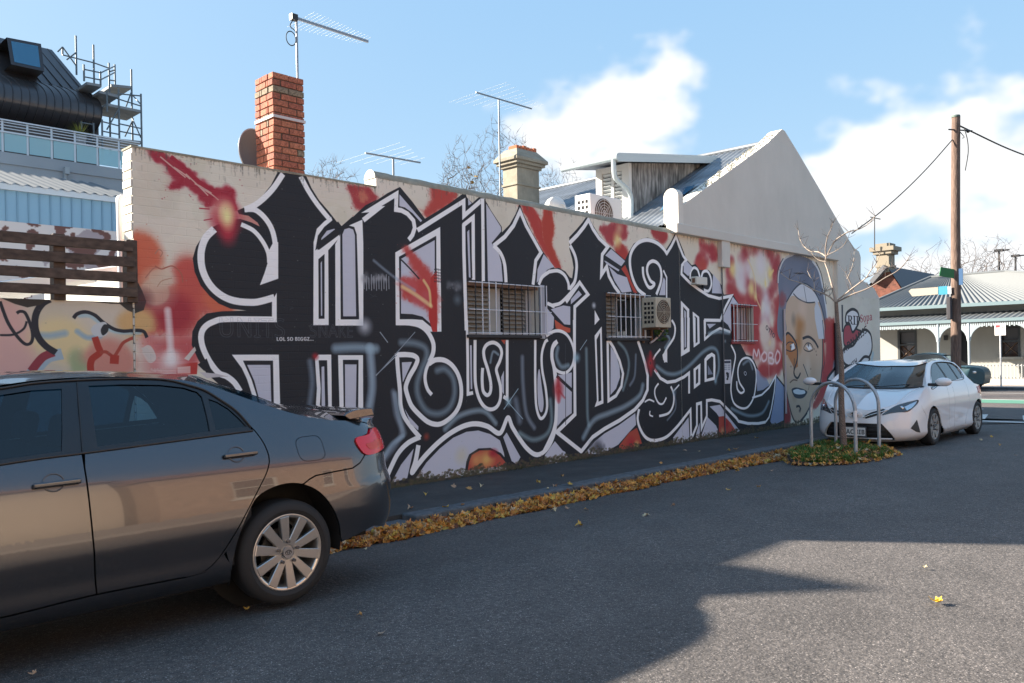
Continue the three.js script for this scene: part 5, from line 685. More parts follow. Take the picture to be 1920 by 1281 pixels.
  const inset = (p, d) => { const c0 = p.reduce((a, v) => [a[0] + v[0] / p.length, a[1] + v[1] / p.length], [0, 0]); return p.map(([q, y]) => [q - Math.sign(q - c0[0]) * d * 0.2, y - Math.sign(y - c0[1]) * d * 0.2]); };
  const [gh] = two('window_surround', S.panel(outer, { holes: [fw, rw, qw], off: -0.004, max: 0.06 }), M('pillar', [0.010, 0.011, 0.014], 0.3, { physical: true, clearcoat: 0.25 }));
  part(fd, 'side_window', S.panel(fw, { off: -0.014, edge: 0.004, max: 0.08 }), glass); part(rd, 'side_window', S.panel(rw, { off: -0.014, edge: 0.004, max: 0.08 }), glass); part(qp, 'quarter_window', S.panel(qw, { off: -0.012, edge: 0.004, max: 0.08 }), glass);
  for (const [f, h] of [[fdF, fw], [rdF, rw]]) part(f, 'side_window', S.mirror(S.panel(h, { off: -0.014, edge: 0.004, max: 0.08 })), glass);
  // belt moulding and roof gutter
  const along = (pts, r, name) => { const g = tube(pts.map(([q, y]) => S.P(q, y, 0.003)), r, 60, 6); two(name, g, mTrim); };
  along([[0.36, 1.0], ...rng2(0.5, S.solve(473, 806)[0], 12).map((q) => [q, belt(q) - 0.004])], 0.008, 'belt_moulding');
  along([...frameOut.slice(0, -1), ...Q([[310, 712], [230, 710], [140, 713], [60, 719], [2, 728]]), [0.95, 1.42]], 0.006, 'roof_gutter');
  { const c = Q([[144, 716], [148, 770], [154, 846]]); along(c, 0.003, 'pillar_gap'); }
  // roof, rear screen, boot lid: halves between traced rail and centre line
  const rail = [[0.66, 1.26], [0.95, 1.425], ...Q([[2, 722], [60, 714], [140, 708], [230, 706.5], [310, 710.5]])].map(([q, y]) => S.P(q, y)), rail2 = railQ.map(([q, y]) => S.P(q, y));
  const zc = S.zc, mid = (x, y) => V(x, y, zc), A = rail2.at(-1), roofEnd = rail2[1];
  const headerC = polyV([mid(0.86, 1.45), V(0.885, 1.445, zc + 0.3), rail[1].clone()]), tailC = polyV([mid(roofEnd.x + 0.16, roofEnd.y + 0.035), V(roofEnd.x + 0.12, roofEnd.y + 0.03, zc + 0.3), roofEnd]);
  const roofRail = polyV([...rail.slice(1), roofEnd]), roofMid = polyV([mid(0.86, 1.45), mid(1.3, 1.515), mid(1.75, 1.522), mid(roofEnd.x + 0.16, roofEnd.y + 0.035)]);
  part(car, 'roof', both(S, orient(coons(headerC, tailC, roofMid, roofRail, 14, 30), UP)), paint);
  const deckC = polyV([mid(rail2[6].x + 0.10, rail2[6].y + 0.02), V(rail2[6].x + 0.07, rail2[6].y + 0.02, zc + 0.3), rail2[6]]);
  part(car, 'rear_screen_surround', both(S, orient(coons(tailC, deckC, polyV([tailC(0), mid(2.75, 1.30), deckC(0)]), polyV(rail2.slice(1, 7)), 16, 16), UP)), paint);
  { const s0 = (t) => tailC(t * 0.84).lerp(deckC(t * 0.84), 0.08).add(V(0.006, 0.012, 0)), s1 = (t) => tailC(t * 0.84).lerp(deckC(t * 0.84), 0.96).add(V(0.004, 0.012, 0)); part(car, 'rear_window', both(S, orient(coons(s0, s1, polyV([s0(0), mid(2.76, 1.318), s1(0)]), polyV([s0(1), s0(1).lerp(s1(1), 0.5).add(V(0, 0.02, 0)), s1(1)]), 10, 12), UP)), glass); }
  const bootR = polyV([mid(3.78, 1.135), V(3.7, 1.135, zc + 0.45), V(A.x + 0.10, A.y - 0.012, A.z - 0.05)]);
  part(car, 'boot_lid', both(S, orient(coons(deckC, bootR, polyV([deckC(0), mid(3.4, 1.205), bootR(0)]), polyV([rail2[6], rail2[7], A, bootR(1)]), 14, 14), UP)), paint);
  part(car, 'boot_edge', both(S, orient(grid((u, v) => { const a = bootR(u), b = S.P(lerp(qE, lampEdge[3][0] + 0.10, u), 1.095); return a.lerp(b, v); }, 16, 3), V(1, 0.2, 0))), paint);
  { // spoiler: a lip on two feet across the boot
    const a = onZ(650, 778, -4.90), b = onZ(689, 770, -4.90), s = new THREE.Shape(); s.moveTo(a.x - 0.02, a.y - 0.004); s.quadraticCurveTo(a.x + 0.04, a.y + 0.04, b.x + 0.03, b.y + 0.012); s.lineTo(b.x + 0.045, b.y - 0.03); s.lineTo(a.x + 0.02, a.y - 0.03); s.lineTo(a.x - 0.02, a.y - 0.004);
    const L = 2 * (zc + 4.90) * -1, sp = part(car, 'spoiler', new THREE.ExtrudeGeometry(s, { depth: L, bevelEnabled: true, bevelSize: 0.006, bevelThickness: 0.01, bevelSegments: 2 }).translate(0, 0, -4.90 - L), paint);
    for (const z of [-5.0, 2 * zc + 5.0]) part(sp, 'spoiler_foot', box(a.x + 0.03, b.x - 0.01, a.y - 0.07, a.y - 0.025, z - 0.05, z + 0.02, 0.01), paint);
  }
  // handles: scooped cup and a bar
  const handle = (d, dF, l, r, cx, cy) => { const a = S.solve(...l), b = S.solve(...r), c = S.solve(cx, cy), ring = Array.from({ length: 28 }, (_, i) => [c[0] + Math.cos(i / 28 * 6.2832) * 0.052, c[1] + Math.sin(i / 28 * 6.2832) * 0.045]);
    const cup = grid((u, v) => { const t = u * 6.2832, rr = 1 - v, q = c[0] + Math.cos(t) * 0.052 * rr, y = c[1] + Math.sin(t) * 0.045 * rr; return S.P(q, y, 0.003 - 0.034 * Math.sqrt(1 - rr * rr)); }, 28, 8); part(d, 'handle_cup', cup, paint);
    part(d, 'handle_cup_rim', tube(ring.map(([q, y]) => S.P(q, y, 0.002)), 0.004, 40, 6, true), paint);
    const p = S.P(...a, 0.02), q = S.P(...b, 0.02), m = p.clone().lerp(q, 0.5), L = p.distanceTo(q), g = new RoundedBoxGeometry(L, 0.03, 0.022, 4, 0.010).rotateZ(Math.atan2(q.y - p.y, q.x - p.x)).translate(m.x, m.y, m.z); part(d, 'handle', g, paint);
    for (const k of [a, b]) part(d, 'handle_mount', new THREE.CylinderGeometry(0.009, 0.009, 0.024, 8).rotateX(Math.PI / 2).translate(...S.P(lerp(k[0], c[0], 0.15), lerp(k[1], c[1], 0.15), 0.008).toArray()), mTrim); };
  handle(fd, fdF, [60, 911.5], [150, 900.5], 100, 905); handle(rd, rdF, [418, 855.5], [480, 847.5], 443, 852);
  // front: wing, bonnet, screen, nose (all beyond the frame of the picture, needed from beside it)
  const wf = 0.155, wy = 0.335;
  const farch = (t) => [wf + 0.405 * Math.cos(t), wy + 0.04 + 0.405 * Math.sin(t)];
  const fa = rng2(Math.PI + 0.1, -0.3, 24).map((t) => farch(t));
  const qn = S.qF, wing = [[-0.34, 0.60], ...[[-0.28, 0.72], [0, 0.86], [0.34, 0.985], [fd0 - 0.012, 0.99], [fd0 - 0.016, 0.8], [fd0 - 0.006, 0.5], [fd0 + 0.026, 0.325], [0.54, 0.21]], ...fa.slice().reverse().filter(([, y]) => y > 0.21), [-0.27, 0.5]];
  two('front_wing', S.panel(wing.map((p) => p)), paint);
  part(car, 'front_bumper', both(S, S.panel([[-0.28, 0.49], [-0.345, 0.6], [-0.6, 0.62], [qn, 0.62], [qn, 0.17], [-0.6, 0.18], [-0.26, 0.21]], { max: 0.06 })), paint);
  two('headlight', S.panel([[-0.30, 0.68], [-0.36, 0.61], [-0.65, 0.625], [-0.9, 0.63], [-0.75, 0.70], [-0.5, 0.735]], { off: 0.008, edge: 0.03 }), new THREE.MeshPhysicalMaterial({ color: lin(0.5, 0.52, 0.55), roughness: 0.1, clearcoat: 1, side: THREE.DoubleSide }));
  part(car, 'grille', both(S, S.panel([[-0.95, 0.60], [qn, 0.60], [qn, 0.52], [-0.95, 0.53]], { off: 0.006, edge: 0.01 })), mTrim);
  const cowl = polyV([mid(0.02, 1.0), V(0.08, 0.995, zc + 0.45), S.P(0.34, 0.99)]), nose = polyV([S.P(qn, 0.635).add(V(0.02, 0.03, 0)), S.P(-0.75, 0.69).add(V(0.03, 0.02, 0)), S.P(-0.30, 0.715)]);
  part(car, 'bonnet', both(S, orient(coons(nose, cowl, polyV([nose(0), mid(-0.4, 0.87), cowl(0)]), polyV([nose(1), S.P(0, 0.865), cowl(1)]), 14, 14), UP)), paint);
  part(car, 'windscreen', both(S, orient(coons(cowl, headerC, polyV([cowl(0), mid(0.42, 1.25), headerC(0)]), polyV([cowl(1), rail[0].clone(), headerC(1)]), 12, 12), UP)), glass);
  // wheels, liners, floor, cabin
  for (const [wx, dz] of [[2.762, 0], [wf, 0]]) { wheel(car, wx, wy - 0.005, S.c.zs - 0.018, 0.331, 0.205, 1, 10, mAlloy, mTyre, { rim: 0.725 }); wheel(car, wx, wy - 0.02, 2 * zc - S.c.zs + 0.03, 0.331, 0.205, -1, 10, mAlloy, mTyre, { rim: 0.725 });
    for (const s of [1, -1]) part(car, 'wheel_arch_liner', grid((u, v) => { const t = lerp(-0.25, Math.PI + 0.25, u), z0 = zc + s * (0.82 - 0.035), z1 = zc + s * 0.50; return V(wx + 0.405 * Math.cos(t), wy + 0.045 + 0.425 * Math.sin(t), lerp(z0, z1, v)); }, 20, 1), mUnder); 
    for (const s of [1, -1]) part(car, 'inner_arch', new THREE.CircleGeometry(0.44, 24).translate(wx, wy + 0.03, zc + s * 0.5), mUnder); }
  part(car, 'floor', merge([box(0.58, 2.3, 0.19, 0.3, zc - 0.7, zc + 0.7), box(-0.6, 3.45, 0.26, 0.34, zc - 0.5, zc + 0.5), box(3.2, 3.5, 0.3, 0.6, zc - 0.6, zc + 0.6)]), mUnder);
  part(car, 'cabin_lining', merge([box(0.5, 2.55, 0.3, 0.93, zc - 0.72, zc - 0.66), box(0.5, 2.55, 0.3, 0.93, zc + 0.66, zc + 0.72), box(2.45, 2.52, 0.3, 1.1, zc - 0.66, zc + 0.66), box(2.5, 3.05, 1.06, 1.1, zc - 0.62, zc + 0.62)]), mSeat);
  part(car, 'dashboard', merge([box(0.15, 0.62, 0.72, 0.97, zc - 0.68, zc + 0.68, 0.06)]), mSeat);
  part(car, 'steering_wheel', new THREE.TorusGeometry(0.18, 0.014, 8, 28).rotateY(Math.PI / 2 - 0.4).translate(0.78, 0.93, zc + 0.36), mTrim);
  for (const s of [1, -1]) seat(car, 1.18, 0.42, zc + s * 0.36, 1); part(car, 'rear_seat', merge([box(1.85, 2.3, 0.42, 0.6, zc - 0.62, zc + 0.62, 0.06), new RoundedBoxGeometry(0.16, 0.6, 1.24, 3, 0.06).rotateZ(-0.35).translate(2.38, 0.83, zc)]), mSeat);
  for (const s of [1, 0, -1]) part(car, 'headrest', new RoundedBoxGeometry(0.09, 0.15, 0.25, 3, 0.04).rotateZ(-0.25).translate(2.52, 1.19, zc + s * 0.4), mSeat);
  for (const s of [1, -1]) part(car, 'door_mirror', new RoundedBoxGeometry(0.12, 0.13, 0.2, 4, 0.05).translate(0.62, 1.04, zc + s * 0.87), paint);
}

// ------------------------------------------------------------------ white hatchback behind the hoops
{
  const prof = spline1([[0.06, 0.2], [0.12, 0.10], [0.17, 0.04], [0.23, 0.012], [0.35, 0.014], [0.5, 0.008], [0.65, 0.0], [0.78, 0.008], [0.88, 0.028], [0.96, 0.058], [1.03, 0.095], [1.1, 0.135], [1.2, 0.195], [1.3, 0.258], [1.38, 0.315], [1.46, 0.42]]);
  const profF = spline1([[0.06, 0.2], [0.12, 0.07], [0.18, 0.02], [0.28, 0.0], [0.4, 0.008], [0.5, 0.03], [0.58, 0.055], [0.66, 0.11], [0.72, 0.19], [0.8, 0.4], [0.9, 0.75]]);
  const profR = spline1([[0.08, 0.14], [0.2, 0.03], [0.4, 0.0], [0.6, 0.03], [0.75, 0.11], [0.9, 0.22], [1.05, 0.34], [1.2, 0.46], [1.35, 0.6]]);
  const S = shell({ zs: -4.62, b: 0.93, x0f: 15.35, Af: 1.62, nf: 3.1, x0r: 16.6, Ar: 1.5, nr: 4, prof, profF, profR, ef: [0.3, 0.8], er: [0.4, 0.8] });
  const tW = T(1500, 640, 5.053), Q = (p) => tW(p).map(([x, y]) => S.solve(x, y)), zc = S.zc, qn = S.qF;
  const car = thing('hatchback', 'white five door hatchback parked behind the metal hoops', 'car', [15.6, -0.03, zc]);
  const paint = carPaint(0.74, 0.74, 0.75, 0.0, 0.4), glass = carGlass(0.16, 0.30, 0.38, 1.9), chrome = M('chrome', [0.75, 0.75, 0.76], 0.15, { metalness: 1 });
  const two = (name, g, m) => { const w = car.position, h = g.clone(); const a = part(car, name, g, m), b = part(car, name, S.mirror(h), m); return [a, b]; };
  const R = (a, b, n) => Array.from({ length: n + 1 }, (_, i) => lerp(a, b, i / n));
  const arch = curve2(Q([[1207, 930], [1211, 830], [1218, 730], [1236, 645], [1266, 612], [1302, 634], [1332, 712], [1350, 800], [1353, 874]]), 30);
  const rarch = curve2(Q([[1624, 800], [1634, 700], [1654, 600], [1688, 546], [1714, 560], [1734, 625]]), 24);
  const lead = Q([[1122, 552], [1050, 564], [900, 600], [780, 632], [640, 657]]), yc = 0.63;   // front edge of the bonnet
  const leadC = spline1([[qn, yc], ...lead.slice().sort((a, b) => a[0] - b[0])]);
  const qh = lead[0][0], qb = lead.at(-1)[0];
  // bumper and nose skin, near half and mirror, with real openings for the intake
  const seamQ = S.solve(...tW([[1212, 700]])[0])[0];
  const inTop = S.solve(...tW([[775, 783]])[0]), inBot = S.solve(...tW([[902, 930]])[0]), inB2 = S.solve(...tW([[860, 938]])[0]);
  const intake = [[qn, inTop[1]], inTop, inBot, [inBot[0], inBot[1] - 0.02], inB2, [qn, inB2[1]]];
  const nose = [[qn, leadC(qn)], ...R(qn, qh, 12).slice(1).map((q) => [q, leadC(q)]), ...Q([[1160, 640], [1190, 690]]), ...arch.slice(0, 9).reverse(), ...Q([[1200, 928], [1100, 938], [1000, 944], [905, 948]]), [inB2[0], inB2[1] - 0.035], [qn, inB2[1] - 0.04], [qn, inB2[1]], inB2, [inBot[0], inBot[1] - 0.02], inBot, inTop, [qn, inTop[1]]];
  part(car, 'front_bumper', both(S, S.panel(nose, { max: 0.06, edge: 0.03 })), paint);
  const ig = part(car, 'lower_grille', both(S, S.panel([[qn, inTop[1] + 0.01], [inTop[0] + 0.01, inTop[1] + 0.01], [inBot[0] + 0.012, inBot[1]], [inBot[0], inB2[1] - 0.02], [qn, inB2[1] - 0.02]], { off: -0.05, edge: 0, max: 0.08 })), mTrim);
  for (let k = 0; k < 4; k++) { const y = lerp(inB2[1], inTop[1], (k + 0.6) / 4.4), q0 = lerp(inB2[0], inTop[0], (k + 0.6) / 4.4); part(ig, 'grille_bar', both(S, tube(R(qn, q0 - 0.02, 6).map((q) => S.P(q, y, -0.03)), 0.008, 16, 5)), mTrim); }
  part(car, 'bumper_strip', both(S, tube([...R(qn, inB2[0] + 0.02, 6).map((q) => S.P(q, inB2[1] + 0.022, 0.002))], 0.012, 20, 6)), paint);
  two('fog_recess', S.panel(Q([[1108, 745], [1140, 866], [1100, 858], [1048, 826]]), { off: 0.004, edge: 0.02 }), mTrim);
  // head lamps: dark housing, clear lens, round projector
  const hl = curve2(Q([[772, 702], [830, 656], [905, 612], [1000, 581], [1080, 562], [1122, 555], [1122, 576], [1062, 640], [1022, 668], [930, 674], [850, 686]]), 44, true).slice(0, -1);
  const [h1, h2] = two('headlight', S.panel(hl, { off: 0.006, edge: 0.03, max: 0.04 }), new THREE.MeshPhysicalMaterial({ color: lin(0.045, 0.05, 0.055), roughness: 0.12, clearcoat: 1, clearcoatRoughness: 0.02, side: THREE.DoubleSide }));
  { const g = (p, off, r) => { const [q, y] = S.solve(...tW([p])[0]), c = S.P(q, y, off); return new THREE.SphereGeometry(r, 20, 12).scale(0.6, 1, 1).translate(c.x, c.y, c.z); };
    const m = M('lens', [0.6, 0.62, 0.66], 0.1, { metalness: 0.9 }), pj = g([965, 635], -0.002, 0.036), rf = S.panel(Q([[985, 622], [1040, 596], [1105, 566], [1106, 574], [1055, 632], [1010, 655]]), { off: 0.009, edge: 0.002 });
    part(h1, 'projector', pj.clone(), m); part(h1, 'reflector', rf.clone(), m); part(h2, 'projector', S.mirror(pj), m); part(h2, 'reflector', S.mirror(rf), m); }
  // upper grille and badge
  const gp = Q([[612, 705], [680, 672], [790, 640], [812, 650], [772, 690], [690, 716], [625, 734]]);
  const [ug] = two('upper_grille', S.panel([...gp], { off: 0.005, edge: 0.015 }), mTrim);
  part(car, 'grille_trim', both(S, tube(Q([[600, 722], [660, 702], [730, 680], [790, 662], [830, 650]]).map(([q, y]) => S.P(q, y, 0.012)), 0.008, 20, 6)), chrome);
  { const [q, y] = S.solve(...tW([[537, 697]])[0]), c = S.P(qn, y, 0.02), ry = Math.PI / 2; const el = (r, t, sx, sy, dy = 0) => new THREE.TorusGeometry(r, t, 8, 36).scale(sx, sy, 1).translate(0, dy, 0).rotateY(-ry).translate(c.x, c.y, c.z);
    part(car, 'badge_plinth', new THREE.SphereGeometry(0.12, 24, 12).scale(0.14, 0.62, 1.05).translate(c.x + 0.012, c.y, c.z), paint);
    part(car, 'badge', merge([new THREE.CylinderGeometry(0.062, 0.062, 0.008, 32).scale(1, 1, 0.72).rotateZ(Math.PI / 2).translate(c.x - 0.004, c.y, c.z)]), M('badgeblue', [0.02, 0.03, 0.05], 0.2, { physical: true, clearcoat: 1 })); part(car, 'badge_rings', merge([el(0.062, 0.006, 1, 0.7), el(0.03, 0.005, 0.7, 1.35), el(0.042, 0.005, 1.1, 0.5, 0.016)]).translate(-0.012, 0, 0), chrome); }
  { // number plate
    const t = canvasTex(256, 96, (c, w, h) => { c.fillStyle = '#d9dad8'; c.fillRect(0, 0, w, h); c.strokeStyle = '#30343c'; c.lineWidth = 6; c.strokeRect(4, 4, w - 8, h - 8); c.fillStyle = '#23252c'; c.font = 'bold 66px sans-serif'; c.textBaseline = 'middle'; c.textAlign = 'center'; c.fillText('1AC 8IB', w / 2, h / 2 + 4, w - 24); });
    const y0 = S.solve(...tW([[540, 892]])[0])[1], y1 = S.solve(...tW([[540, 815]])[0])[1], c = S.P(qn, (y0 + y1) / 2, 0.02);
    part(car, 'number_plate', new THREE.PlaneGeometry(0.40, y1 - y0 + 0.02).rotateY(-Math.PI / 2).translate(c.x - 0.012, c.y, c.z), new THREE.MeshStandardMaterial({ map: t, roughness: 0.5, side: THREE.DoubleSide })); part(car, 'plate_backing', box(c.x - 0.010, c.x + 0.012, y0 - 0.015, y1 + 0.015, c.z - 0.205, c.z + 0.205), mTrim); }
  // sides
  const beltPx = [[1186, 440], [1250, 458], [1330, 410], [1440, 376], [1556, 347], [1600, 345]];
  const bq = Q([[1250, 456], [1330, 410], [1440, 376], [1556, 347]]), belt = spline1(bq.slice().sort((a, b) => a[0] - b[0]));
  const d1 = Math.max(bq[0][0] + 0.02, arch.at(-1)[0] + 0.07), d2 = S.solve(...tW([[1412, 372]])[0])[0], d3 = S.solve(...tW([[1532, 352]])[0])[0], sillY = 0.16, gp2 = 0.004;
  const aBase = S.solve(...tW([[1188, 436]])[0]);
  const wing = [...Q([[1122, 556], [1150, 498]]), [aBase[0], aBase[1]], bq[0], [lerp(bq[0][0], d1, 0.5), belt(lerp(bq[0][0], d1, 0.5))], [d1 - gp2, belt(d1)], [d1 - gp2, 0.5], [d1 + 0.05, sillY + 0.06], [arch.at(-1)[0] + 0.02, sillY], ...arch.slice(8).reverse(), ...Q([[1192, 688], [1162, 638]])];
  two('front_wing', S.panel(wing, { max: 0.06 }), paint);
  const dr = (a, b, n) => { const p = [...R(a + gp2, b - gp2, 6).map((q) => [q, belt(q)]), [b - gp2, 0.6], [b - gp2 + n, sillY + 0.05], [a + gp2 + (n ? 0 : 0.05), sillY + 0.05], [a + gp2, 0.5]]; return two(n ? 'rear_door' : 'front_door', S.panel(p, { max: 0.06 }), paint); };
  const [fdr, fdrM] = dr(d1, d2, 0), [rdr, rdrM] = dr(d2, d3 + 0.06, -0.22);
  two('sill', S.panel([[arch.at(-1)[0] + 0.03, sillY - 0.004], [d1 + 0.05, sillY + 0.05], [d3 - 0.2, sillY + 0.046], [rarch[0][0] - 0.006, rarch[0][1] + 0.08], [rarch[0][0] - 0.006, 0.10], [arch.at(-1)[0] + 0.01, 0.10]], { max: 0.08 }), paint);
  const qe = S.qR, railPx = [[1194, 330], [1200, 240], [1214, 204], [1250, 186], [1310, 177], [1400, 184], [1462, 203], [1512, 250], [1552, 300], [1590, 345], [1648, 398]], rail = Q(railPx);
  const win = [...Q([[1246, 452], [1330, 407], [1440, 373], [1552, 346], [1532, 300], [1492, 244], [1442, 209], [1380, 197], [1312, 197], [1268, 207], [1248, 232], [1240, 300]])];
  const tail = rail.at(-1);
  const quarter = [[d3 + 0.06 + gp2, belt(d3)], [d3 + 0.06 + gp2, 0.6], [d3 - 0.14, sillY + 0.05], ...rarch, [rarch.at(-1)[0] + 0.03, 0.42], [rarch.at(-1)[0] + 0.03, 0.2], [qe, 0.2], [qe, 0.86], [tail[0] + 0.3, 0.9], tail, rail[9], rail[8], ...Q([[1560, 348]])];
  two('quarter_panel', S.panel(quarter, { max: 0.07 }), paint);
  const up = [aBase, ...rail.slice(0, 9), ...Q([[1560, 350]]), ...[...bq].reverse()];
  two('roof_side', S.panel(up, { holes: [win], max: 0.06 }), paint);
  const pane = (a, b) => { const inW = win.slice(); return inW.map(([q, y]) => [clamp(q, a + (y - 1) * 0, b), y]); };
  const cut = (poly, q0, q1) => { const clip = (P, k, s) => { const o = []; for (let i = 0; i < P.length; i++) { const a = P[i], b = P[(i + 1) % P.length], ia = s * (a[0] - k) >= 0, ib = s * (b[0] - k) >= 0; if (ia) o.push(a); if (ia !== ib) { const t = (k - a[0]) / (b[0] - a[0]); o.push([k, lerp(a[1], b[1], t)]); } } return o; }; return clip(clip(poly, q0, 1), q1, -1); };
  const p1 = d2 - 0.03, p2 = d2 + 0.03, p3 = d3 - 0.20, p4 = d3 - 0.15;
  for (const [a, b, on, onM] of [[-1e3, p1, fdr, fdrM], [p2, p3, rdr, rdrM], [p4, 1e3, car, car]]) { const g = S.panel(cut(win, a, b), { off: -0.012, edge: 0.003, max: 0.1 }), m = S.mirror(g); part(on, 'side_window', g, glass); part(onM, 'side_window', m, glass); }
  for (const [a, b] of [[p1, p2], [p3, p4]]) two('window_pillar', S.panel(cut(win, a, b), { off: -0.006, edge: 0.003, max: 0.1 }), mTrim);
  two('window_seal', tube(win.map(([q, y]) => S.P(q, y, 0.001)), 0.007, 80, 5, true), mTrim);
  // bonnet, screen, roof
  const at = (px, py) => { const [a, b] = tW([[px, py]])[0]; return onZ(a, b, zc); };
  const cowlC = at(735, 452), headC = at(905, 238), tailC = V(17.52, 1.36, zc);
  const noseE = polyV([...R(qn, qh, 7).map((q) => S.P(q, leadC(q), 0.004))]), A0 = S.P(...aBase), cowl = polyV([cowlC, V(cowlC.x + 0.03, cowlC.y + 0.004, zc + 0.4), A0]), head = polyV([headC, V(headC.x + 0.025, headC.y, zc + 0.3), S.P(...rail[2])]);
  part(car, 'bonnet', both(S, orient(coons(noseE, cowl, polyV([noseE(0), V(lerp(noseE(0).x, cowlC.x, 0.45), lerp(noseE(0).y, cowlC.y, 0.6) + 0.015, zc), cowlC]), polyV([noseE(1), S.P(...Q([[1150, 500]])[0]), A0]), 18, 18), UP)), paint);
  part(car, 'bonnet_crease', both(S, tube([noseE(0.62).add(V(0, 0.004, 0)), noseE(0.62).lerp(cowl(0.86), 0.5).add(V(0, 0.035, 0)), cowl(0.88).add(V(0, 0.004, 0))], 0.006, 16, 5)), paint);
  part(car, 'windscreen', both(S, orient(coons((t) => cowl(t * 0.95).add(V(0.02, 0.012, 0)), (t) => head(t * 0.95), polyV([cowlC.clone().add(V(0.02, 0.012, 0)), cowlC.clone().lerp(headC, 0.5).add(V(-0.02, 0.03, 0)), headC]), polyV([cowl(0.95).add(V(0.02, 0.012, 0)), cowl(0.95).lerp(head(0.95), 0.5).add(V(-0.015, 0.02, 0)), head(0.95)]), 14, 12), V(-1, 1, 0))), glass);
  two('pillar', orient(grid((u, v) => { const a = cowl(lerp(0.94, 1, u)).lerp(head(lerp(0.94, 1, u)), v); const e = polyV([A0, S.P(...rail[0]), S.P(...rail[2])])(v); return a.lerp(e, u).add(V(-0.012 * 4 * v * (1 - v) * (1 - u), 0.018 * 4 * v * (1 - v) * (1 - u), 0)); }, 4, 14), V(-1, 1, 0)), paint);
  part(car, 'windscreen_seal', both(S, merge([tube(R(0, 1, 10).map((t) => head(t * 0.97).add(V(-0.004, 0.003, 0))), 0.009, 30, 5), tube(R(0, 1, 10).map((t) => cowl(t * 0.97).add(V(0.01, 0.012, 0))), 0.014, 30, 5)])), mTrim);
  part(car, 'wiper', merge([bar(V(cowlC.x + 0.02, cowlC.y + 0.04, zc - 0.55), V(cowlC.x + 0.1, cowlC.y + 0.075, zc - 0.02), 0.008), bar(V(cowlC.x + 0.02, cowlC.y + 0.04, zc + 0.02), V(cowlC.x + 0.12, cowlC.y + 0.08, zc + 0.5), 0.008)]), mTrim);
  const rr = S.P(...rail[8]), tailE = polyV([tailC, V(17.47, 1.345, zc + 0.35), rr]);
  part(car, 'roof', both(S, orient(coons(head, tailE, polyV([headC, V(16.17, headC.y + 0.075, zc), V(16.77, headC.y + 0.09, zc), tailC]), polyV(rail.slice(2, 9).map((p) => S.P(...p))), 14, 26), UP)), paint);
  const low = polyV([V(18.15, 0.88, zc), V(18.07, 0.89, zc + 0.45), S.P(tail[0] + 0.3, 0.9)]);
  part(car, 'tailgate', both(S, orient(coons(tailE, low, lineV(tailC, low(0)), polyV([rr, S.P(...rail[9]), S.P(...tail), low(1)]), 12, 12), V(1, 1, 0))), paint);
  two('tail_light', S.panel([[tail[0] + 0.1, tail[1] - 0.06], [tail[0] + 0.35, 0.88], [tail[0] + 0.35, 0.72], [tail[0] + 0.12, 0.76]], { off: 0.006, edge: 0.02 }), M('lampred', [0.4, 0.01, 0.02], 0.15));
  // mirrors, wheels, cabin
  { const [a, b] = tW([[1362, 386]])[0], p = onZ(a, b, -4.42), g = new THREE.SphereGeometry(0.1, 20, 14).scale(0.85, 0.72, 1.25).translate(p.x, p.y, p.z), gm = S.mirror(g), st = box(p.x - 0.03, p.x + 0.05, p.y - 0.07, p.y - 0.02, -4.66, p.z, 0.015), sm = S.mirror(st); const m1 = part(car, 'door_mirror', g, paint), m2 = part(car, 'door_mirror', gm, paint); part(m1, 'mirror_foot', st, mTrim); part(m2, 'mirror_foot', sm, mTrim); }
  const wp = (x, y) => { const [a, b] = tW([[x, y]])[0]; return onZ(a, b, S.c.zs - 0.03); }, c1 = wp(1282, 828), c2 = wp(1688, 764), mHub = M('hubcap', [0.30, 0.29, 0.28], 0.45, { metalness: 0.7 });
  for (const c of [c1, c2]) { wheel(car, c.x, 0.29, S.c.zs - 0.025, 0.318, 0.2, 1, 7, mHub, mTyre, { rim: 0.68, cover: true }); wheel(car, c.x, 0.27, 2 * zc - S.c.zs + 0.13, 0.318, 0.2, -1, 7, mHub, mTyre, { rim: 0.68, cover: true }); for (const s of [1, -1]) { part(car, 'wheel_arch_liner', grid((u, v) => { const t = lerp(-0.3, Math.PI + 0.3, u); return V(c.x + 0.36 * Math.cos(t), 0.31 + 0.375 * Math.sin(t), lerp(zc + s * 0.85, zc + s * 0.5, v)); }, 18, 1), mUnder); part(car, 'inner_arch', new THREE.CircleGeometry(0.4, 20).translate(c.x, 0.3, zc + s * 0.5), mUnder); } }
  part(car, 'floor', merge([box(c1.x + 0.42, c2.x - 0.42, 0.10, 0.2, zc - 0.74, zc + 0.74), box(14.02, 17.87, 0.18, 0.26, zc - 0.48, zc + 0.48), box(14.02, 14.37, 0.12, 0.5, zc - 0.6, zc + 0.6)]), mUnder);
  part(car, 'cabin_lining', merge([box(15.02, 17.47, 0.26, 0.84, zc - 0.78, zc - 0.72), box(15.02, 17.47, 0.26, 0.84, zc + 0.72, zc + 0.78), box(17.27, 17.33, 0.26, 0.95, zc - 0.7, zc + 0.7)]), mSeat); part(car, 'dashboard', box(14.99, 15.37, 0.6, 0.90, zc - 0.72, zc + 0.72, 0.05), mSeat);
  part(car, 'steering_wheel', new THREE.TorusGeometry(0.18, 0.014, 8, 28).rotateY(Math.PI / 2 + 0.4).translate(15.49, 0.88, zc - 0.36), mTrim); for (const s of [1, -1]) seat(car, 15.89, 0.32, zc + s * 0.37, 1); part(car, 'rear_seat', merge([box(16.47, 16.92, 0.32, 0.5, zc - 0.66, zc + 0.66, 0.06), new RoundedBoxGeometry(0.16, 0.6, 1.3, 3, 0.06).rotateZ(-0.3).translate(17.02, 0.76, zc)]), mSeat);
}

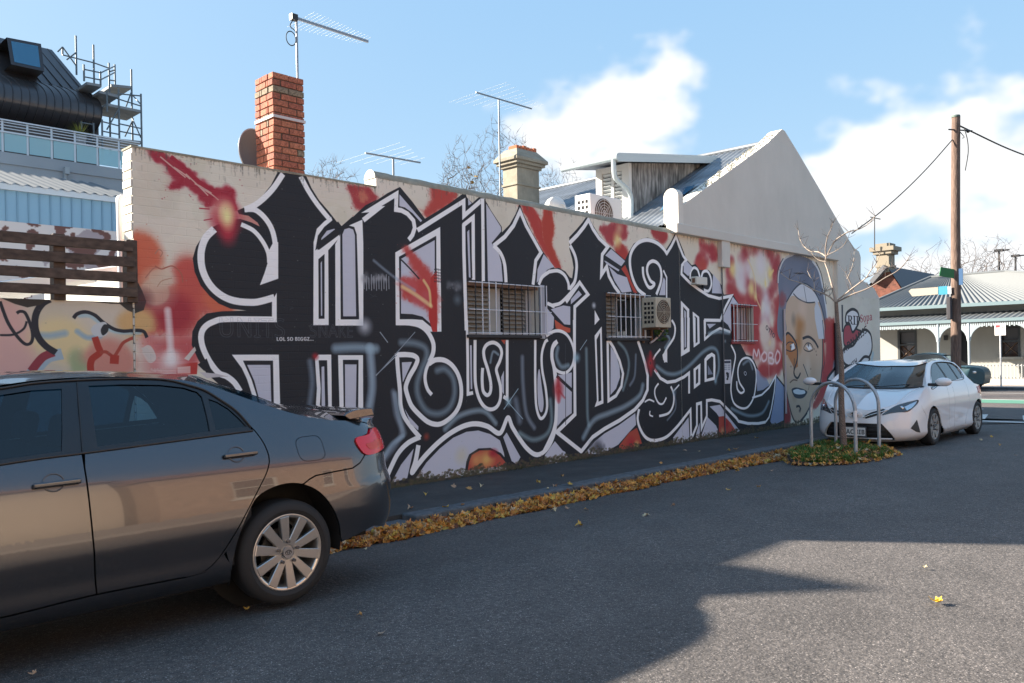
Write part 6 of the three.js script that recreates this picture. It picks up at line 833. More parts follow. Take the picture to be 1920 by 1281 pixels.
// ------------------------------------------------------------------ across the street, behind the camera: the sunlit houses that the cars mirror and that fill the shade
{
  const brick = tileTex(256, (u, v) => { const n = wn(u, v, 12, 5.5, 4); const k = 0.74 + n * 0.2; return [k * 0.86, k * 0.70, k * 0.59]; });
  const mB = new THREE.MeshStandardMaterial({ map: texOn(brick, 0.5), roughness: 0.9, side: THREE.DoubleSide }), mR = M('redtile', [0.22, 0.09, 0.06], 0.85);
  const cottage = (x0, x1, z, h, m, label) => {
    const t = thing('cottage', label, 'house', [(x0 + x1) / 2, 0, z]);
    const ws = []; for (let x = x0 + 1.4; x < x1 - 1.6; x += 3.4) ws.push([x, x + 1.1]);
    part(t, 'wall', metres(slab(rectAt(x0, x1, -0.1, h), z, z + 0.3, ws.map(([a, b]) => rectAt(a, b, 0.9, 2.5))), 1), m);
    part(t, 'rear_block', metres(box(x0, x1, -0.1, h - 0.1, z + 0.302, z + 6), 1), m);
    for (const [a, b] of ws) { const w = part(t, 'window', box(a, b, 0.9, 2.5, z + 0.16, z + 0.18), mGlassDark); part(w, 'frame', merge([box(a, b, 0.9, 0.97, z + 0.06, z + 0.14), box(a, b, 2.43, 2.5, z + 0.06, z + 0.14), box(a, a + 0.07, 0.97, 2.43, z + 0.06, z + 0.14), box(b - 0.07, b, 0.97, 2.43, z + 0.06, z + 0.14), box(a + 0.07, b - 0.07, 1.67, 1.73, z + 0.08, z + 0.14)]), M('creamtrim', [0.6, 0.57, 0.5], 0.6)); part(w, 'sill', box(a - 0.08, b + 0.08, 0.8, 0.897, z - 0.08, z + 0.12), M('creamtrim', [0.6, 0.57, 0.5], 0.6)); }
    const rg = new THREE.Shape([[z - 0.35, h], [z + 3, h + 1.7], [z + 6.3, h]].map(([a, b]) => new THREE.Vector2(a, b)));
    part(t, 'roof', new THREE.ExtrudeGeometry(rg, { depth: x1 - x0 + 0.4, bevelEnabled: false }).rotateY(-Math.PI / 2).translate(x1 + 0.2, 0, 0), mR);
    return t;
  };
  cottage(-16, -4.4, 5.2, 4.4, mB, 'tan brick cottage with cream window frames across the street');
  cottage(-4.0, 5.5, 5.6, 4.9, new THREE.MeshStandardMaterial({ map: texOn(plasterTex([0.66, 0.58, 0.50], [0.77, 0.69, 0.61], 4.4), 0.4), roughness: 0.9, side: THREE.DoubleSide }), 'sandy rendered cottage with cream window frames across the street');
  cottage(6.0, 17.5, 5.3, 4.2, mB, 'wide tan brick cottage by the far end of the street');
  struct('opposite_footpath', metres(box(-26, 20, -0.2, 0.1, 2.6, 5.15), 0.4), M('farfoot', [0.36, 0.30, 0.26], 0.9));
}

// ------------------------------------------------------------------ left: low painted wall, timber screen, shelter, flats with a metal barrel roof, scaffold
const woodTex = (a, b, seed) => tileTex(256, (u, v) => { const g = wn(u * 0.5, v, 26, seed, 4) * 0.7 + wn(u, v, 6, seed + 2, 3) * 0.5 + 0.5; return a.map((x, i) => lerp(x, b[i], clamp(g))); });
{
  const fw = thing('painted_fence_wall', 'low wall painted with a pale long nosed creature under the timber screen', 'wall', [-1, 0, ZW]);
  const mF = muralMat(-1, X0 - 0.02, ZW, 25, '#c9bfae', () => 0, plasterBump);
  part(fw, 'painted_panel', slab(rectAt(-1, X0 - 0.02, 0, YFEN), ZW - 0.16, ZW - 0.004), [mF, mWallSide]);
  part(fw, 'plain_panel', metres(box(-9, -1.002, 0, YFEN, ZW - 0.16, ZW - 0.004), 0.4), mWallSide);
  const wt = woodTex([0.20, 0.155, 0.13], [0.40, 0.33, 0.285], 2.1), mSl = new THREE.MeshStandardMaterial({ map: texOn(wt, 1), roughness: 0.75, side: THREE.DoubleSide });
  const scr = thing('timber_screen', 'dark brown timber screen of four horizontal boards above the low painted wall', 'screen', [-1, YFEN, ZW]);
  [[443, 463], [474, 493], [504.5, 523], [535, 552.5]].forEach(([a, b], i) => { const y1 = onZ(125, a, ZW + 0.05).y, y0 = onZ(125, b, ZW + 0.05).y; part(scr, 'board', metres(box(-9, X0 - 0.03 + i * 0.012, y0, y1, ZW + 0.028, ZW + 0.068, 0.006), 1), mSl); });
  const pt = onZ(125, 440, ZW).y; for (const px of [110, 246]) { const x = onZ(px, 500, ZW).x; part(scr, 'post', metres(box(x - 0.05, x + 0.05, YFEN - 0.002, pt, ZW - 0.09, ZW + 0.026, 0.006), 1), mSl); }
  for (let x = 0.2; x > -8; x -= 1.5) part(scr, 'post', metres(box(x - 0.05, x + 0.05, YFEN - 0.002, pt, ZW - 0.09, ZW + 0.026, 0.006), 1), mSl);
  // backlit lean-to and open timber shelter in the yard
  const lean = thing('lean_to', 'white framed lean-to with pale translucent roof sheets behind the timber screen', 'shelter', [1.8, 0, -10.5]);
  const sheet = new THREE.MeshPhysicalMaterial({ color: lin(0.8, 0.8, 0.78), transmission: 0.45, thickness: 0, roughness: 0.9, side: THREE.DoubleSide }), wht = M('whitepaint', [0.72, 0.72, 0.71], 0.6);
  const L0 = [onZ(-60, 545, -10), onZ(235, 428, -9.6)];
  for (let k = 0; k < 5; k++) { const z0 = -9.2 - k * 0.9, z1 = z0 - 0.88; part(lean, 'roof_sheet', grid((u, v) => { const x = lerp(0.6, 3.7, u), z = lerp(z0, z1, v); return V(x, 2.03 + (x - 0.6) * 0.21 + 0.012 * Math.sin(v * 40), z); }, 2, 30), sheet); }
  for (let k = 0; k < 6; k++) part(lean, 'rafter', beam(V(0.55, 1.97, -9.15 - k * 0.9), V(3.75, 2.64, -9.15 - k * 0.9), 0.05, 0.09), wht);
  for (const [x, z] of [[0.62, -9.2], [3.6, -9.2], [0.62, -13.6], [3.6, -13.6], [2.1, -9.2]]) part(lean, 'post', box(x - 0.045, x + 0.045, -0.2, 2.0 + (x - 0.6) * 0.2, z - 0.045, z + 0.045), wht);
  part(lean, 'back_wall', metres(box(0.6, 3.7, -0.2, 1.9, -13.8, -13.7), 0.5), M('paleback', [0.6, 0.6, 0.58], 0.8));
  // the shelter casts the pointed shadow that falls on the road
  const sh = thing('garden_shelter', 'open timber garden shelter with a small pointed roof in the yard', 'shelter', [-1.5, 0, -11]);
  const z0 = -10.5, KS = -SUN.z / SUN.y, MS = -SUN.x / SUN.y, cast = (px, py) => { const g = onY(px, py, 0), y = (g.z - z0) / KS; return [g.x - MS * y, y]; }, s3 = cast(1345, 1064), sT = cast(1652, 1105), s4 = cast(1296, 1122), pr = [[s3[0] + 0.1, s3[1] - 0.1], s3, sT, s4, [s4[0] - 0.6, s4[1] - 0.25], [-4.5, s4[1] - 0.3], [-4.5, s4[1] - 0.5], [s3[0], s3[1] - 0.3]]; part(sh, 'side_sheet', box(s3[0] + 0.1, s3[0] + 1.4, s3[1] - 1.2, s3[1] - 0.02, z0 - 0.06, z0), M('shroof', [0.2, 0.15, 0.12], 0.8)); part(sh, 'roof', slab(pr, z0 - 0.9, z0), M('shroof', [0.2, 0.15, 0.12], 0.8));
  for (const [x, z] of [[0.2, z0 - 0.1], [-4.3, z0 - 0.1], [0.2, z0 - 0.8], [-4.3, z0 - 0.8]]) part(sh, 'post', box(x - 0.05, x + 0.05, -0.2, s4[1] - 0.35, z - 0.05, z + 0.05), M('shroof', [0.2, 0.15, 0.12], 0.8));
  // white vent pipe at the wall end
  { const a = onZ(226, 452, ZW - 0.45), b = onZ(224, 383, ZW - 0.45); single('vent_pipe', tube([V(a.x, 1.8, a.z), a, b, V(b.x + 0.02, b.y + 0.07, b.z - 0.05), V(b.x + 0.10, b.y + 0.09, b.z - 0.12)], 0.032, 40, 10), wht, 'white vent pipe standing behind the end of the painted wall', 'pipe'); }
}
{ // flats with a dark metal barrel storey
  const ZB = -28.5, b = (px, py, z = ZB) => onZ(px, py, z), t = thing('apartment_building', 'block of flats with dark metal barrel roof and pale glass balcony', 'building', [8, 0, ZB]);
  const mMetal = M('darkmetal', [0.085, 0.078, 0.080], 0.36, { metalness: 0.55 }), mSeam = M('seam', [0.06, 0.055, 0.058], 0.4, { metalness: 0.5 }), conc = new THREE.MeshStandardMaterial({ map: texOn(plasterTex([0.52, 0.55, 0.58], [0.68, 0.71, 0.73], 7.7), 0.15), roughness: 0.85, side: THREE.DoubleSide });
  const yRail = b(110, 241).y, yMid = b(110, 262).y, yG0 = b(110, 300).y, yBand = b(110, 352).y, xE = b(262, 300).x;
  part(t, 'balcony_slab', metres(box(3, xE, yG0 - 0.35, yG0, ZB - 6, ZB + 0.02), 0.3), conc);
  part(t, 'facade', metres(box(3, xE - 0.2, -0.2, yG0 - 0.352, ZB - 6, ZB - 0.02), 0.3), conc);
  const mBal = new THREE.MeshPhysicalMaterial({ color: lin(0.42, 0.66, 0.72), transmission: 0.35, thickness: 0, roughness: 0.25, side: THREE.DoubleSide }), mAl = M('alu', [0.55, 0.57, 0.6], 0.4, { metalness: 0.6 });
  const p0 = b(5, 260).x, step = b(52, 265).x - p0; const bal = part(t, 'balustrade', merge([box(3, xE, yRail - 0.04, yRail, ZB - 0.03, ZB + 0.03), box(3, xE, yMid - 0.05, yMid, ZB - 0.02, ZB + 0.02)]), mAl);
  for (let k = -3; k < 6; k++) { const x = p0 + k * step; if (x > xE) break; part(bal, 'post', box(x - 0.03, x + 0.03, yG0, yRail, ZB - 0.04, ZB - 0.025), mAl); part(bal, 'glass_panel', box(x + 0.04, Math.min(x + step - 0.04, xE), yG0 + 0.04, yMid - 0.06, ZB - 0.012, ZB), mBal); for (let j = 1; j < 4; j++) part(bal, 'wire_rail', box(x + 0.03, Math.min(x + step - 0.03, xE), lerp(yMid, yRail, j / 4) - 0.012, lerp(yMid, yRail, j / 4) + 0.012, ZB - 0.01, ZB + 0.005), mAl); }
  // recessed dark glazing behind the balcony
  const zR = ZB - 2.2; part(t, 'recessed_glazing', box(3, b(185, 250, zR).x, yG0, b(90, 220, zR).y, zR - 0.1, zR), M('bronze', [0.06, 0.04, 0.035], 0.3)); 
  const yb0 = b(60, 236, zR).y, yb1 = b(60, 152, zR).y, yr = b(40, 80, zR - 2.0).y;
  const prof = [[yb0, zR - 0.6], [yb0 + 0.12, zR + 0.25], [lerp(yb0, yb1, 0.3), zR + 0.75], [lerp(yb0, yb1, 0.6), zR + 0.7], [lerp(yb0, yb1, 0.88), zR + 0.3], [yb1, zR]], cr = new THREE.CatmullRomCurve3(prof.map(([y, z]) => V(0, y, z)), false, 'centripetal');
  const endX = (s) => { const pts = [[0, b(176, 238, zR).x], [0.3, b(187, 215, zR + 0.6).x], [0.6, b(189, 192, zR + 0.6).x], [1, b(165, 165, zR).x]]; return spline1(pts)(s); };
  part(t, 'barrel_storey', grid((u, v) => { const p = cr.getPoint(v), x = lerp(3, endX(v), u); return V(x, p.y, p.z); }, 20, 24), mMetal);
  part(t, 'barrel_end', grid((u, v) => { const p = cr.getPoint(v), x = endX(v); return V(lerp(x, x - 0.3, u), p.y, lerp(p.z, zR - 4, u)); }, 4, 16), mSeam);
  for (let k = 0; k < 26; k++) { const d = k * 0.245; part(t, 'standing_seam', new THREE.TubeGeometry(new THREE.CatmullRomCurve3(Array.from({ length: 10 }, (_, i) => { const v = i / 9, p = cr.getPoint(v); return V(endX(v) - 0.03 - d, p.y, p.z + 0.012); })), 18, 0.016, 4), mSeam); }
  // sloping roof above
  const zr = zR - 2.0, xr = (v) => lerp(endX(1), b(97, 92, zr).x, v); part(t, 'upper_roof', grid((u, v) => V(lerp(3, xr(v), u), lerp(yb1, yr, v), lerp(zR - 0.03, zr, v)), 2, 2), mMetal); part(t, 'upper_end', grid((u, v) => { const x = xr(v); return V(lerp(x, x - 1, u), lerp(yb1, yr, v), lerp(lerp(zR - 0.03, zr, v), zR - 4, u)); }, 2, 2), mSeam);
  for (let k = 0; k < 6; k++) { const x1 = endX(1) - 0.15 - k * 0.33; part(t, 'roof_seam', bar(V(x1, yb1, zR), V(x1 - (endX(1) - b(97, 92, zr).x), yr, zr), 0.018, 5), mSeam); }
  { const q = [b(4, 78, zR - 0.3), b(68, 90, zR - 0.3), b(74, 141, zR + 0.02), b(12, 128, zR + 0.02)], f = (k, z) => { const c = q.reduce((a, p) => a.add(p), V(0, 0, 0)).multiplyScalar(0.25); return q.map((p) => p.clone().lerp(c, k).add(V(0, 0, z))); }; const quad = (p) => grid((u, v) => p[0].clone().lerp(p[1], u).lerp(p[3].clone().lerp(p[2], u), v), 1, 1);
    const w = part(t, 'roof_window', quad(f(0, 0.5)), mSeam), inn = f(0.22, 0.51); part(w, 'pane', quad(inn), new THREE.MeshPhysicalMaterial({ color: lin(0.03, 0.14, 0.24), roughness: 0.05, metalness: 0.2, clearcoat: 1, side: THREE.DoubleSide })); part(w, 'cheek', merge([grid((u, v) => f(0, 0.5)[1].clone().lerp(f(0, 0.5)[2], u).add(V(0, 0, -1.6 * v)), 1, 1), grid((u, v) => f(0, 0.5)[0].clone().lerp(f(0, 0.5)[1], u).add(V(0, 0, -1.9 * v)), 1, 1), grid((u, v) => f(0, 0.5)[3].clone().lerp(f(0, 0.5)[2], u).add(V(0, 0, -1 * v)), 1, 1)]), mMetal); }
  // rainwater head and pipe on the band
  part(t, 'rainwater_pipe', merge([bar(b(122, 320, ZB + 0.06), b(122, 420, ZB + 0.06), 0.05, 8), box(b(118, 320).x, b(126.5, 320).x, b(122, 328).y, b(122, 315).y, ZB, ZB + 0.2)]), conc);
  // potted plant on the balcony
  const pl = thing('balcony_plant', 'spiky green plant in a pot on the flats balcony', 'plant', b(150, 262, ZB - 0.7).toArray()); const c = b(150, 262, ZB - 0.7), q = rng(77), lf = [];
  for (let k = 0; k < 90; k++) { const a = q() * 6.283, el = 0.2 + q() * 1.2, L = 0.35 + q() * 0.3, d = V(Math.cos(a) * Math.cos(el), Math.sin(el), Math.sin(a) * Math.cos(el)); const s = c.clone().add(V(0, 0.12, 0)), e = s.clone().addScaledVector(d, L).add(V(0, -0.1 * q(), 0)), n = d.clone().cross(UP).normalize().multiplyScalar(0.022); lf.push(new THREE.BufferGeometry().setFromPoints([s.clone().add(n), s.clone().sub(n), e])); }
  const lg = mergeGeometries(lf); lg.computeVertexNormals(); part(pl, 'foliage', lg, M('yucca', [0.22, 0.22, 0.04], 0.8)); part(pl, 'pot', new THREE.CylinderGeometry(0.2, 0.15, 0.4, 12).translate(c.x, c.y - 0.1, c.z), M('potgrey', [0.3, 0.3, 0.3], 0.8));
  // blue clad shed with a ribbed roof in front of the flats
  const ZS = -21, s2 = thing('clad_shed', 'shed with pale blue ribbed cladding and corrugated roof below the flats', 'shed', [4, 0, ZS]), d = (px, py, z = ZS) => onZ(px, py, z), xs = d(255, 420).x, ya = d(110, 368).y, yb = d(110, 424).y;
  const blue = M('bluepanel', [0.22, 0.40, 0.55], 0.5), blue2 = M('bluerib', [0.17, 0.32, 0.45], 0.5), ps = d(58, 390).x - d(37, 390).x; let k0 = d(-200, 390).x; part(s2, 'wall', box(k0, xs, yb, ya, ZS - 4, ZS - 0.03), blue2);
  for (let x = k0; x < xs; x += ps) part(s2, 'cladding_panel', box(x + 0.012, Math.min(x + ps - 0.012, xs), yb, ya, ZS - 0.028, ZS), blue); for (let x = k0; x < xs; x += ps) part(s2, 'rib', box(x - 0.02, x + 0.012, yb, ya, ZS - 0.028, ZS + 0.03), blue2);
  part(s2, 'fascia', box(k0, xs, ya, ya + 0.13, ZS - 0.02, ZS + 0.08), M('palefascia', [0.55, 0.62, 0.68], 0.6));
  part(s2, 'roof', grid((u, v) => V(lerp(k0, xs, u), lerp(ya + 0.14, d(110, 335, ZS - 3).y, v) + 0.025 * Math.sin(u * (xs - k0) * 6.283 / 0.24), lerp(ZS + 0.1, ZS - 3, v)), 240, 1), M('greyroof', [0.11, 0.12, 0.13], 0.6, { metalness: 0.2 }));
  part(s2, 'brick_base', metres(box(k0, xs, -0.2, yb - 0.002, ZS - 4, ZS + 0.02), 0.25), new THREE.MeshStandardMaterial({ map: texOn(tileTex(256, (u, v) => { const n = wn(u, v, 14, 3.9, 4), m = wn(u, v, 5, 8.8, 3), k = n > 0.06 ? [0.42, 0.30, 0.28] : m > 0.1 ? [0.62, 0.58, 0.60] : [0.80, 0.78, 0.78]; return k; }), 0.6), roughness: 0.9, side: THREE.DoubleSide }));
  // scaffold
  const ZC = -31, e = (px, py, z = ZC) => onZ(px, py, z), sc = thing('scaffold', 'grey tube scaffold with steel decks beside the metal barrel roof', 'scaffold', [e(215, 300).x, 0, ZC]), mS = M('scaff', [0.13, 0.15, 0.165], 0.5, { metalness: 0.5 });
  const up = (px, y0, y1, z = ZC) => { const a = e(px, y1, z), c2 = e(px, y0, z); part(sc, 'standard', bar(V(c2.x, a.y, z), V(c2.x, c2.y, z), 0.032, 6), mS); }; const ledge = (p, r, z0 = ZC, z1 = ZC) => part(sc, 'ledger', bar(e(...p, z0), e(...r, z1), 0.025, 5), mS); const zf = ZC + 1.3;
  for (const [x, y0, y1, z] of [[142, 67, 140, ZC], [117, 88, 104, ZC - 1], [175, 84, 160, ZC], [157, 121, 152, zf], [204, 118, 290, ZC], [215, 121, 170, ZC - 1], [188, 134, 160, zf], [246, 130, 300, ZC], [222, 166, 300, zf], [264, 176, 300, zf], [200, 170, 210, zf], [191, 224, 300, zf], [175, 231, 262, zf], [152, 228, 246, zf], [248, 222, 300, ZC]]) up(x, y0, y1, z);
  for (const [p, r, z0, z1] of [[[108, 97], [117, 88], ZC], [[117, 88], [143, 124], ZC], [[117, 103], [176, 118]], [[125, 112], [143, 98]], [[157, 130], [190, 137], zf, zf], [[157, 144], [188, 150], zf, zf], [[188, 137], [215, 124], zf, ZC], [[188, 150], [215, 136], zf, ZC], [[176, 118], [204, 128]], [[204, 135], [216, 131]], [[204, 150], [217, 152]], [[222, 186], [264, 199], zf, zf], [[222, 176], [264, 180], zf, zf], [[246, 176], [264, 196], ZC, zf], [[236, 200], [247, 170]], [[204, 176], [222, 186], ZC, zf], [[204, 190], [222, 176], ZC, zf], [[200, 243], [222, 205], zf, zf], [[222, 232], [264, 241], zf, zf], [[222, 246], [264, 254], zf, zf], [[234, 256], [250, 222], ZC], [[248, 222], [264, 258], ZC, zf], [[191, 228], [222, 236], zf, zf], [[152, 230], [176, 234], zf, zf], [[191, 246], [222, 252], zf, zf]]) ledge(p, r, z0 ?? ZC, z1 ?? z0 ?? ZC);
  for (const [a, c2, zz] of [[[162, 156], [190, 161], zf], [[186, 172], [222, 181], zf], [[208, 160], [247, 164], ZC], [[200, 196], [264, 209], zf], [[178, 258], [266, 267], zf]]) for (let k = 0; k < 3; k++) { const p = e(...a, zz - k * 0.45), r = e(...c2, zz), y = e(...a, zz).y, y2 = r.y; part(sc, 'deck', beam(V(e(...a, zz).x, y, zz - k * 0.45 - 0.2), V(r.x, y2, zz - k * 0.45 - 0.2), 0.42, 0.09), M('deck', [0.20, 0.22, 0.24], 0.6)); }
}

// ------------------------------------------------------------------ roofs, chimneys, aerials behind the wall
{ // brick chimney, brick by brick
  const zf = ZW - 0.27, c = onZ(512.5, 240, zf), xr = onZ(571, 240, zf).x, W = xr - c.x, D = zf - onX(477.5, 150, c.x).z, y1 = onZ(511, 133, zf).y, n = 16, y0 = onZ(513, 325, zf).y - 0.06, h = (y1 - y0) / n;
  const t = thing('brick_chimney', 'square red brick chimney with a metal strap behind the painted wall', 'chimney', [c.x + W / 2, 3.1, zf - D / 2]), q = rng(14), j = 0.011;
  const bt = tileTex(128, (u, v) => { const k = 0.86 + wn(u, v, 10, 4.4, 4) * 0.5; return [k, k, k]; });
  const cols = [[0.50, 0.17, 0.10], [0.43, 0.135, 0.085], [0.54, 0.20, 0.115], [0.38, 0.13, 0.085], [0.30, 0.235, 0.165], [0.54, 0.25, 0.15]].map((k) => { const m = new THREE.MeshStandardMaterial({ map: bt, roughness: 0.9, side: THREE.DoubleSide }); m.color = lin(...k); return m; });
  part(t, 'mortar_core', box(c.x + 0.012, xr - 0.012, 3.1, y1 - 0.02, zf - D + 0.012, zf - 0.012), M('mortar', [0.10, 0.075, 0.06], 0.95));
  const brick = (x0, x1, ya, z0, z1, row) => { const o = (q() - 0.5) * 0.008, g = metres(box(x0 + o, x1 + o, ya + j / 2, ya + h - j / 2, z0 + o, z1 + o, 0.006), 6); const k = row === n - 3 ? 4 : q() < 0.06 ? 4 : Math.floor(q() * 6) % 6 === 4 ? 0 : Math.floor(q() * 4) + (q() < 0.12 ? 2 : 0); part(t, 'brick', g, cols[Math.min(k, 5)]); };
  for (let r = 0; r < n; r++) {
    const y = y0 + r * h, wd = 0.105, A = r % 2 === 1;
    const fr = A ? [[0, 0.5], [0.5, 1]] : [[0, 0.26], [0.26, 0.76], [0.76, 1]]; for (const [a, b] of fr) for (const s of [0, 1]) brick(c.x + a * W + j / 2 * (a > 0), c.x + b * W - j / 2 * (b < 1), y, s ? zf - D : zf - wd, s ? zf - D + wd : zf, r);
    const sd = A ? [[wd / D, 0.6], [0.6, 1 - wd / D]] : [[wd / D, 0.38], [0.38, 1 - wd / D]]; for (const [a, b] of sd) for (const s of [0, 1]) brick(s ? xr - wd : c.x, s ? xr : c.x + wd, y, zf - D * b + j / 2, zf - D * a - j / 2, r);
  }
  part(t, 'strap', box(c.x - 0.008, xr + 0.010, y0 + 9 * h + 0.015, y0 + 9 * h + 0.045, zf - D - 0.008, zf + 0.010), M('strap', [0.55, 0.5, 0.5], 0.5));
  // aerial strapped to it
  const za = zf - 0.22, at = thing('television_aerial', 'long boom television aerial on a pole above the brick chimney', 'aerial', [onZ(557, 138, za).x, y1 - 0.2, za]), gal = M('galv', [0.30, 0.31, 0.33], 0.4, { metalness: 0.7 });
  const m0 = onZ(558, 140, za), m1 = onZ(555.5, 28, za); part(at, 'mast', bar(V(m0.x, m0.y - 0.3, za), m1, 0.014, 8), gal); const b0 = onZ(552, 33, za), b1 = onZ(690, 78, za); part(at, 'boom', beam(b0, b1, 0.022, 0.03), gal); part(at, 'boom_end', box(b0.x - 0.05, b0.x + 0.03, b0.y - 0.035, b0.y + 0.035, za - 0.03, za + 0.03), mTrim);
  for (let k = 0; k < 18; k++) { const p = b0.clone().lerp(b1, 0.08 + k * 0.051), L = 0.30 - k * 0.009; part(at, 'element', bar(V(p.x, p.y, p.z - L), V(p.x, p.y, p.z + L), 0.0016, 4), M('thinalu', [0.30, 0.32, 0.34], 0.5, { metalness: 0.3 })); }
  const lc = onZ(545.5, 72, za); part(at, 'cable_loop', new THREE.TorusGeometry(0.075, 0.006, 6, 30).scale(0.85, 1.1, 1).translate(lc.x, lc.y, za), mRubber); part(at, 'cable', tube([b0, V(b0.x - 0.06, b0.y - 0.12, za), V(m0.x - 0.02, lc.y + 0.1, za), V(m0.x, lc.y - 0.2, za)], 0.006, 20, 5), mRubber);
  // dish
  const zd = ZW - 0.9, dc = onZ(466, 288, zd), dr = thing('satellite_dish', 'round grey satellite dish half hidden by the brick chimney', 'dish', [dc.x, 3.1, zd]); const R = onZ(505, 288, zd).x - dc.x;
  part(dr, 'reflector', new THREE.LatheGeometry(Array.from({ length: 10 }, (_, i) => new THREE.Vector2(R * i / 9, 0.10 * (i / 9) ** 2)), 40).rotateX(Math.PI / 2).rotateY(0.35).translate(dc.x, dc.y, zd), M('dish', [0.13, 0.12, 0.125], 0.6)); part(dr, 'dish_rim', new THREE.TorusGeometry(R, 0.008, 6, 48).translate(0, 0, 0.10).rotateY(0.35).translate(dc.x, dc.y, zd), gal); part(dr, 'stand', bar(V(dc.x, 3.0, zd - 0.1), V(dc.x, dc.y, zd - 0.05), 0.02, 8), gal);
}
function aerial(label, mast, boom, z, elements, L, low) {
  const a = onZ(...mast[0], z), b = onZ(...mast[1], z), t = thing('television_aerial', label, 'aerial', [b.x, low, z]), gal = M('galv2', [0.20, 0.22, 0.24], 0.45, { metalness: 0.6 });
  part(t, 'mast', bar(V(b.x, low, z), a, 0.02, 6), gal); const b0 = onZ(...boom[0], z), b1 = onZ(...boom[1], z); part(t, 'boom', beam(b0, b1, 0.026, 0.026), gal);
  for (const [k, l] of elements) { const p = b0.clone().lerp(b1, k); part(t, 'element', bar(V(p.x, p.y, p.z - L * l), V(p.x, p.y, p.z + L * l), 0.0022, 4), M('thinalu2', [0.30, 0.32, 0.34], 0.5, { metalness: 0.3 })); }
}
aerial('television aerial with spread elements beside the grey rendered chimney', [[935, 186], [938, 362]], [[892, 173], [997, 204]], -13.4, [[0.02, 1], [0.1, 0.95], [0.22, 0.9], [0.34, 0.8], [0.46, 0.7], [0.55, 0.6], [0.66, 0.5], [0.76, 0.5], [0.86, 0.45], [0.97, 0.45]], 0.95, 3.1);
aerial('television aerial standing behind the rounded parapet end', [[737, 295], [739, 345]], [[685, 287], [788, 305]], -12.2, [[0.02, 1.2], [0.2, 1.05], [0.38, 0.9], [0.52, 0.7], [0.7, 0.5], [0.85, 0.45]], 0.8, 3.1);

const corr = (a, b, c, d, waves, amp, m = 6) => grid((u, v) => { const p = a.clone().lerp(b, u).lerp(d.clone().lerp(c, u), v); const n = b.clone().sub(a).cross(d.clone().sub(a)).normalize(); if (n.y < 0) n.negate(); return p.addScaledVector(n, amp * Math.sin(u * waves * 6.2832)); }, Math.round(waves * m), 1);
const mZinc = new THREE.MeshStandardMaterial({ map: texOn(tileTex(256, (u, v) => { const k = 0.50 + wn(u, v, 9, 1.9, 4) * 0.24; return [k * 0.96, k * 1.0, k * 1.05]; }), 1), roughness: 0.5, metalness: 0.35, side: THREE.DoubleSide });
const mWeather = new THREE.MeshStandardMaterial({ map: texOn(tileTex(512, (u, v) => { const s = wn(u, v * 0.18, 22, 5.1, 5), n = wn(u, v, 4, 2.2, 3), k = 0.52 + s * 0.5 + n * 0.2; return [k, k * 0.98, k * 0.95]; }), 0.7), roughness: 0.9, side: THREE.DoubleSide });
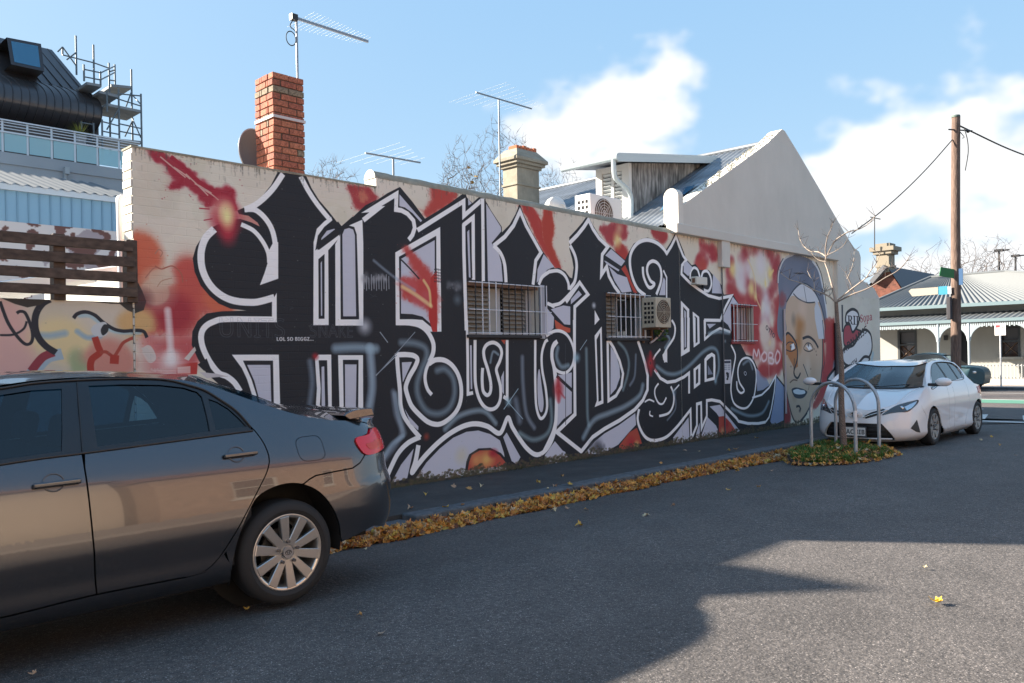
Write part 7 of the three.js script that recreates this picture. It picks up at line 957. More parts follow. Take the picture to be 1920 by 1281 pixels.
{ // main roof of the gabled hall with its dormer
  const pe = onZ(1286, 380, ZG), pk = onZ(1467, 243, ZG), pr = onZ(1606, 470, ZG), dy = 0.22, ye = pe.y - dy, yk = pk.y - dy, xk = pk.x, xe = pe.x, zb = -16.8, z0 = ZG - 0.272, sl = (yk - ye) / (xk - xe);
  part(hall, 'roof_slope', corr(V(xe - 0.35, ye - 0.35 * sl, z0), V(xe - 0.35, ye - 0.35 * sl, zb), V(xk, yk, zb), V(xk, yk, z0), 60, 0.014), mZinc);
  part(hall, 'roof_slope', corr(V(X4 - 0.05, yk - (X4 - 0.05 - xk) * (yk - pr.y + dy) / (pr.x - xk), z0), V(X4 - 0.05, yk - (X4 - 0.05 - xk) * (yk - pr.y + dy) / (pr.x - xk), zb), V(xk, yk, zb), V(xk, yk, z0), 60, 0.014), mZinc);
  part(hall, 'ridge_cap', bar(V(xk, yk + 0.02, z0), V(xk, yk + 0.02, zb), 0.05, 8), mZinc);
  part(hall, 'rear_gable', slab([[xe, 3.0], [X4 - 0.1, 3.0], [X4 - 0.1, 3.3], [xk, yk - 0.05], [xe, ye - 0.05]], zb - 0.1, zb), mPlaster);
  // roof light strip and box gutter at the foot of the slope
  part(hall, 'box_gutter', merge([box(xe - 0.75, xe - 0.36, 3.1, 3.72, zb, z0 - 0.1)]), mWallSide);
  const onRoof = (px, py) => { const d = ray(px, py), o = V(0, EYE, 0), k = (ye - sl * xe - o.y + sl * o.x) / (d.y - sl * d.x); return o.addScaledVector(d, k); };
  { const a = onRoof(1268, 352), b2 = onRoof(1302, 342), lift = V(-0.02, 0.05, 0), g = grid((u, v) => onRoof(lerp(lerp(1238, 1262, v), lerp(1306, 1318, v), u), lerp(lerp(402, 363, v), lerp(354, 348, v), u)).add(lift), 4, 4); part(hall, 'roof_light', g, new THREE.MeshPhysicalMaterial({ color: lin(0.10, 0.26, 0.42), roughness: 0.08, clearcoat: 1, side: THREE.DoubleSide })); }
  const c0 = onRoof(1183, 404), zd = c0.z, xd = c0.x, yT = onZ(1182, 306, zd).y, zB = onX(1121, 340, xd).z, xb = onRoof(1299, 314).x, yB = sl * (xb - xe) + ye;
  const dm = part(hall, 'dormer', metres(slab([[xd, c0.y - 0.05], [xb, yB - 0.02], [xb, yB + 0.05], [xd, yT]], zd - 0.06, zd), 1), mWeather);
  part(dm, 'rear_cheek', metres(slab([[xd, c0.y - 0.05], [xb, yB - 0.02], [xb, yB + 0.05], [xd, yT]], zB, zB + 0.06), 1), mWeather);
  const trim = M('dormertrim', [0.62, 0.61, 0.58], 0.6), zm = (zd + zB) / 2;
  part(dm, 'window_frame', merge([box(xd - 0.05, xd + 0.03, c0.y - 0.25, yT, zd - 0.16, zd + 0.012), box(xd - 0.05, xd + 0.03, c0.y - 0.25, yT, zB - 0.01, zB + 0.14), box(xd - 0.04, xd + 0.03, yT - 0.12, yT, zB + 0.14, zd - 0.16), box(xd - 0.04, xd + 0.03, c0.y - 0.3, c0.y - 0.1, zB + 0.14, zd - 0.16), box(xd - 0.045, xd + 0.03, c0.y - 0.1, yT - 0.12, zm - 0.03, zm + 0.03)]), trim);
  part(dm, 'louvre_backing', box(xd + 0.03, xd + 0.05, c0.y - 0.2, yT, zB + 0.1, zd - 0.1), M('louvback', [0.12, 0.16, 0.17], 0.8));
  for (const [a, b] of [[zB + 0.15, zm - 0.04], [zm + 0.04, zd - 0.17]]) for (let k = 0; k < 13; k++) { const y = lerp(c0.y - 0.06, yT - 0.16, k / 12); part(dm, 'louvre_blade', new THREE.BoxGeometry(0.07, 0.008, b - a).rotateZ(-0.7).translate(xd - 0.005, y, (a + b) / 2), M('louvwhite', [0.6, 0.62, 0.62], 0.6)); }
  // shallow roof with gutter and downpipe
  const rA = onZ(1163, 290, zd + 0.28), rB = onZ(1300, 312, zd + 0.12), xo = Math.min(rA.x, xd - 0.25), yo = rA.y; part(dm, 'dormer_roof', slab([[xo, yo - 0.05], [xb + 0.35, yB + 0.24 - 0.1], [xb + 0.35, yB + 0.30 - 0.1], [xo, yo + 0.03]], zB - 0.3, zd + 0.22), mZinc);
  part(dm, 'fascia', slab([[xo - 0.02, yo - 0.12], [xb + 0.3, yB + 0.06], [xb + 0.3, yB + 0.22], [xo - 0.02, yo + 0.04]], zd + 0.221, zd + 0.25), M('fasciablue', [0.45, 0.52, 0.54], 0.5)); part(dm, 'gutter', bar(V(xo - 0.05, yo - 0.04, zB - 0.3), V(xo - 0.05, yo - 0.04, zd + 0.27), 0.065, 10), M('fasciablue', [0.45, 0.52, 0.54], 0.5));
  part(dm, 'downpipe', tube([V(xo - 0.05, yo - 0.08, zd + 0.16), V(xo - 0.04, yo - 0.28, zd + 0.16), V(xo + 0.02, yo - 0.40, zd + 0.14), V(xd - 0.08, yo - 0.62, zd + 0.05), V(xd - 0.07, c0.y - 0.2, zd + 0.05)], 0.045, 30, 10), M('fasciablue', [0.45, 0.52, 0.54], 0.5));
}
{ // house behind with the rendered chimney
  const zf = -13.2, hx = onZ(970, 340, zf), xr = onZ(1011, 340, zf).x, zb = onX(943, 330, hx.x).z, yS = onZ(970, 312, zf).y, w = xr - hx.x, d = zf - zb;
  const t = thing('rear_house', 'house with grey corrugated roof and a rendered chimney behind the painted wall', 'house', [hx.x, 0, zf - 1]);
  const gr = new THREE.MeshStandardMaterial({ map: texOn(plasterTex([0.46, 0.43, 0.38], [0.68, 0.65, 0.58], 2.9), 0.7), bumpMap: plasterBump, bumpScale: 0.01, roughness: 0.92, side: THREE.DoubleSide });
  const ch = part(t, 'chimney', metres(box(hx.x, xr, 3.4, yS, zb, zf, 0.01), 1), gr); const tier = (y0, y1, o) => part(ch, 'moulding', metres(box(hx.x - o, xr + o, y0, y1, zb - o, zf + o, 0.015), 1), gr);
  tier(yS - 0.42, yS - 0.37, 0.03); tier(yS, yS + 0.07, 0.05); tier(yS + 0.07, yS + 0.14, 0.11); tier(yS + 0.14, yS + 0.22, 0.16);
  { const y0 = yS + 0.22, y1 = yS + 0.44, o = 0.15, i = -0.03, q = [[hx.x - o, zf + o], [xr + o, zf + o], [xr + o, zb - o], [hx.x - o, zb - o]], r = [[hx.x - i, zf + i], [xr + i, zf + i], [xr + i, zb - i], [hx.x - i, zb - i]]; part(ch, 'chimney_hood', merge([0, 1, 2, 3].map((k) => { const n = (k + 1) % 4; return grid((u, v) => V(lerp(lerp(q[k][0], q[n][0], u), lerp(r[k][0], r[n][0], u), v), lerp(y0, y1, v), lerp(lerp(q[k][1], q[n][1], u), lerp(r[k][1], r[n][1], u), v)), 2, 2); })), gr);
    const rb = rng(9); for (let k = 0; k < 6; k++) part(ch, 'loose_brick', box(hx.x + 0.04 + k * w / 6.4, hx.x + 0.02 + (k + 1) * w / 6.4, y1 - 0.02, y1 + 0.07 + rb() * 0.04, zf - 0.22 - rb() * 0.1, zf - 0.04, 0.01), M('brickorange', [0.42, 0.13, 0.06], 0.9)); }
  const A = onZ(985, 384, -12.4), B = onZ(1118, 402, -11.6), R0 = onZ(1045, 352, -15.5), R1 = onZ(1135, 338, -15.5); part(t, 'roof', corr(V(8.2, 3.75, -11.2), V(15.0, 3.75, -11.2), V(17, 5.35, -15.6), V(13.2, 5.35, -15.6), 70, 0.02), mZinc); part(t, 'ridge_cap', bar(V(13.2, 5.38, -15.6), V(17, 5.38, -15.6), 0.06, 8), mZinc); part(t, 'hip', bar(V(8.2, 3.78, -11.2), V(13.2, 5.38, -15.6), 0.05, 8), mZinc); part(t, 'wall', metres(box(8.5, 15, 3.1, 3.74, -15.5, -11.4), 0.5), mPlaster);
}
function aircon(name, label, x0, x1, y0, y1, zf, dep, col, dirty) {
  const t = thing(name, label, 'air conditioner', [(x0 + x1) / 2, y0, zf - dep / 2]), w = x1 - x0, h = y1 - y0;
  const tex = dirty ? canvasTex(256, 160, (c, W, H) => { const q = rng(6); c.fillStyle = '#b5ad9b'; c.fillRect(0, 0, W, H); for (let i = 0; i < 500; i++) { c.globalAlpha = 0.12; c.fillStyle = q() < 0.6 ? '#6e5a44' : '#d5cdbd'; c.fillRect(q() * W, q() * H, 2 + q() * 8, 2 + q() * 14); } c.globalAlpha = 0.8; c.strokeStyle = '#3a342e'; c.lineWidth = 3; for (let k = 0; k < 5; k++) { c.beginPath(); c.moveTo(40 + k * 40, 90 + q() * 40); c.bezierCurveTo(50 + k * 40, 60, 60 + k * 38, 150, 70 + k * 36, 100 + q() * 40); c.stroke(); } }) : null;
  const m = tex ? new THREE.MeshStandardMaterial({ map: tex, roughness: 0.7, side: THREE.DoubleSide }) : M('acwhite', col, 0.5);
  part(t, 'casing', box(x0, x1, y0, y1, zf - dep, zf, 0.012), m);
  const cx = lerp(x0, x1, dirty ? 0.5 : 0.42), cy = lerp(y0, y1, 0.52), r = h * 0.4; part(t, 'fan_opening', new THREE.CircleGeometry(r, 36).translate(cx, cy, zf + 0.003), M('fandark', dirty ? [0.20, 0.18, 0.15] : [0.10, 0.065, 0.045], 0.8));
  for (let k = 1; k < 6; k++) part(t, 'guard_ring', new THREE.TorusGeometry(r * k / 5.5, 0.004, 5, 40).translate(cx, cy, zf + 0.012), m); for (let k = 0; k < 8; k++) part(t, 'guard_spoke', bar(V(cx, cy, zf + 0.014), V(cx + r * Math.cos(k * 0.785), cy + r * Math.sin(k * 0.785), zf + 0.012), 0.003, 4), m);
  for (let k = 0; k < 5; k++) { const y = lerp(y0 + h * 0.14, y1 - h * 0.1, k / 5); for (let s = 0; s < 3; s++) part(t, 'side_slot', box(x0 - 0.004, x0 + 0.002, y, y + h * 0.09, zf - dep + dep * (0.18 + s * 0.25), zf - dep + dep * (0.34 + s * 0.25)), mDark); }
  return t;
}
{
  const zf = ZW - 0.55, cx = onZ(1107, 385, zf).x, xr = onZ(1166, 385, zf).x, dep = zf - onX(1078, 380, cx).z, y1 = onZ(1108, 362, zf).y; const t = aircon('air_conditioner', 'clean white air conditioner box standing on the flat roof', cx, xr, y1 - 0.62, y1, zf, Math.min(dep, 0.45), [0.74, 0.74, 0.72], false); part(t, 'stand', box(cx + 0.05, xr - 0.05, 3.1, y1 - 0.622, zf - 0.3, zf - 0.1), M('stand', [0.3, 0.3, 0.3], 0.6));
  const zw = ZW + 0.34, ax = onZ(1230, 585, zw).x, a2 = onZ(1257, 585, zw).x, ay1 = onZ(1240, 557.5, zw).y, ay0 = onZ(1240, 614, zw).y; const u = aircon('air_conditioner', 'stained cream air conditioner hung on the mural beside a barred window', ax, a2 + 0.02, ay0, ay1, zw, 0.28, [0.5, 0.48, 0.42], true); part(u, 'bracket', merge([box(ax + 0.08, ax + 0.11, ay0 - 0.03, ay0 - 0.002, ZW + 0.002, zw), box(a2 - 0.1, a2 - 0.07, ay0 - 0.03, ay0 - 0.002, ZW + 0.002, zw), box(ax + 0.08, ax + 0.11, ay0 - 0.25, ay0 - 0.031, ZW + 0.002, ZW + 0.03), box(a2 - 0.1, a2 - 0.07, ay0 - 0.25, ay0 - 0.031, ZW + 0.002, ZW + 0.03)]), mRust); part(u, 'pipe', tube([V(a2, ay0 + 0.15, zw - 0.15), V(a2 + 0.06, ay0 + 0.05, zw - 0.15), V(a2 + 0.05, ay0 - 0.15, ZW + 0.04), V(a2 - 0.15, ay0 - 0.25, ZW + 0.03)], 0.018, 20, 8), M('pipeRose', [0.5, 0.42, 0.42], 0.6));
  { const s = thing('wall_box', 'small cream junction box with a dark label fixed high on the mural', 'box', onZ(1304, 527, ZW).toArray()), a = onZ(1295, 519, ZW), b = onZ(1316, 536, ZW); part(s, 'box', box(a.x, b.x, b.y, a.y, ZW, ZW + 0.12, 0.012), M('boxcream', [0.62, 0.6, 0.54], 0.6)); part(s, 'label', box(a.x - 0.002, a.x, b.y + 0.03, a.y - 0.03, ZW + 0.03, ZW + 0.09), mRust); part(s, 'lamp', bar(V(lerp(a.x, b.x, 0.8), b.y - 0.05, ZW + 0.06), V(lerp(a.x, b.x, 0.8), b.y, ZW + 0.06), 0.02, 8), mDark); }
  { const z = ZW - 0.45, c = onZ(1041, 390, z), v = thing('roof_vent', 'round white ribbed roof vent peeping over the wall coping', 'vent', [c.x, 3.1, z]); const r = 0.21; part(v, 'cowl', new THREE.SphereGeometry(r, 28, 12, 0, Math.PI * 2, 0, Math.PI / 2).scale(1, 1, 0.7).translate(c.x, c.y - 0.04, z), M('ventwhite', [0.7, 0.69, 0.65], 0.6)); for (let k = 0; k < 14; k++) { const a = k / 13 * Math.PI; part(v, 'fin', beam(V(c.x + Math.cos(a) * r * 0.35, c.y - 0.04 + Math.sin(a) * r * 0.35, z + 0.14), V(c.x + Math.cos(a) * r, c.y - 0.04 + Math.sin(a) * r, z + 0.05), 0.05, 0.008, V(0, 0, 1)), M('ventwhite', [0.7, 0.69, 0.65], 0.6)); } part(v, 'neck', new THREE.CylinderGeometry(0.14, 0.14, c.y - 3.1, 16).translate(c.x, (c.y + 3.1) / 2 - 0.04, z), M('ventwhite', [0.7, 0.69, 0.65], 0.6)); }
}

// ------------------------------------------------------------------ bare trees
const bedAt = (px, py) => onY(px, py, -0.01);
function limb(pts, r0, r1, seg = 5) {   // tapered, slightly crooked tube through points
  const c = new THREE.CatmullRomCurve3(pts, false, 'centripetal'), n = Math.max(4, pts.length * 4), g = new THREE.TubeGeometry(c, n, 1, seg, false), p = g.attributes.position, w = V(0, 0, 0);
  for (let i = 0; i <= n; i++) { const o = c.getPointAt(i / n), r = lerp(r0, r1, i / n); for (let k = 0; k <= seg; k++) { const j = i * (seg + 1) + k; w.fromBufferAttribute(p, j).sub(o).multiplyScalar(r).add(o); p.setXYZ(j, w.x, w.y, w.z); } }
  return g;
}
function bareTree(name, label, base, H, rx, seed, m, { depth = 0.45, n = 900, group, gold = 0, r0 = 0.13 } = {}) {   // crown: points scattered through a dome, each joined to the nearest branch already grown
  const q = rng(seed), t = thing(name, label, 'tree', base.toArray(), group), ry = H * depth, cy = H - ry, fork = base.clone().add(V((q() - 0.5) * 0.3, Math.max(0.25 * H, cy - ry * 0.85), 0)), nodes = [{ p: base.clone(), up: -1, d: 0 }, { p: fork, up: 0, d: 0 }], pts = [];
  while (pts.length < n) { const a = V(q() * 2 - 1, q() * 2 - 1, q() * 2 - 1); if (a.lengthSq() > 1 || (a.y < 0 && Math.hypot(a.x, a.z) > 0.35 + 0.7 * (1 + a.y))) continue; const w = 1 + 0.22 * fbm(a.x * 2 + seed, a.y * 2, a.z * 2, 3); pts.push(base.clone().add(V(a.x * rx * w, cy + a.y * ry * (a.y > 0 ? w : 1), a.z * rx * w))); }
  pts.sort((a, b) => a.distanceToSquared(fork) - b.distanceToSquared(fork));
  for (const p of pts) { let best = 1, bd = 1e9; for (let k = 1; k < nodes.length; k++) { const o = nodes[k], d = o.p.distanceTo(p) + 0.22 * o.d + (p.y < o.p.y ? 0.5 * (o.p.y - p.y) : 0); if (d < bd) { bd = d; best = k; } } nodes.push({ p, up: best, d: nodes[best].d + nodes[best].p.distanceTo(p) }); }
  const load = nodes.map(() => 1); for (let k = nodes.length - 1; k > 0; k--) load[nodes[k].up] += load[k];
  const rad = (k) => Math.max(0.007, r0 * Math.pow(load[k] / n, 0.48)), tw = [], lf = [];
  for (let k = 2; k < nodes.length; k++) { const a = nodes[nodes[k].up].p, b = nodes[k].p, c = a.clone().lerp(b, 0.5).add(V(q() - 0.5, q() * 0.5, q() - 0.5).multiplyScalar(a.distanceTo(b) * 0.1)), r = rad(k); tw.push(bar(a, c, r, 4, r * 0.9), bar(c, b, r * 0.9, 4, r * 0.7)); if (load[k] === 1) for (let j = 0; j < 3; j++) tw.push(bar(b, b.clone().add(V(q() - 0.5, q() * 0.7, q() - 0.5).multiplyScalar(0.55)), 0.007, 3, 0.003)); if (gold && load[k] === 1 && q() < gold) lf.push(new THREE.PlaneGeometry(0.16, 0.13).rotateX(q() * 6).rotateY(q() * 6).translate(b.x, b.y, b.z)); }
  part(t, 'trunk', limb([base.clone(), base.clone().lerp(fork, 0.5), fork], r0 * 1.1, r0 * 0.95, 8), m); part(t, 'crown', merge(tw), m); if (lf.length) part(t, 'leaves', merge(lf), M('goldleaf', [0.5, 0.3, 0.06], 0.8));
  return t;
}
const mBark = M('bark', [0.10, 0.082, 0.075], 0.9), mTwig = M('twig', [0.13, 0.11, 0.105], 0.9);
const treeAt = (px0, px1, top, z) => [V(onZ((px0 + px1) / 2, 500, z).x, 0, z), onZ((px0 + px1) / 2, top, z).y, (onZ(px1, 400, z).x - onZ(px0, 400, z).x) / 2];
{
  const [a, h, r] = treeAt(570, 684, 290, -27); bareTree('bare_tree', 'leafless tree crown showing between the brick chimney and the rounded parapet', a, h, r, 5, mTwig, { n: 1700, r0: 0.12 });
  const [b, h2, r2] = treeAt(826, 905, 268, -23); bareTree('bare_tree', 'leafless tree with a few golden leaves beside the tall aerial mast', b, h2, r2, 12, mTwig, { n: 1500, gold: 0.07, r0: 0.13 });
  const [d, h4, r4] = treeAt(880, 1004, 234, -25); bareTree('bare_tree', 'tall leafless tree rising behind the grey rendered chimney', d, h4, r4, 31, mTwig, { n: 1900, gold: 0.02, r0: 0.15 });
  const [c, h3, r3] = treeAt(1004, 1096, 298, -24); bareTree('bare_tree', 'small leafless tree between the rendered chimney and the dormer', c, h3, r3, 23, mTwig, { n: 1500, r0: 0.12 });
}
{ // young street tree in the road-side bed
  const b = bedAt(1583, 843), t = thing('street_tree', 'young leafless street tree growing between the two metal hoops', 'tree', b.toArray()), at = (px, py, d = 0) => onX(px, py, b.x + d), q = rng(42);
  const mB2 = new THREE.MeshStandardMaterial({ map: texOn(tileTex(128, (u, v) => { const k = 0.42 + wn(u * 2, v * 0.4, 14, 1.2, 4) * 0.5; return [k * 1.05, k * 0.92, k * 0.84]; }), 6), roughness: 0.9, side: THREE.DoubleSide }), mB3 = M('palebark', [0.36, 0.30, 0.25], 0.85), mB4 = M('midbark', [0.22, 0.18, 0.155], 0.9);
  part(t, 'trunk', limb([b.clone().add(V(0, -0.05, 0)), at(1579, 790), at(1577.5, 740), at(1578, 690), at(1574, 640), at(1570, 600), at(1568, 566)], 0.056, 0.028, 10), mB2);
  const br = [[[1568, 568], [1560, 534], [1552, 506], [1547, 491], [1549.5, 481]], [[1549, 482], [1548, 466], [1552, 444], [1558, 430], [1562, 418]], [[1550, 481], [1564, 454], [1577, 443], [1591, 435], [1610, 430], [1628, 420], [1641, 405]], [[1549, 481], [1536, 473], [1520, 471], [1508, 462], [1500, 448], [1497, 432]], [[1567, 568], [1596, 553], [1629, 540], [1660, 521], [1684, 507], [1700, 490], [1706, 480]], [[1568, 565], [1592, 546], [1614, 529], [1624, 521], [1635, 504], [1643.5, 493], [1650, 476]], [[1566, 566], [1555, 556], [1542, 550], [1527, 544], [1500, 530], [1480, 524], [1464, 512]], [[1604, 552], [1597, 536], [1590, 522], [1586, 512]], [[1588, 524], [1594, 511], [1600, 492], [1602, 470]], [[1549, 491], [1536, 488], [1526, 480], [1519, 470]], [[1552, 478], [1568, 470], [1582, 460], [1590, 447]], [[1624, 521], [1640, 514], [1656, 505], [1672, 500]], [[1527, 545], [1526, 528], [1520, 520], [1514, 508]], [[1562, 540], [1548, 546], [1538, 554]]];
  for (const [i, p] of br.entries()) { const d = (q() - 0.5) * 1.0, r = i === 0 ? 0.024 : i < 7 ? 0.014 : 0.008; part(t, 'branch', limb(p.map(([x, y], k) => at(x, y, d * k / p.length)), r, r * 0.35, 6), i % 3 === 1 ? mB4 : mB3); }
  const tw = []; for (const p of br.slice(1)) for (let k = 1; k < p.length; k++) for (let j = 0; j < 3; j++) { const [x, y] = p[k], a = (q() - 0.5) * 2.4 - 1.5, L = 8 + q() * 16, d = (q() - 0.5) * 0.5; tw.push(bar(at(x, y, 0), at(x + Math.cos(a) * L, y + Math.sin(a) * L, d), 0.004, 4, 0.002)); } part(t, 'twigs', merge(tw), mBark);
}
// ------------------------------------------------------------------ hoops
function hoop(L, R, top, label, extra) {
  const a = bedAt(...L), b = bedAt(...R), m = a.clone().lerp(b, 0.5), t = thing('bike_hoop', label, 'bike rack', m.toArray(), 'metal bike hoops by the street tree'), w = a.distanceTo(b) / 2, d = b.clone().sub(a).normalize(), y1 = onX(top[0], top[1], m.x).y - 0.026, yb = y1 - w;
  const P = (s, y) => m.clone().addScaledVector(d, s).setY(y), pts = [P(-w, a.y - 0.05), P(-w, 0.25), P(-w, yb)]; const c = new THREE.CurvePath(); c.add(new THREE.LineCurve3(P(-w, a.y - 0.05), P(-w, yb)));
  const arc = []; for (let i = 0; i <= 24; i++) { const q = Math.PI * (1 - i / 24); arc.push(P(w * Math.cos(q), yb + w * Math.sin(q))); } c.add(new THREE.CatmullRomCurve3(arc)); c.add(new THREE.LineCurve3(P(w, yb), P(w, b.y - 0.05)));
  part(t, 'hoop', new THREE.TubeGeometry(c, 90, 0.027, 12), new THREE.MeshStandardMaterial({ map: texOn(tileTex(128, (u, v) => { const k = 0.66 + wn(u, v, 9, 3.2, 4) * 0.4; return [k * 0.97, k, k * 1.03]; }), 3), roughness: 0.5, metalness: 0.45, side: THREE.DoubleSide }));
  if (extra) { part(t, 'tape', new THREE.CylinderGeometry(0.029, 0.029, 0.16, 14).translate(...P(w, yb - 0.06).toArray()), M('tape', [0.72, 0.70, 0.70], 0.5)); part(t, 'red_sticker', new THREE.CylinderGeometry(0.0305, 0.0305, 0.06, 14, 1, false, 0.4, 2.4).translate(...P(w, yb - 0.05).toArray()), M('stickred', [0.5, 0.12, 0.12], 0.5)); }
}
hoop([1522, 848], [1605, 858], [1565, 714.5], 'galvanised metal bike hoop with pale tape on one leg', true);
hoop([1568, 838], [1649, 846], [1608, 708.5], 'plain galvanised metal bike hoop beside the street tree trunk', false);
// ------------------------------------------------------------------ leaves and grass
{
  const leafGeo = (s, curl, fold) => { const o = [[0, 0], [0.12, 0.10], [0.42, 0.10], [0.30, 0.26], [0.50, 0.48], [0.24, 0.50], [0.16, 0.78], [0, 1.0], [-0.16, 0.78], [-0.24, 0.50], [-0.50, 0.48], [-0.30, 0.26], [-0.42, 0.10], [-0.12, 0.10]], sh = new THREE.Shape(o.map(([x, y]) => new THREE.Vector2(x, y))); let g = new THREE.ShapeGeometry(sh).toNonIndexed(); g = new TessellateModifier(0.35, 2).modify(g); const p = g.attributes.position; for (let i = 0; i < p.count; i++) { const x = p.getX(i), y = p.getY(i) - 0.5; p.setXYZ(i, x * s, (curl * (y * y * 1.6) + fold * Math.abs(x) + 0.05 * Math.sin(9 * x + 5 * y)) * s, y * s); } g.computeVertexNormals(); return plain(g); };
  const forms = [leafGeo(0.085, 0.9, 0.5), leafGeo(0.075, -0.5, 0.9), leafGeo(0.095, 0.5, -0.3)], q = rng(101), mLeaf = new THREE.MeshStandardMaterial({ roughness: 0.75, side: THREE.DoubleSide });
  const tone = () => { const k = q(), v = 0.75 + q() * 0.5; return k < 0.40 ? lin(0.56 * v, 0.29 * v, 0.07 * v) : k < 0.68 ? lin(0.44 * v, 0.20 * v, 0.07 * v) : k < 0.82 ? lin(0.17 * v, 0.075 * v, 0.04 * v) : k < 0.93 ? lin(0.50 * v, 0.36 * v, 0.08 * v) : lin(0.42 * v, 0.34 * v, 0.22 * v); };
  const o = new THREE.Object3D();
  const drift = (name, n, pos, form) => { const im = new THREE.InstancedMesh(forms[form], mLeaf, n); for (let i = 0; i < n; i++) { const [p, tilt, s] = pos(i, n); o.position.copy(p); o.rotation.set((q() - 0.5) * tilt, q() * 6.283, (q() - 0.5) * tilt); o.scale.setScalar(s); o.updateMatrix(); im.setMatrixAt(i, o.matrix); im.setColorAt(i, tone()); } im.name = numbered(name); im.castShadow = im.receiveShadow = true; im.userData = { kind: 'stuff', label: 'drift of brown and yellow fallen leaves lying along the gutter', category: 'leaves', group: 'leaf drift in the gutter' }; scene.add(im); };
  const xA = 3.4, xB = 14.6; for (let f = 0; f < 3; f++) drift('leaf_litter', 1600, () => { const x = lerp(xA, xB, q()), wdt = (0.27 + 0.22 * fbm(x * 1.6, 2, 1, 3)) * (x > 10.5 ? lerp(1, 1.9, sstep(10.5, 12.6, x)) : 1), u = Math.pow(q(), 1.25), z = KERB + 0.02 + u * wdt, hmp = Math.max(0, 1 - u * 1.15) * (0.075 + 0.03 * fbm(x * 3, 1, 4, 2)); return [V(x, hRoad(x, z) + 0.012 + q() * hmp, z), 1.5, 0.7 + q() * 0.6]; }, f);
  // grass bed round the tree, with leaves on it
  const poly = [[1478, 852], [1530, 836], [1600, 832], [1660, 842], [1676, 852], [1640, 862], [1590, 868], [1530, 868], [1488, 864]].map((p) => bedAt(...p)), inside = (x, z) => { let c = false; for (let i = 0, j = poly.length - 1; i < poly.length; j = i++) { const a = poly[i], b = poly[j]; if ((a.z > z) !== (b.z > z) && x < (b.x - a.x) * (z - a.z) / (b.z - a.z) + a.x) c = !c; } return c; };
  const bb = new THREE.Box3().setFromPoints(poly), pick = () => { for (let i = 0; i < 200; i++) { const x = lerp(bb.min.x, bb.max.x, q()), z = lerp(bb.min.z, bb.max.z, q()); if (inside(x, z)) return [x, z]; } return [poly[0].x, poly[0].z]; };
  const blade = new THREE.BufferGeometry(); blade.setAttribute('position', new THREE.Float32BufferAttribute([-0.006, 0, 0, 0.006, 0, 0, 0.004, 0.05, 0.008, -0.006, 0, 0, 0.004, 0.05, 0.008, -0.004, 0.05, 0.008, -0.004, 0.05, 0.008, 0.004, 0.05, 0.008, 0, 0.09, 0.035], 3)); blade.computeVertexNormals();
  const gm = new THREE.InstancedMesh(blade, new THREE.MeshStandardMaterial({ roughness: 0.8, side: THREE.DoubleSide }), 9000); for (let i = 0; i < 9000; i++) { const [x, z] = pick(), n = fbm(x * 2.2, z * 2.2, 3, 3); o.position.set(x, -0.012, z); o.rotation.set((q() - 0.5) * 0.5, q() * 6.283, (q() - 0.5) * 0.5); o.scale.setScalar((0.6 + q() * 0.9) * (0.9 + n)); o.updateMatrix(); gm.setMatrixAt(i, o.matrix); const v = 0.7 + q() * 0.6; gm.setColorAt(i, q() < 0.15 ? lin(0.2 * v, 0.17 * v, 0.04 * v) : lin(0.065 * v, 0.145 * v, 0.022 * v)); } gm.name = 'grass_bed'; gm.castShadow = gm.receiveShadow = true; gm.userData = { kind: 'stuff', label: 'short green grass in the bed under the metal hoops', category: 'grass' }; scene.add(gm);
  struct('soil_bed', (() => { const s = new THREE.Shape(poly.map((p) => new THREE.Vector2(p.x, -p.z))), g = new THREE.ExtrudeGeometry(s, { depth: 0.10, bevelEnabled: true, bevelSize: 0.02, bevelThickness: 0.05, bevelSegments: 2 }).rotateX(-Math.PI / 2).translate(0, -0.16, 0); return g; })(), M('soil', [0.05, 0.04, 0.03], 0.95));
  for (let f = 0; f < 2; f++) drift('leaf_litter', 130, () => { const [x, z] = pick(); return [V(x, 0.03 + q() * 0.04, z), 1.1, 0.6 + q() * 0.5]; }, f * 2);
  for (let f = 0; f < 2; f++) drift('leaf_litter', 150, () => { const k = q() * poly.length, i = Math.floor(k), a = poly[i], b = poly[(i + 1) % poly.length], x = lerp(a.x, b.x, k - i) + (q() - 0.5) * 0.22, z = lerp(a.z, b.z, k - i) + (q() - 0.4) * 0.22; return [V(x, (inside(x, z) ? 0.0 : hRoad(x, z)) + 0.015 + q() * 0.02, z), 0.9, 0.6 + q() * 0.5]; }, f + 1);
  // weeds and moss at the wall foot
  const wm = new THREE.InstancedMesh(blade, new THREE.MeshStandardMaterial({ roughness: 0.9, side: THREE.DoubleSide }), 3600); for (let i = 0; i < 3600; i++) { const x = lerp(X0 + 1.5, X3 - 0.5, q()), den = 0.5 + fbm(x * 0.8, 1, 7, 4) * 1.6; o.position.set(x, -0.01, ZW + 0.004 + q() * q() * 0.16); o.rotation.set((q() - 0.5) * 1.4, q() * 6.283, (q() - 0.5) * 1.4); o.scale.setScalar(clamp(den, 0.15, 1.1) * (0.25 + q() * 0.55)); o.updateMatrix(); wm.setMatrixAt(i, o.matrix); const v = 0.6 + q() * 0.8; wm.setColorAt(i, q() < 0.45 ? lin(0.06 * v, 0.07 * v, 0.02 * v) : lin(0.07 * v, 0.05 * v, 0.032 * v)); } wm.name = 'weeds'; wm.castShadow = wm.receiveShadow = true; wm.userData = { kind: 'stuff', label: 'thin mossy weeds along the foot of the painted wall', category: 'weeds' }; scene.add(wm);
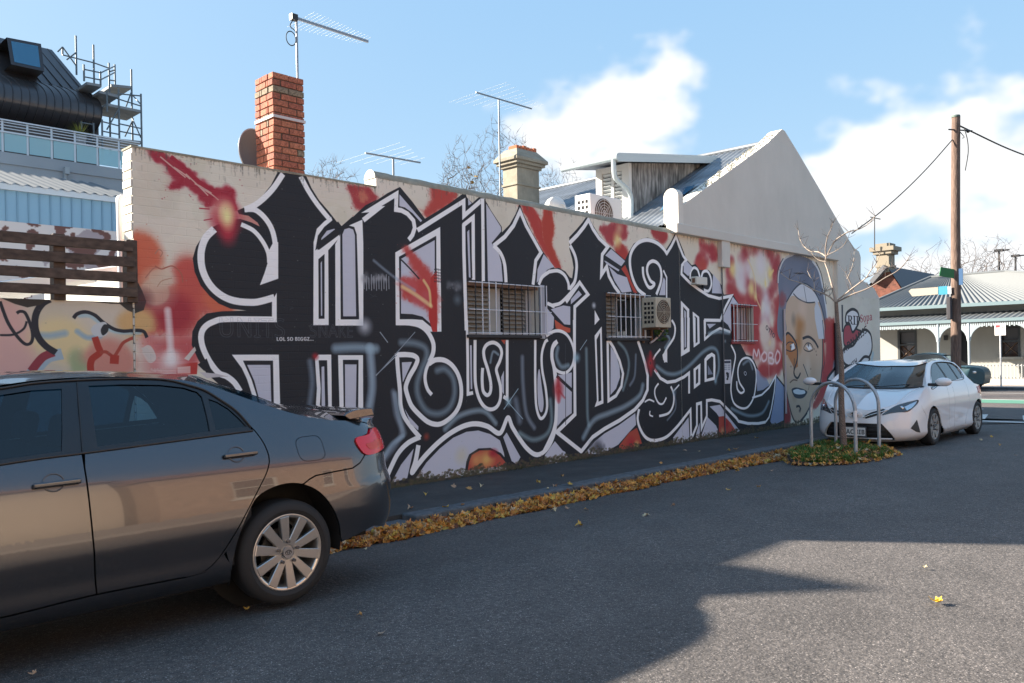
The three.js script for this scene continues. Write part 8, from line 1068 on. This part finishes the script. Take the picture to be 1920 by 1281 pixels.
  const cl = thing('wall_weed', 'small green weed sprouting from the mural below the stained air conditioner', 'plant', onZ(1232, 636, ZW).toArray()), c0 = onZ(1232, 632, ZW), lv = []; for (let k = 0; k < 60; k++) lv.push(new THREE.PlaneGeometry(0.05, 0.035).rotateX(q() * 6).rotateY(q() * 6).translate(c0.x + (q() - 0.5) * 0.3, c0.y + (q() - 0.3) * 0.26, ZW + 0.03 + q() * 0.1)); part(cl, 'foliage', merge(lv), M('weedgreen', [0.05, 0.11, 0.02], 0.8));
  // single leaves one can count
  const spots = [[462, 1147], [674, 1157], [716, 1191], [1753, 1134], [1085, 987], [1098, 957], [1064, 957], [1037, 959], [1366, 920], [1423, 916], [1262, 950], [1212, 968], [1383, 886], [1340, 883], [1447, 884], [1735, 1069], [798, 929], [878, 918], [852, 917], [902, 913], [836, 953], [868, 950], [1040, 914], [1027, 918], [1068, 912], [1054, 894], [1284, 846], [1311, 849], [1366, 846], [1380, 843], [1345, 816], [1290, 829], [1418, 822], [1240, 872], [768, 955], [685, 1032], [1860, 822], [1875, 836], [1905, 855], [1840, 828], [1010, 906], [934, 884], [60, 1270]];
  const tones = [[0.50, 0.33, 0.07], [0.42, 0.24, 0.08], [0.38, 0.26, 0.17], [0.5, 0.42, 0.26]].map((k, i) => M('leaf' + i, k, 0.7));
  spots.forEach(([x, y], i) => { let p = onRoad(x, y); if (p.z < KERB) p = onY(x, y, 0); const ye = i === 3; const m = shade(new THREE.Mesh(forms[i % 3], ye ? M('leafyellow', [0.72, 0.44, 0.03], 0.65) : tones[i % 4])); m.name = numbered('fallen_leaf'); m.position.copy(p).add(V(0, 0.014, 0)); m.rotation.set((q() - 0.5) * 0.5, q() * 6.283, (q() - 0.5) * 0.5); m.scale.setScalar(ye ? 1.0 : y > 1000 ? 0.5 : 0.6 + q() * 0.45); const pave = p.z < KERB; m.userData = { category: 'leaf', group: ye ? undefined : pave ? 'single leaves on the footpath' : 'single leaves on the road', label: ye ? 'bright yellow fallen leaf alone on sunlit asphalt' : pave ? 'single dry fallen leaf lying on the dark footpath' : 'single dry brown fallen leaf lying on the road' }; if (ye) delete m.userData.group; scene.add(m); });
}

// ------------------------------------------------------------------ corner pole with wires and signs
{
  const XP = 22.9, b = onX(1791.5, 735, XP), top = onX(1792.5, 220, XP), z = b.z, t = thing('utility_pole', 'weathered timber utility pole with street signs at the corner', 'utility pole', [XP, 0, z]);
  const wt = woodTex([0.26, 0.205, 0.18], [0.58, 0.49, 0.44], 5.2); const n = 40, mP = new THREE.MeshStandardMaterial({ map: texOn(wt, 1), bumpMap: texOn(wt, 1), bumpScale: 0.035, roughness: 0.95, side: THREE.DoubleSide }); mP.map.repeat.set(3, 1.5); mP.bumpMap.repeat.set(3, 1.5);
  const L = top.z - z; part(t, 'pole', grid((u, v) => { const a = u * 6.2832, y = v * top.y, r = lerp(0.125, 0.098, v) * (1 + 0.05 * fbm(Math.cos(a) * 2, Math.sin(a) * 2, y * 1.1, 3)); return V(XP + Math.sin(a) * r + 0.02 * Math.sin(y * 0.9), y, z + L * v + Math.cos(a) * r); }, 24, n), mP); part(t, 'pole_cap', new THREE.CylinderGeometry(0.1, 0.104, 0.05, 16).translate(XP, top.y + 0.02, top.z), M('capgreen', [0.10, 0.14, 0.12], 0.7));
  part(t, 'bracket', bar(V(XP - 0.2, top.y - 0.32, top.z - 0.12), V(XP + 0.25, top.y - 0.36, top.z + 0.3), 0.018, 6), mTrim); part(t, 'insulator', new THREE.SphereGeometry(0.045, 10, 8).translate(XP + 0.2, top.y - 0.36, top.z + 0.22), mTrim);
  const fl = (name, a, c, m, d = -0.14) => { const p = onX(...a, XP + d), r = onX(...c, XP + d); part(t, name, box(XP + d - 0.01, XP + d + 0.01, r.y, p.y, Math.min(p.z, r.z), Math.max(p.z, r.z)), m); };
  const txt = (w, h, bg, f, fc, s, px) => new THREE.MeshStandardMaterial({ map: canvasTex(w, h, (c) => { c.fillStyle = bg; c.fillRect(0, 0, w, h); c.fillStyle = fc; c.font = `bold ${px}px sans-serif`; c.textBaseline = 'middle'; c.textAlign = 'center'; c.fillText(s, w / 2, h / 2); }), roughness: 0.5, side: THREE.DoubleSide });
  { const p = onX(1768, 502, XP - 0.13), r = onX(1789, 521, XP - 0.13), g = beam(V(XP - 0.35, (p.y + r.y) / 2 + 0.03, p.z), V(XP - 0.1, (p.y + r.y) / 2 - 0.04, r.z), 0.02, p.y - r.y - 0.05); part(t, 'street_sign', g, M('signgreen', [0.02, 0.16, 0.05], 0.5)); }
  fl('street_sign', [1798, 504], [1806, 534], M('signblue', [0.03, 0.09, 0.2], 0.5)); fl('guide_sign_panel', [1760, 537.5], [1777, 552], M('signcyan', [0.03, 0.24, 0.36], 0.5)); fl('sign_edge', [1777.5, 538], [1784, 551], M('signwhite', [0.75, 0.75, 0.75], 0.5)); 
  { const q = [[1704, 546], [1709, 542], [1759, 538.5], [1759, 552], [1711, 556]].map((p) => onX(...p, XP - 0.14)), s = new THREE.Shape(q.map((p) => new THREE.Vector2(p.z, p.y))); part(t, 'guide_sign_arm', new THREE.ExtrudeGeometry(s, { depth: 0.02, bevelEnabled: false }).applyMatrix4(new THREE.Matrix4().makeBasis(V(0, 0, 1), V(0, 1, 0), V(-1, 0, 0))).translate(XP - 0.13, 0, 0), M('signsand', [0.36, 0.32, 0.26], 0.6)); }
  { const p = onX(1776, 557, XP - 0.2), r = onX(1785, 599, XP - 0.2); part(t, 'signal_box', box(XP - 0.28, XP - 0.12, r.y, p.y, p.z, r.z, 0.02), M('sigbox', [0.03, 0.028, 0.035], 0.6)); part(t, 'pole_sign', box(XP - 0.16, XP - 0.14, onX(1786, 686, XP).y, onX(1786, 672, XP).y, onX(1778, 680, XP).z, onX(1783, 680, XP).z), M('signwhite', [0.75, 0.75, 0.75], 0.5)); }
  const wire = (pts, r, label, seg = 30) => single('overhead_wire', tube(pts, r, seg, 5), mRubber, label, 'wire'); const sag = (a, c, s) => [0, 0.25, 0.5, 0.75, 1].map((k) => a.clone().lerp(c, k).add(V(0, -s * 4 * k * (1 - k), 0)));
  wire(sag(onX(1786, 262, XP - 0.1), onZ(1597, 438, ZG - 0.1), 0.16), 0.014, 'twisted service wire from the timber pole down to the plain gable'); wire(sag(onX(1800, 236, XP + 0.1), onX(2080, 318, 40), 0.35), 0.022, 'thick overhead cable leaving the top of the timber pole');
  wire([onX(1808, 240, XP), onX(1814, 262, XP), onX(1815.5, 285, XP), onX(1810, 320, XP)], 0.012, 'loose cable end hanging beside the top of the pole'); wire([onX(1801, 248, XP), onX(1808, 258, XP), onX(1804, 259, XP)], 0.01, 'short looped wire at the top of the pole', 16);
}
// ------------------------------------------------------------------ far side of the cross street
const mFarRoof = M('farroof', [0.135, 0.145, 0.152], 0.75);
const mCream = new THREE.MeshStandardMaterial({ map: texOn(plasterTex([0.56, 0.555, 0.535], [0.64, 0.635, 0.615], 3.9), 0.2), roughness: 0.85, side: THREE.DoubleSide });
{
  const X = 43, f = (px, py, x = X) => onX(px, py, x), z0 = -17.5, z1 = -2, t = thing('verandah_house', 'cream single storey house with iron verandah lace and corrugated roof', 'house', [X, 0.1, -10]);
  const yg = f(1780, 575, 42.4).y, yv = f(1780, 602, 41).y, teal = M('tealtrim', [0.14, 0.20, 0.22], 0.5), lace = M('lace', [0.36, 0.42, 0.45], 0.6);
  const wn1 = [f(1683, 620), f(1720, 674)], wn2 = [f(1874, 611), f(1914, 669)], dn = [f(1798, 612), f(1816, 700)];
  part(t, 'wall', slab([[-z1, 0.05], [-z0, 0.05], [-z0, yg], [-z1, yg]].map(([a, b]) => [a, b]), 0, 0.3, [wn1, wn2, dn].map(([a, b]) => rectAt(-b.z, -a.z, b.y, a.y))).rotateY(Math.PI / 2).translate(X, 0, 0), mCream);
  for (const [a, b] of [wn1, wn2]) { const w = part(t, 'window', box(X + 0.2, X + 0.22, b.y, a.y, a.z, b.z), M('winbrown', [0.06, 0.025, 0.015], 0.15, { physical: true, clearcoat: 1 })); part(w, 'frame', merge([box(X - 0.02, X + 0.19, b.y, a.y, a.z, a.z + 0.1), box(X - 0.02, X + 0.19, b.y, a.y, b.z - 0.1, b.z), box(X - 0.02, X + 0.19, a.y - 0.1, a.y, a.z + 0.1, b.z - 0.1), box(X, X + 0.19, (a.y + b.y) / 2 - 0.04, (a.y + b.y) / 2 + 0.04, a.z + 0.1, b.z - 0.1)]), M('windark', [0.05, 0.055, 0.06], 0.5)); part(w, 'blind', box(X + 0.15, X + 0.18, (a.y + b.y) / 2 + 0.1, a.y - 0.12, a.z + 0.12, b.z - 0.12), M('blind', [0.10, 0.10, 0.11], 0.6)); part(w, 'sill', box(X - 0.12, X - 0.002, b.y - 0.12, b.y, a.z - 0.1, b.z + 0.1), mCream); part(w, 'lattice', merge([bar(V(X + 0.14, b.y + 0.05, a.z + 0.1), V(X + 0.14, (a.y + b.y) / 2, b.z - 0.1), 0.02, 4), bar(V(X + 0.14, b.y + 0.05, b.z - 0.1), V(X + 0.14, (a.y + b.y) / 2, a.z + 0.1), 0.02, 4)]), M('lattice', [0.2, 0.13, 0.09], 0.6)); }
  part(t, 'door', box(X + 0.2, X + 0.24, 0.1, dn[0].y, dn[0].z, dn[1].z), M('doordark', [0.012, 0.014, 0.018], 0.5)); { const a = f(1771, 629), b = f(1778, 638); part(t, 'wall_lamp', box(X - 0.14, X - 0.002, b.y, a.y, a.z, b.z, 0.02), M('lampblack', [0.02, 0.02, 0.02], 0.5)); }
  const rg0 = f(1745, 521, 46.5), rg1 = f(1885, 516, 46.5), el = -0.25; part(t, 'roof', corr(V(42.2, yg + 0.1, z0 + 0.7), V(42.2, yg + 0.1, z1), V(46.5, rg0.y, rg1.z), V(46.5, rg0.y, rg0.z), 62, 0.035, 5), mFarRoof); part(t, 'roof_end', grid((u, v) => V(lerp(42.2, 50.8, u), yg + 0.1, z0 + 0.7).lerp(V(46.5, rg0.y, rg0.z), v), 8, 4), mFarRoof); part(t, 'roof_end', grid((u, v) => V(lerp(42.2, 50.8, u), yg + 0.1, z1).lerp(V(46.5, rg0.y, rg1.z), v), 8, 4), mFarRoof);
  part(t, 'hip_capping', merge([bar(V(42.2, yg + 0.14, z0 + 0.7), V(46.5, rg0.y + 0.04, rg0.z), 0.07, 6), bar(V(46.5, rg0.y + 0.04, rg0.z), V(46.5, rg0.y + 0.04, rg1.z), 0.07, 6), bar(V(42.2, yg + 0.14, z1), V(46.5, rg0.y + 0.04, rg1.z), 0.07, 6)]), mFarRoof); part(t, 'gutter', box(42.1, 42.3, yg - 0.06, yg + 0.1, z0 + 0.6, z1), teal);
  part(t, 'verandah_roof', corr(V(41, yv + 0.03, z0), V(41, yv + 0.03, z1), V(X, yv + 0.42, z1), V(X, yv + 0.42, z0), 62, 0.03, 5), mFarRoof); part(t, 'verandah_gutter', box(40.9, 41.06, yv - 0.1, yv + 0.04, z0, z1), teal); part(t, 'verandah_floor', box(40.9, X, 0.0, 0.28, z0, z1), M('vfloor', [0.3, 0.28, 0.25], 0.9));
  const posts = [f(1665 - 48, 640, 41).z, f(1759.5, 640, 41).z, f(1817, 640, 41).z, f(1935, 640, 41).z, -5.2]; for (const z of posts) { const p = part(t, 'post', bar(V(41, 0.28, z), V(41, yv - 0.1, z), 0.055, 8), lace); part(p, 'capital', bar(V(41, yv - 0.85, z), V(41, yv - 0.75, z), 0.09, 8), lace); for (const s of [-1, 1]) part(p, 'lace_bracket', merge(Array.from({ length: 26 }, (_, i) => { const a = i / 25 * Math.PI / 2, r = 0.72; return bar(V(41, yv - 0.25, z + s * (0.06 + r * (1 - Math.cos(a)))), V(41, yv - 0.25 - r * (1 - Math.sin(a)) * 0.95, z + s * (0.06 + r * (1 - Math.cos(a)))), 0.026, 4); })), lace); }
  const fr = []; for (let z = z0; z < z1; z += 0.09) fr.push(box(40.98, 41.0, yv - 0.30 + 0.03 * Math.sin(z * 35), yv - 0.1, z, z + 0.055)); part(t, 'lace_frieze', merge(fr), lace);
  // picket fence
  const XF = 39.7, yt = f(1880, 683, XF).y, fe = thing('picket_fence', 'white metal picket fence in front of the cream house', 'fence', [XF, 0.09, -9]); part(fe, 'rail', merge([box(XF - 0.02, XF + 0.02, yt - 0.08, yt - 0.04, -15, -3), box(XF - 0.02, XF + 0.02, 0.36, 0.4, -15, -3)]), M('fencewhite', [0.34, 0.34, 0.33], 0.5)); for (let z = -15; z < -3; z += 0.13) part(fe, 'picket', box(XF - 0.045, XF - 0.022, 0.28, yt, z, z + 0.035), M('fencewhite', [0.34, 0.34, 0.33], 0.5)); part(fe, 'plinth', metres(box(XF - 0.1, XF + 0.1, 0.08, 0.34, -15, -3), 1), M('plinth', [0.45, 0.42, 0.36], 0.9));
  // parking sign
  const XS = 37.3, p = f(1877.5, 727, XS), s1 = f(1865.5, 607.5, XS), s2 = f(1886.5, 628.5, XS), sg = thing('parking_sign', 'white parking sign with red block on a thin post', 'sign', [XS, 0.1, p.z]); part(sg, 'post', bar(V(XS, 0.09, p.z), V(XS, s1.y, p.z), 0.032, 8), M('signpost', [0.5, 0.5, 0.52], 0.5, { metalness: 0.4 }));
  part(sg, 'panel', new THREE.PlaneGeometry(s2.z - s1.z, s1.y - s2.y).rotateY(-Math.PI / 2).translate(XS - 0.04, (s1.y + s2.y) / 2, (s1.z + s2.z) / 2), new THREE.MeshStandardMaterial({ map: canvasTex(128, 128, (c) => { c.fillStyle = '#e8e2e0'; c.fillRect(0, 0, 128, 128); c.fillStyle = '#c43a40'; c.fillRect(10, 14, 54, 30); c.strokeStyle = '#c43a40'; c.lineWidth = 7; c.beginPath(); c.arc(96, 30, 18, 0, 7); c.stroke(); c.fillStyle = '#55474a'; c.font = 'bold 30px sans-serif'; c.fillText('S', 88, 42); c.fillStyle = '#c98d8d'; c.fillRect(14, 62, 100, 8); c.fillRect(14, 84, 100, 8); }), roughness: 0.6, side: THREE.DoubleSide }));
  // brick house with chimney
  const XB = 49, bh = thing('brick_house', 'red brick house gable with a tall cream chimney past the corner', 'house', [XB, 0, -21]), g = (px, py) => onX(px, py, XB), brickM = new THREE.MeshStandardMaterial({ map: texOn(canvasTex(256, 256, (c) => { const q = rng(3); c.fillStyle = '#6d4a3c'; c.fillRect(0, 0, 256, 256); for (let j = 0; j < 16; j++) for (let i = 0; i < 9; i++) { const v = 0.8 + q() * 0.4; c.fillStyle = `rgb(${Math.round(102 * v)},${Math.round(60 * v)},${Math.round(48 * v)})`; c.fillRect(i * 32 - (j % 2) * 16, j * 16, 30, 14); } }), 0.55), roughness: 0.9, side: THREE.DoubleSide }); brickM.map.wrapS = brickM.map.wrapT = THREE.RepeatWrapping;
  const gp = [[1600, 700], [1600, 600], [1640, 522], [1664, 502], [1692, 545], [1720, 600], [1720, 700]].map(([x, y]) => { const q = g(x, y); return [-q.z, q.y]; }); part(bh, 'wall', metres(slab(gp, 0, 0.4).rotateY(Math.PI / 2).translate(XB, 0, 0), 1), brickM);
  const barge = M('barge', [0.10, 0.10, 0.11], 0.7); { const a = g(1638, 530), b = g(1664, 500), c = g(1694, 548); part(bh, 'barge_board', merge([beam(V(XB - 0.2, a.y, a.z), V(XB - 0.2, b.y, b.z), 0.4, 0.25), ]), barge); part(bh, 'roof', merge([grid((u, v) => V(lerp(XB - 0.1, XB + 8, u), lerp(a.y - 1.5, b.y, v) + 0.05, lerp(a.z - 1.6, b.z, v)), 2, 2), grid((u, v) => V(lerp(XB - 0.1, XB + 8, u), lerp(c.y - 1.5, b.y, v) + 0.05, lerp(c.z + 1, b.z, v)), 2, 2)]), barge); }
  { const a = g(1645, 500), b = g(1668, 470), y = g(1656, 477).y, o = 0.16, cc = M('chimcream', [0.25, 0.215, 0.165], 0.9), zc0 = a.z, zc1 = b.z; const ch = part(bh, 'chimney', metres(box(XB - 0.1, XB + 0.8, g(1650, 512).y, y, zc0, zc1, 0.02), 1), cc); part(ch, 'chimney_cap', merge([box(XB - 0.2, XB + 0.9, y, y + 0.18, zc0 - o, zc1 + o), box(XB - 0.3, XB + 1.0, y + 0.18, y + 0.42, zc0 - o * 2, zc1 + o * 2), box(XB - 0.1, XB + 0.8, y + 0.42, y + 0.62, zc0 - 0.05, zc1 + 0.05)]), cc); part(ch, 'chimney_band', box(XB - 0.14, XB + 0.84, y - 0.75, y - 0.62, zc0 - 0.06, zc1 + 0.06), cc); }
  { const XA = 48.5, m0 = onX(1640, 470, XA), m1 = onX(1640, 408, XA), ta = thing('television_aerial', 'thin television aerial on the cream chimney past the corner', 'aerial', m0.toArray()); part(ta, 'mast', bar(m0, m1, 0.03, 6), mTrim); part(ta, 'boom', bar(onX(1632, 407, XA), onX(1651, 411, XA), 0.03, 6), mTrim); }
  // neighbouring slate roof at the frame edge and tall lamp columns
  const nh = thing('slate_house', 'house with blue grey slate roof behind the cream house', 'house', [54, 0, -9]); part(nh, 'roof', grid((u, v) => V(lerp(52, 56, v), lerp(3.5, 6.0, v), lerp(-14, -2, u)), 2, 2), M('slate', [0.12, 0.16, 0.21], 0.6)); part(nh, 'wall', box(52.3, 58, 0, 3.6, -14, -2), brickM);
  for (const [x, y, d] of [[1873, 470, 70], [1904, 480, 78]]) { const a = onX(x, y, d), s = thing('lamp_column', d < 75 ? 'tall lamp column beyond the corrugated roof, nearer of two' : 'shorter looking lamp column beyond the corrugated roof', 'street lamp', [d, 0, a.z]); part(s, 'column', bar(V(d, 0, a.z), a, 0.08, 6), mTrim); part(s, 'lamp_arm', bar(a, V(a.x, a.y, a.z + 0.7), 0.06, 5), mTrim); part(s, 'lamp_head', box(a.x - 0.15, a.x + 0.15, a.y - 0.08, a.y + 0.1, a.z - 0.3, a.z + 0.3), mTrim); }
  const G = 'leafless trees beyond the far roofs'; for (const [px, dd, H, seed] of [[1700, 66, 8.2, 51], [1755, 64, 9.6, 52], [1775, 70, 9.4, 53], [1822, 66, 9.6, 54], [1852, 64, 9.8, 55], [1880, 70, 9.8, 56], [1655, 74, 8.4, 57]]) bareTree('bare_tree', 'grey leafless tree in the row beyond the corrugated roof', V(dd, 0, onX(px, 640, dd).z), H, 2.2 + (seed % 3) * 0.5, seed, mTwig, { n: 380, group: G, r0: 0.16 });
}
{ // teal sedan parked at the far kerb, side on
  const XC = 35.55, e1 = onX(1851, 712, XC).z, L = 4.3, t = thing('parked_car', 'teal car parked at the far kerb in front of the cream house', 'car', [XC, 0.0, e1 - L / 2]); t.rotation.y = -Math.PI / 2;
  const add = (n, g, m, p = t) => { g.userData.local = true; const o = shade(new THREE.Mesh(g, m)); o.name = n; p.add(o); return o; }, tp = M('teal', [0.02, 0.06, 0.075], 0.45), gl = mGlassDark, h = L / 2;
  const low = new THREE.Shape(curve2([[-h, 0.45], [-h + 0.02, 0.75], [-h + 0.35, 0.88], [-h + 1.1, 0.95], [0.9, 0.96], [h - 0.6, 0.93], [h - 0.08, 0.82], [h, 0.6], [h - 0.05, 0.32]], 50).map(([x, y]) => new THREE.Vector2(x, y))); low.lineTo(h - 0.29, 0.26); low.absarc(h - 0.66, 0.31, 0.37, 0, Math.PI, false); low.lineTo(-h + 1.2, 0.2); low.absarc(-h + 0.83, 0.31, 0.37, 0, Math.PI, false); low.lineTo(-h + 0.3, 0.28);
  add('body', new THREE.ExtrudeGeometry(low, { depth: 1.6, bevelEnabled: true, bevelSize: 0.04, bevelThickness: 0.07, bevelSegments: 3 }).translate(0, 0, -0.8), tp); { const p = t.children[0].geometry.attributes.position; for (let i = 0; i < p.count; i++) { const k = sstep(h - 0.5, h + 0.05, Math.abs(p.getX(i))); p.setZ(i, p.getZ(i) * (1 - 0.5 * k)); } t.children[0].geometry.computeVertexNormals(); }
  const cab = [[-h + 1.0, 0.95], [-h + 1.55, 1.33], [-h + 1.9, 1.42], [-0.1 + 0.3, 1.45], [0.75, 1.38], [1.35, 0.96]]; add('cabin', new THREE.ExtrudeGeometry(new THREE.Shape(cab.map(([x, y]) => new THREE.Vector2(x, y))), { depth: 1.2, bevelEnabled: true, bevelSize: 0.02, bevelThickness: 0.12, bevelSegments: 3 }).translate(0, 0, -0.6), gl); add('roof', grid((u, v) => { const c = curve2([[-h + 1.5, 1.35], [-h + 1.9, 1.45], [0.2, 1.48], [0.78, 1.41]], 12)[Math.round(u * 12)]; return V(c[0], c[1] + 0.03 * (1 - (2 * v - 1) ** 2), lerp(-0.64, 0.64, v)); }, 12, 8), tp);
  for (const s of [1, -1]) { add('pillar', beam(V(-0.25, 0.95, s * 0.735), V(-0.2, 1.44, s * 0.68), 0.02, 0.08, V(1, 0, 0)), tp); add('headlight', box(h - 0.35, h - 0.18, 0.68, 0.78, s * 0.68 - 0.05, s * 0.68 + 0.05, 0.03), M('lens', [0.6, 0.62, 0.66], 0.1)); }
  for (const x of [h - 0.66, -h + 0.83]) for (const s of [1, -1]) { const w = wheel({ position: V(0, 0, 0), add: (g) => t.add(g) }, x, 0.31, s * 0.85, 0.31, 0.2, s, 7, mAlloy, mTyre, { rim: 0.66 }); }
  add('aerial_fin', bar(V(-0.9, 1.46, 0), V(-0.98, 1.62, 0), 0.012, 5), mTrim); add('underside', box(-h + 0.3, h - 0.3, 0.2, 0.4, -0.7, 0.7), mUnder);
}

scene.updateMatrixWorld(true);
renderer.render(scene, camera);
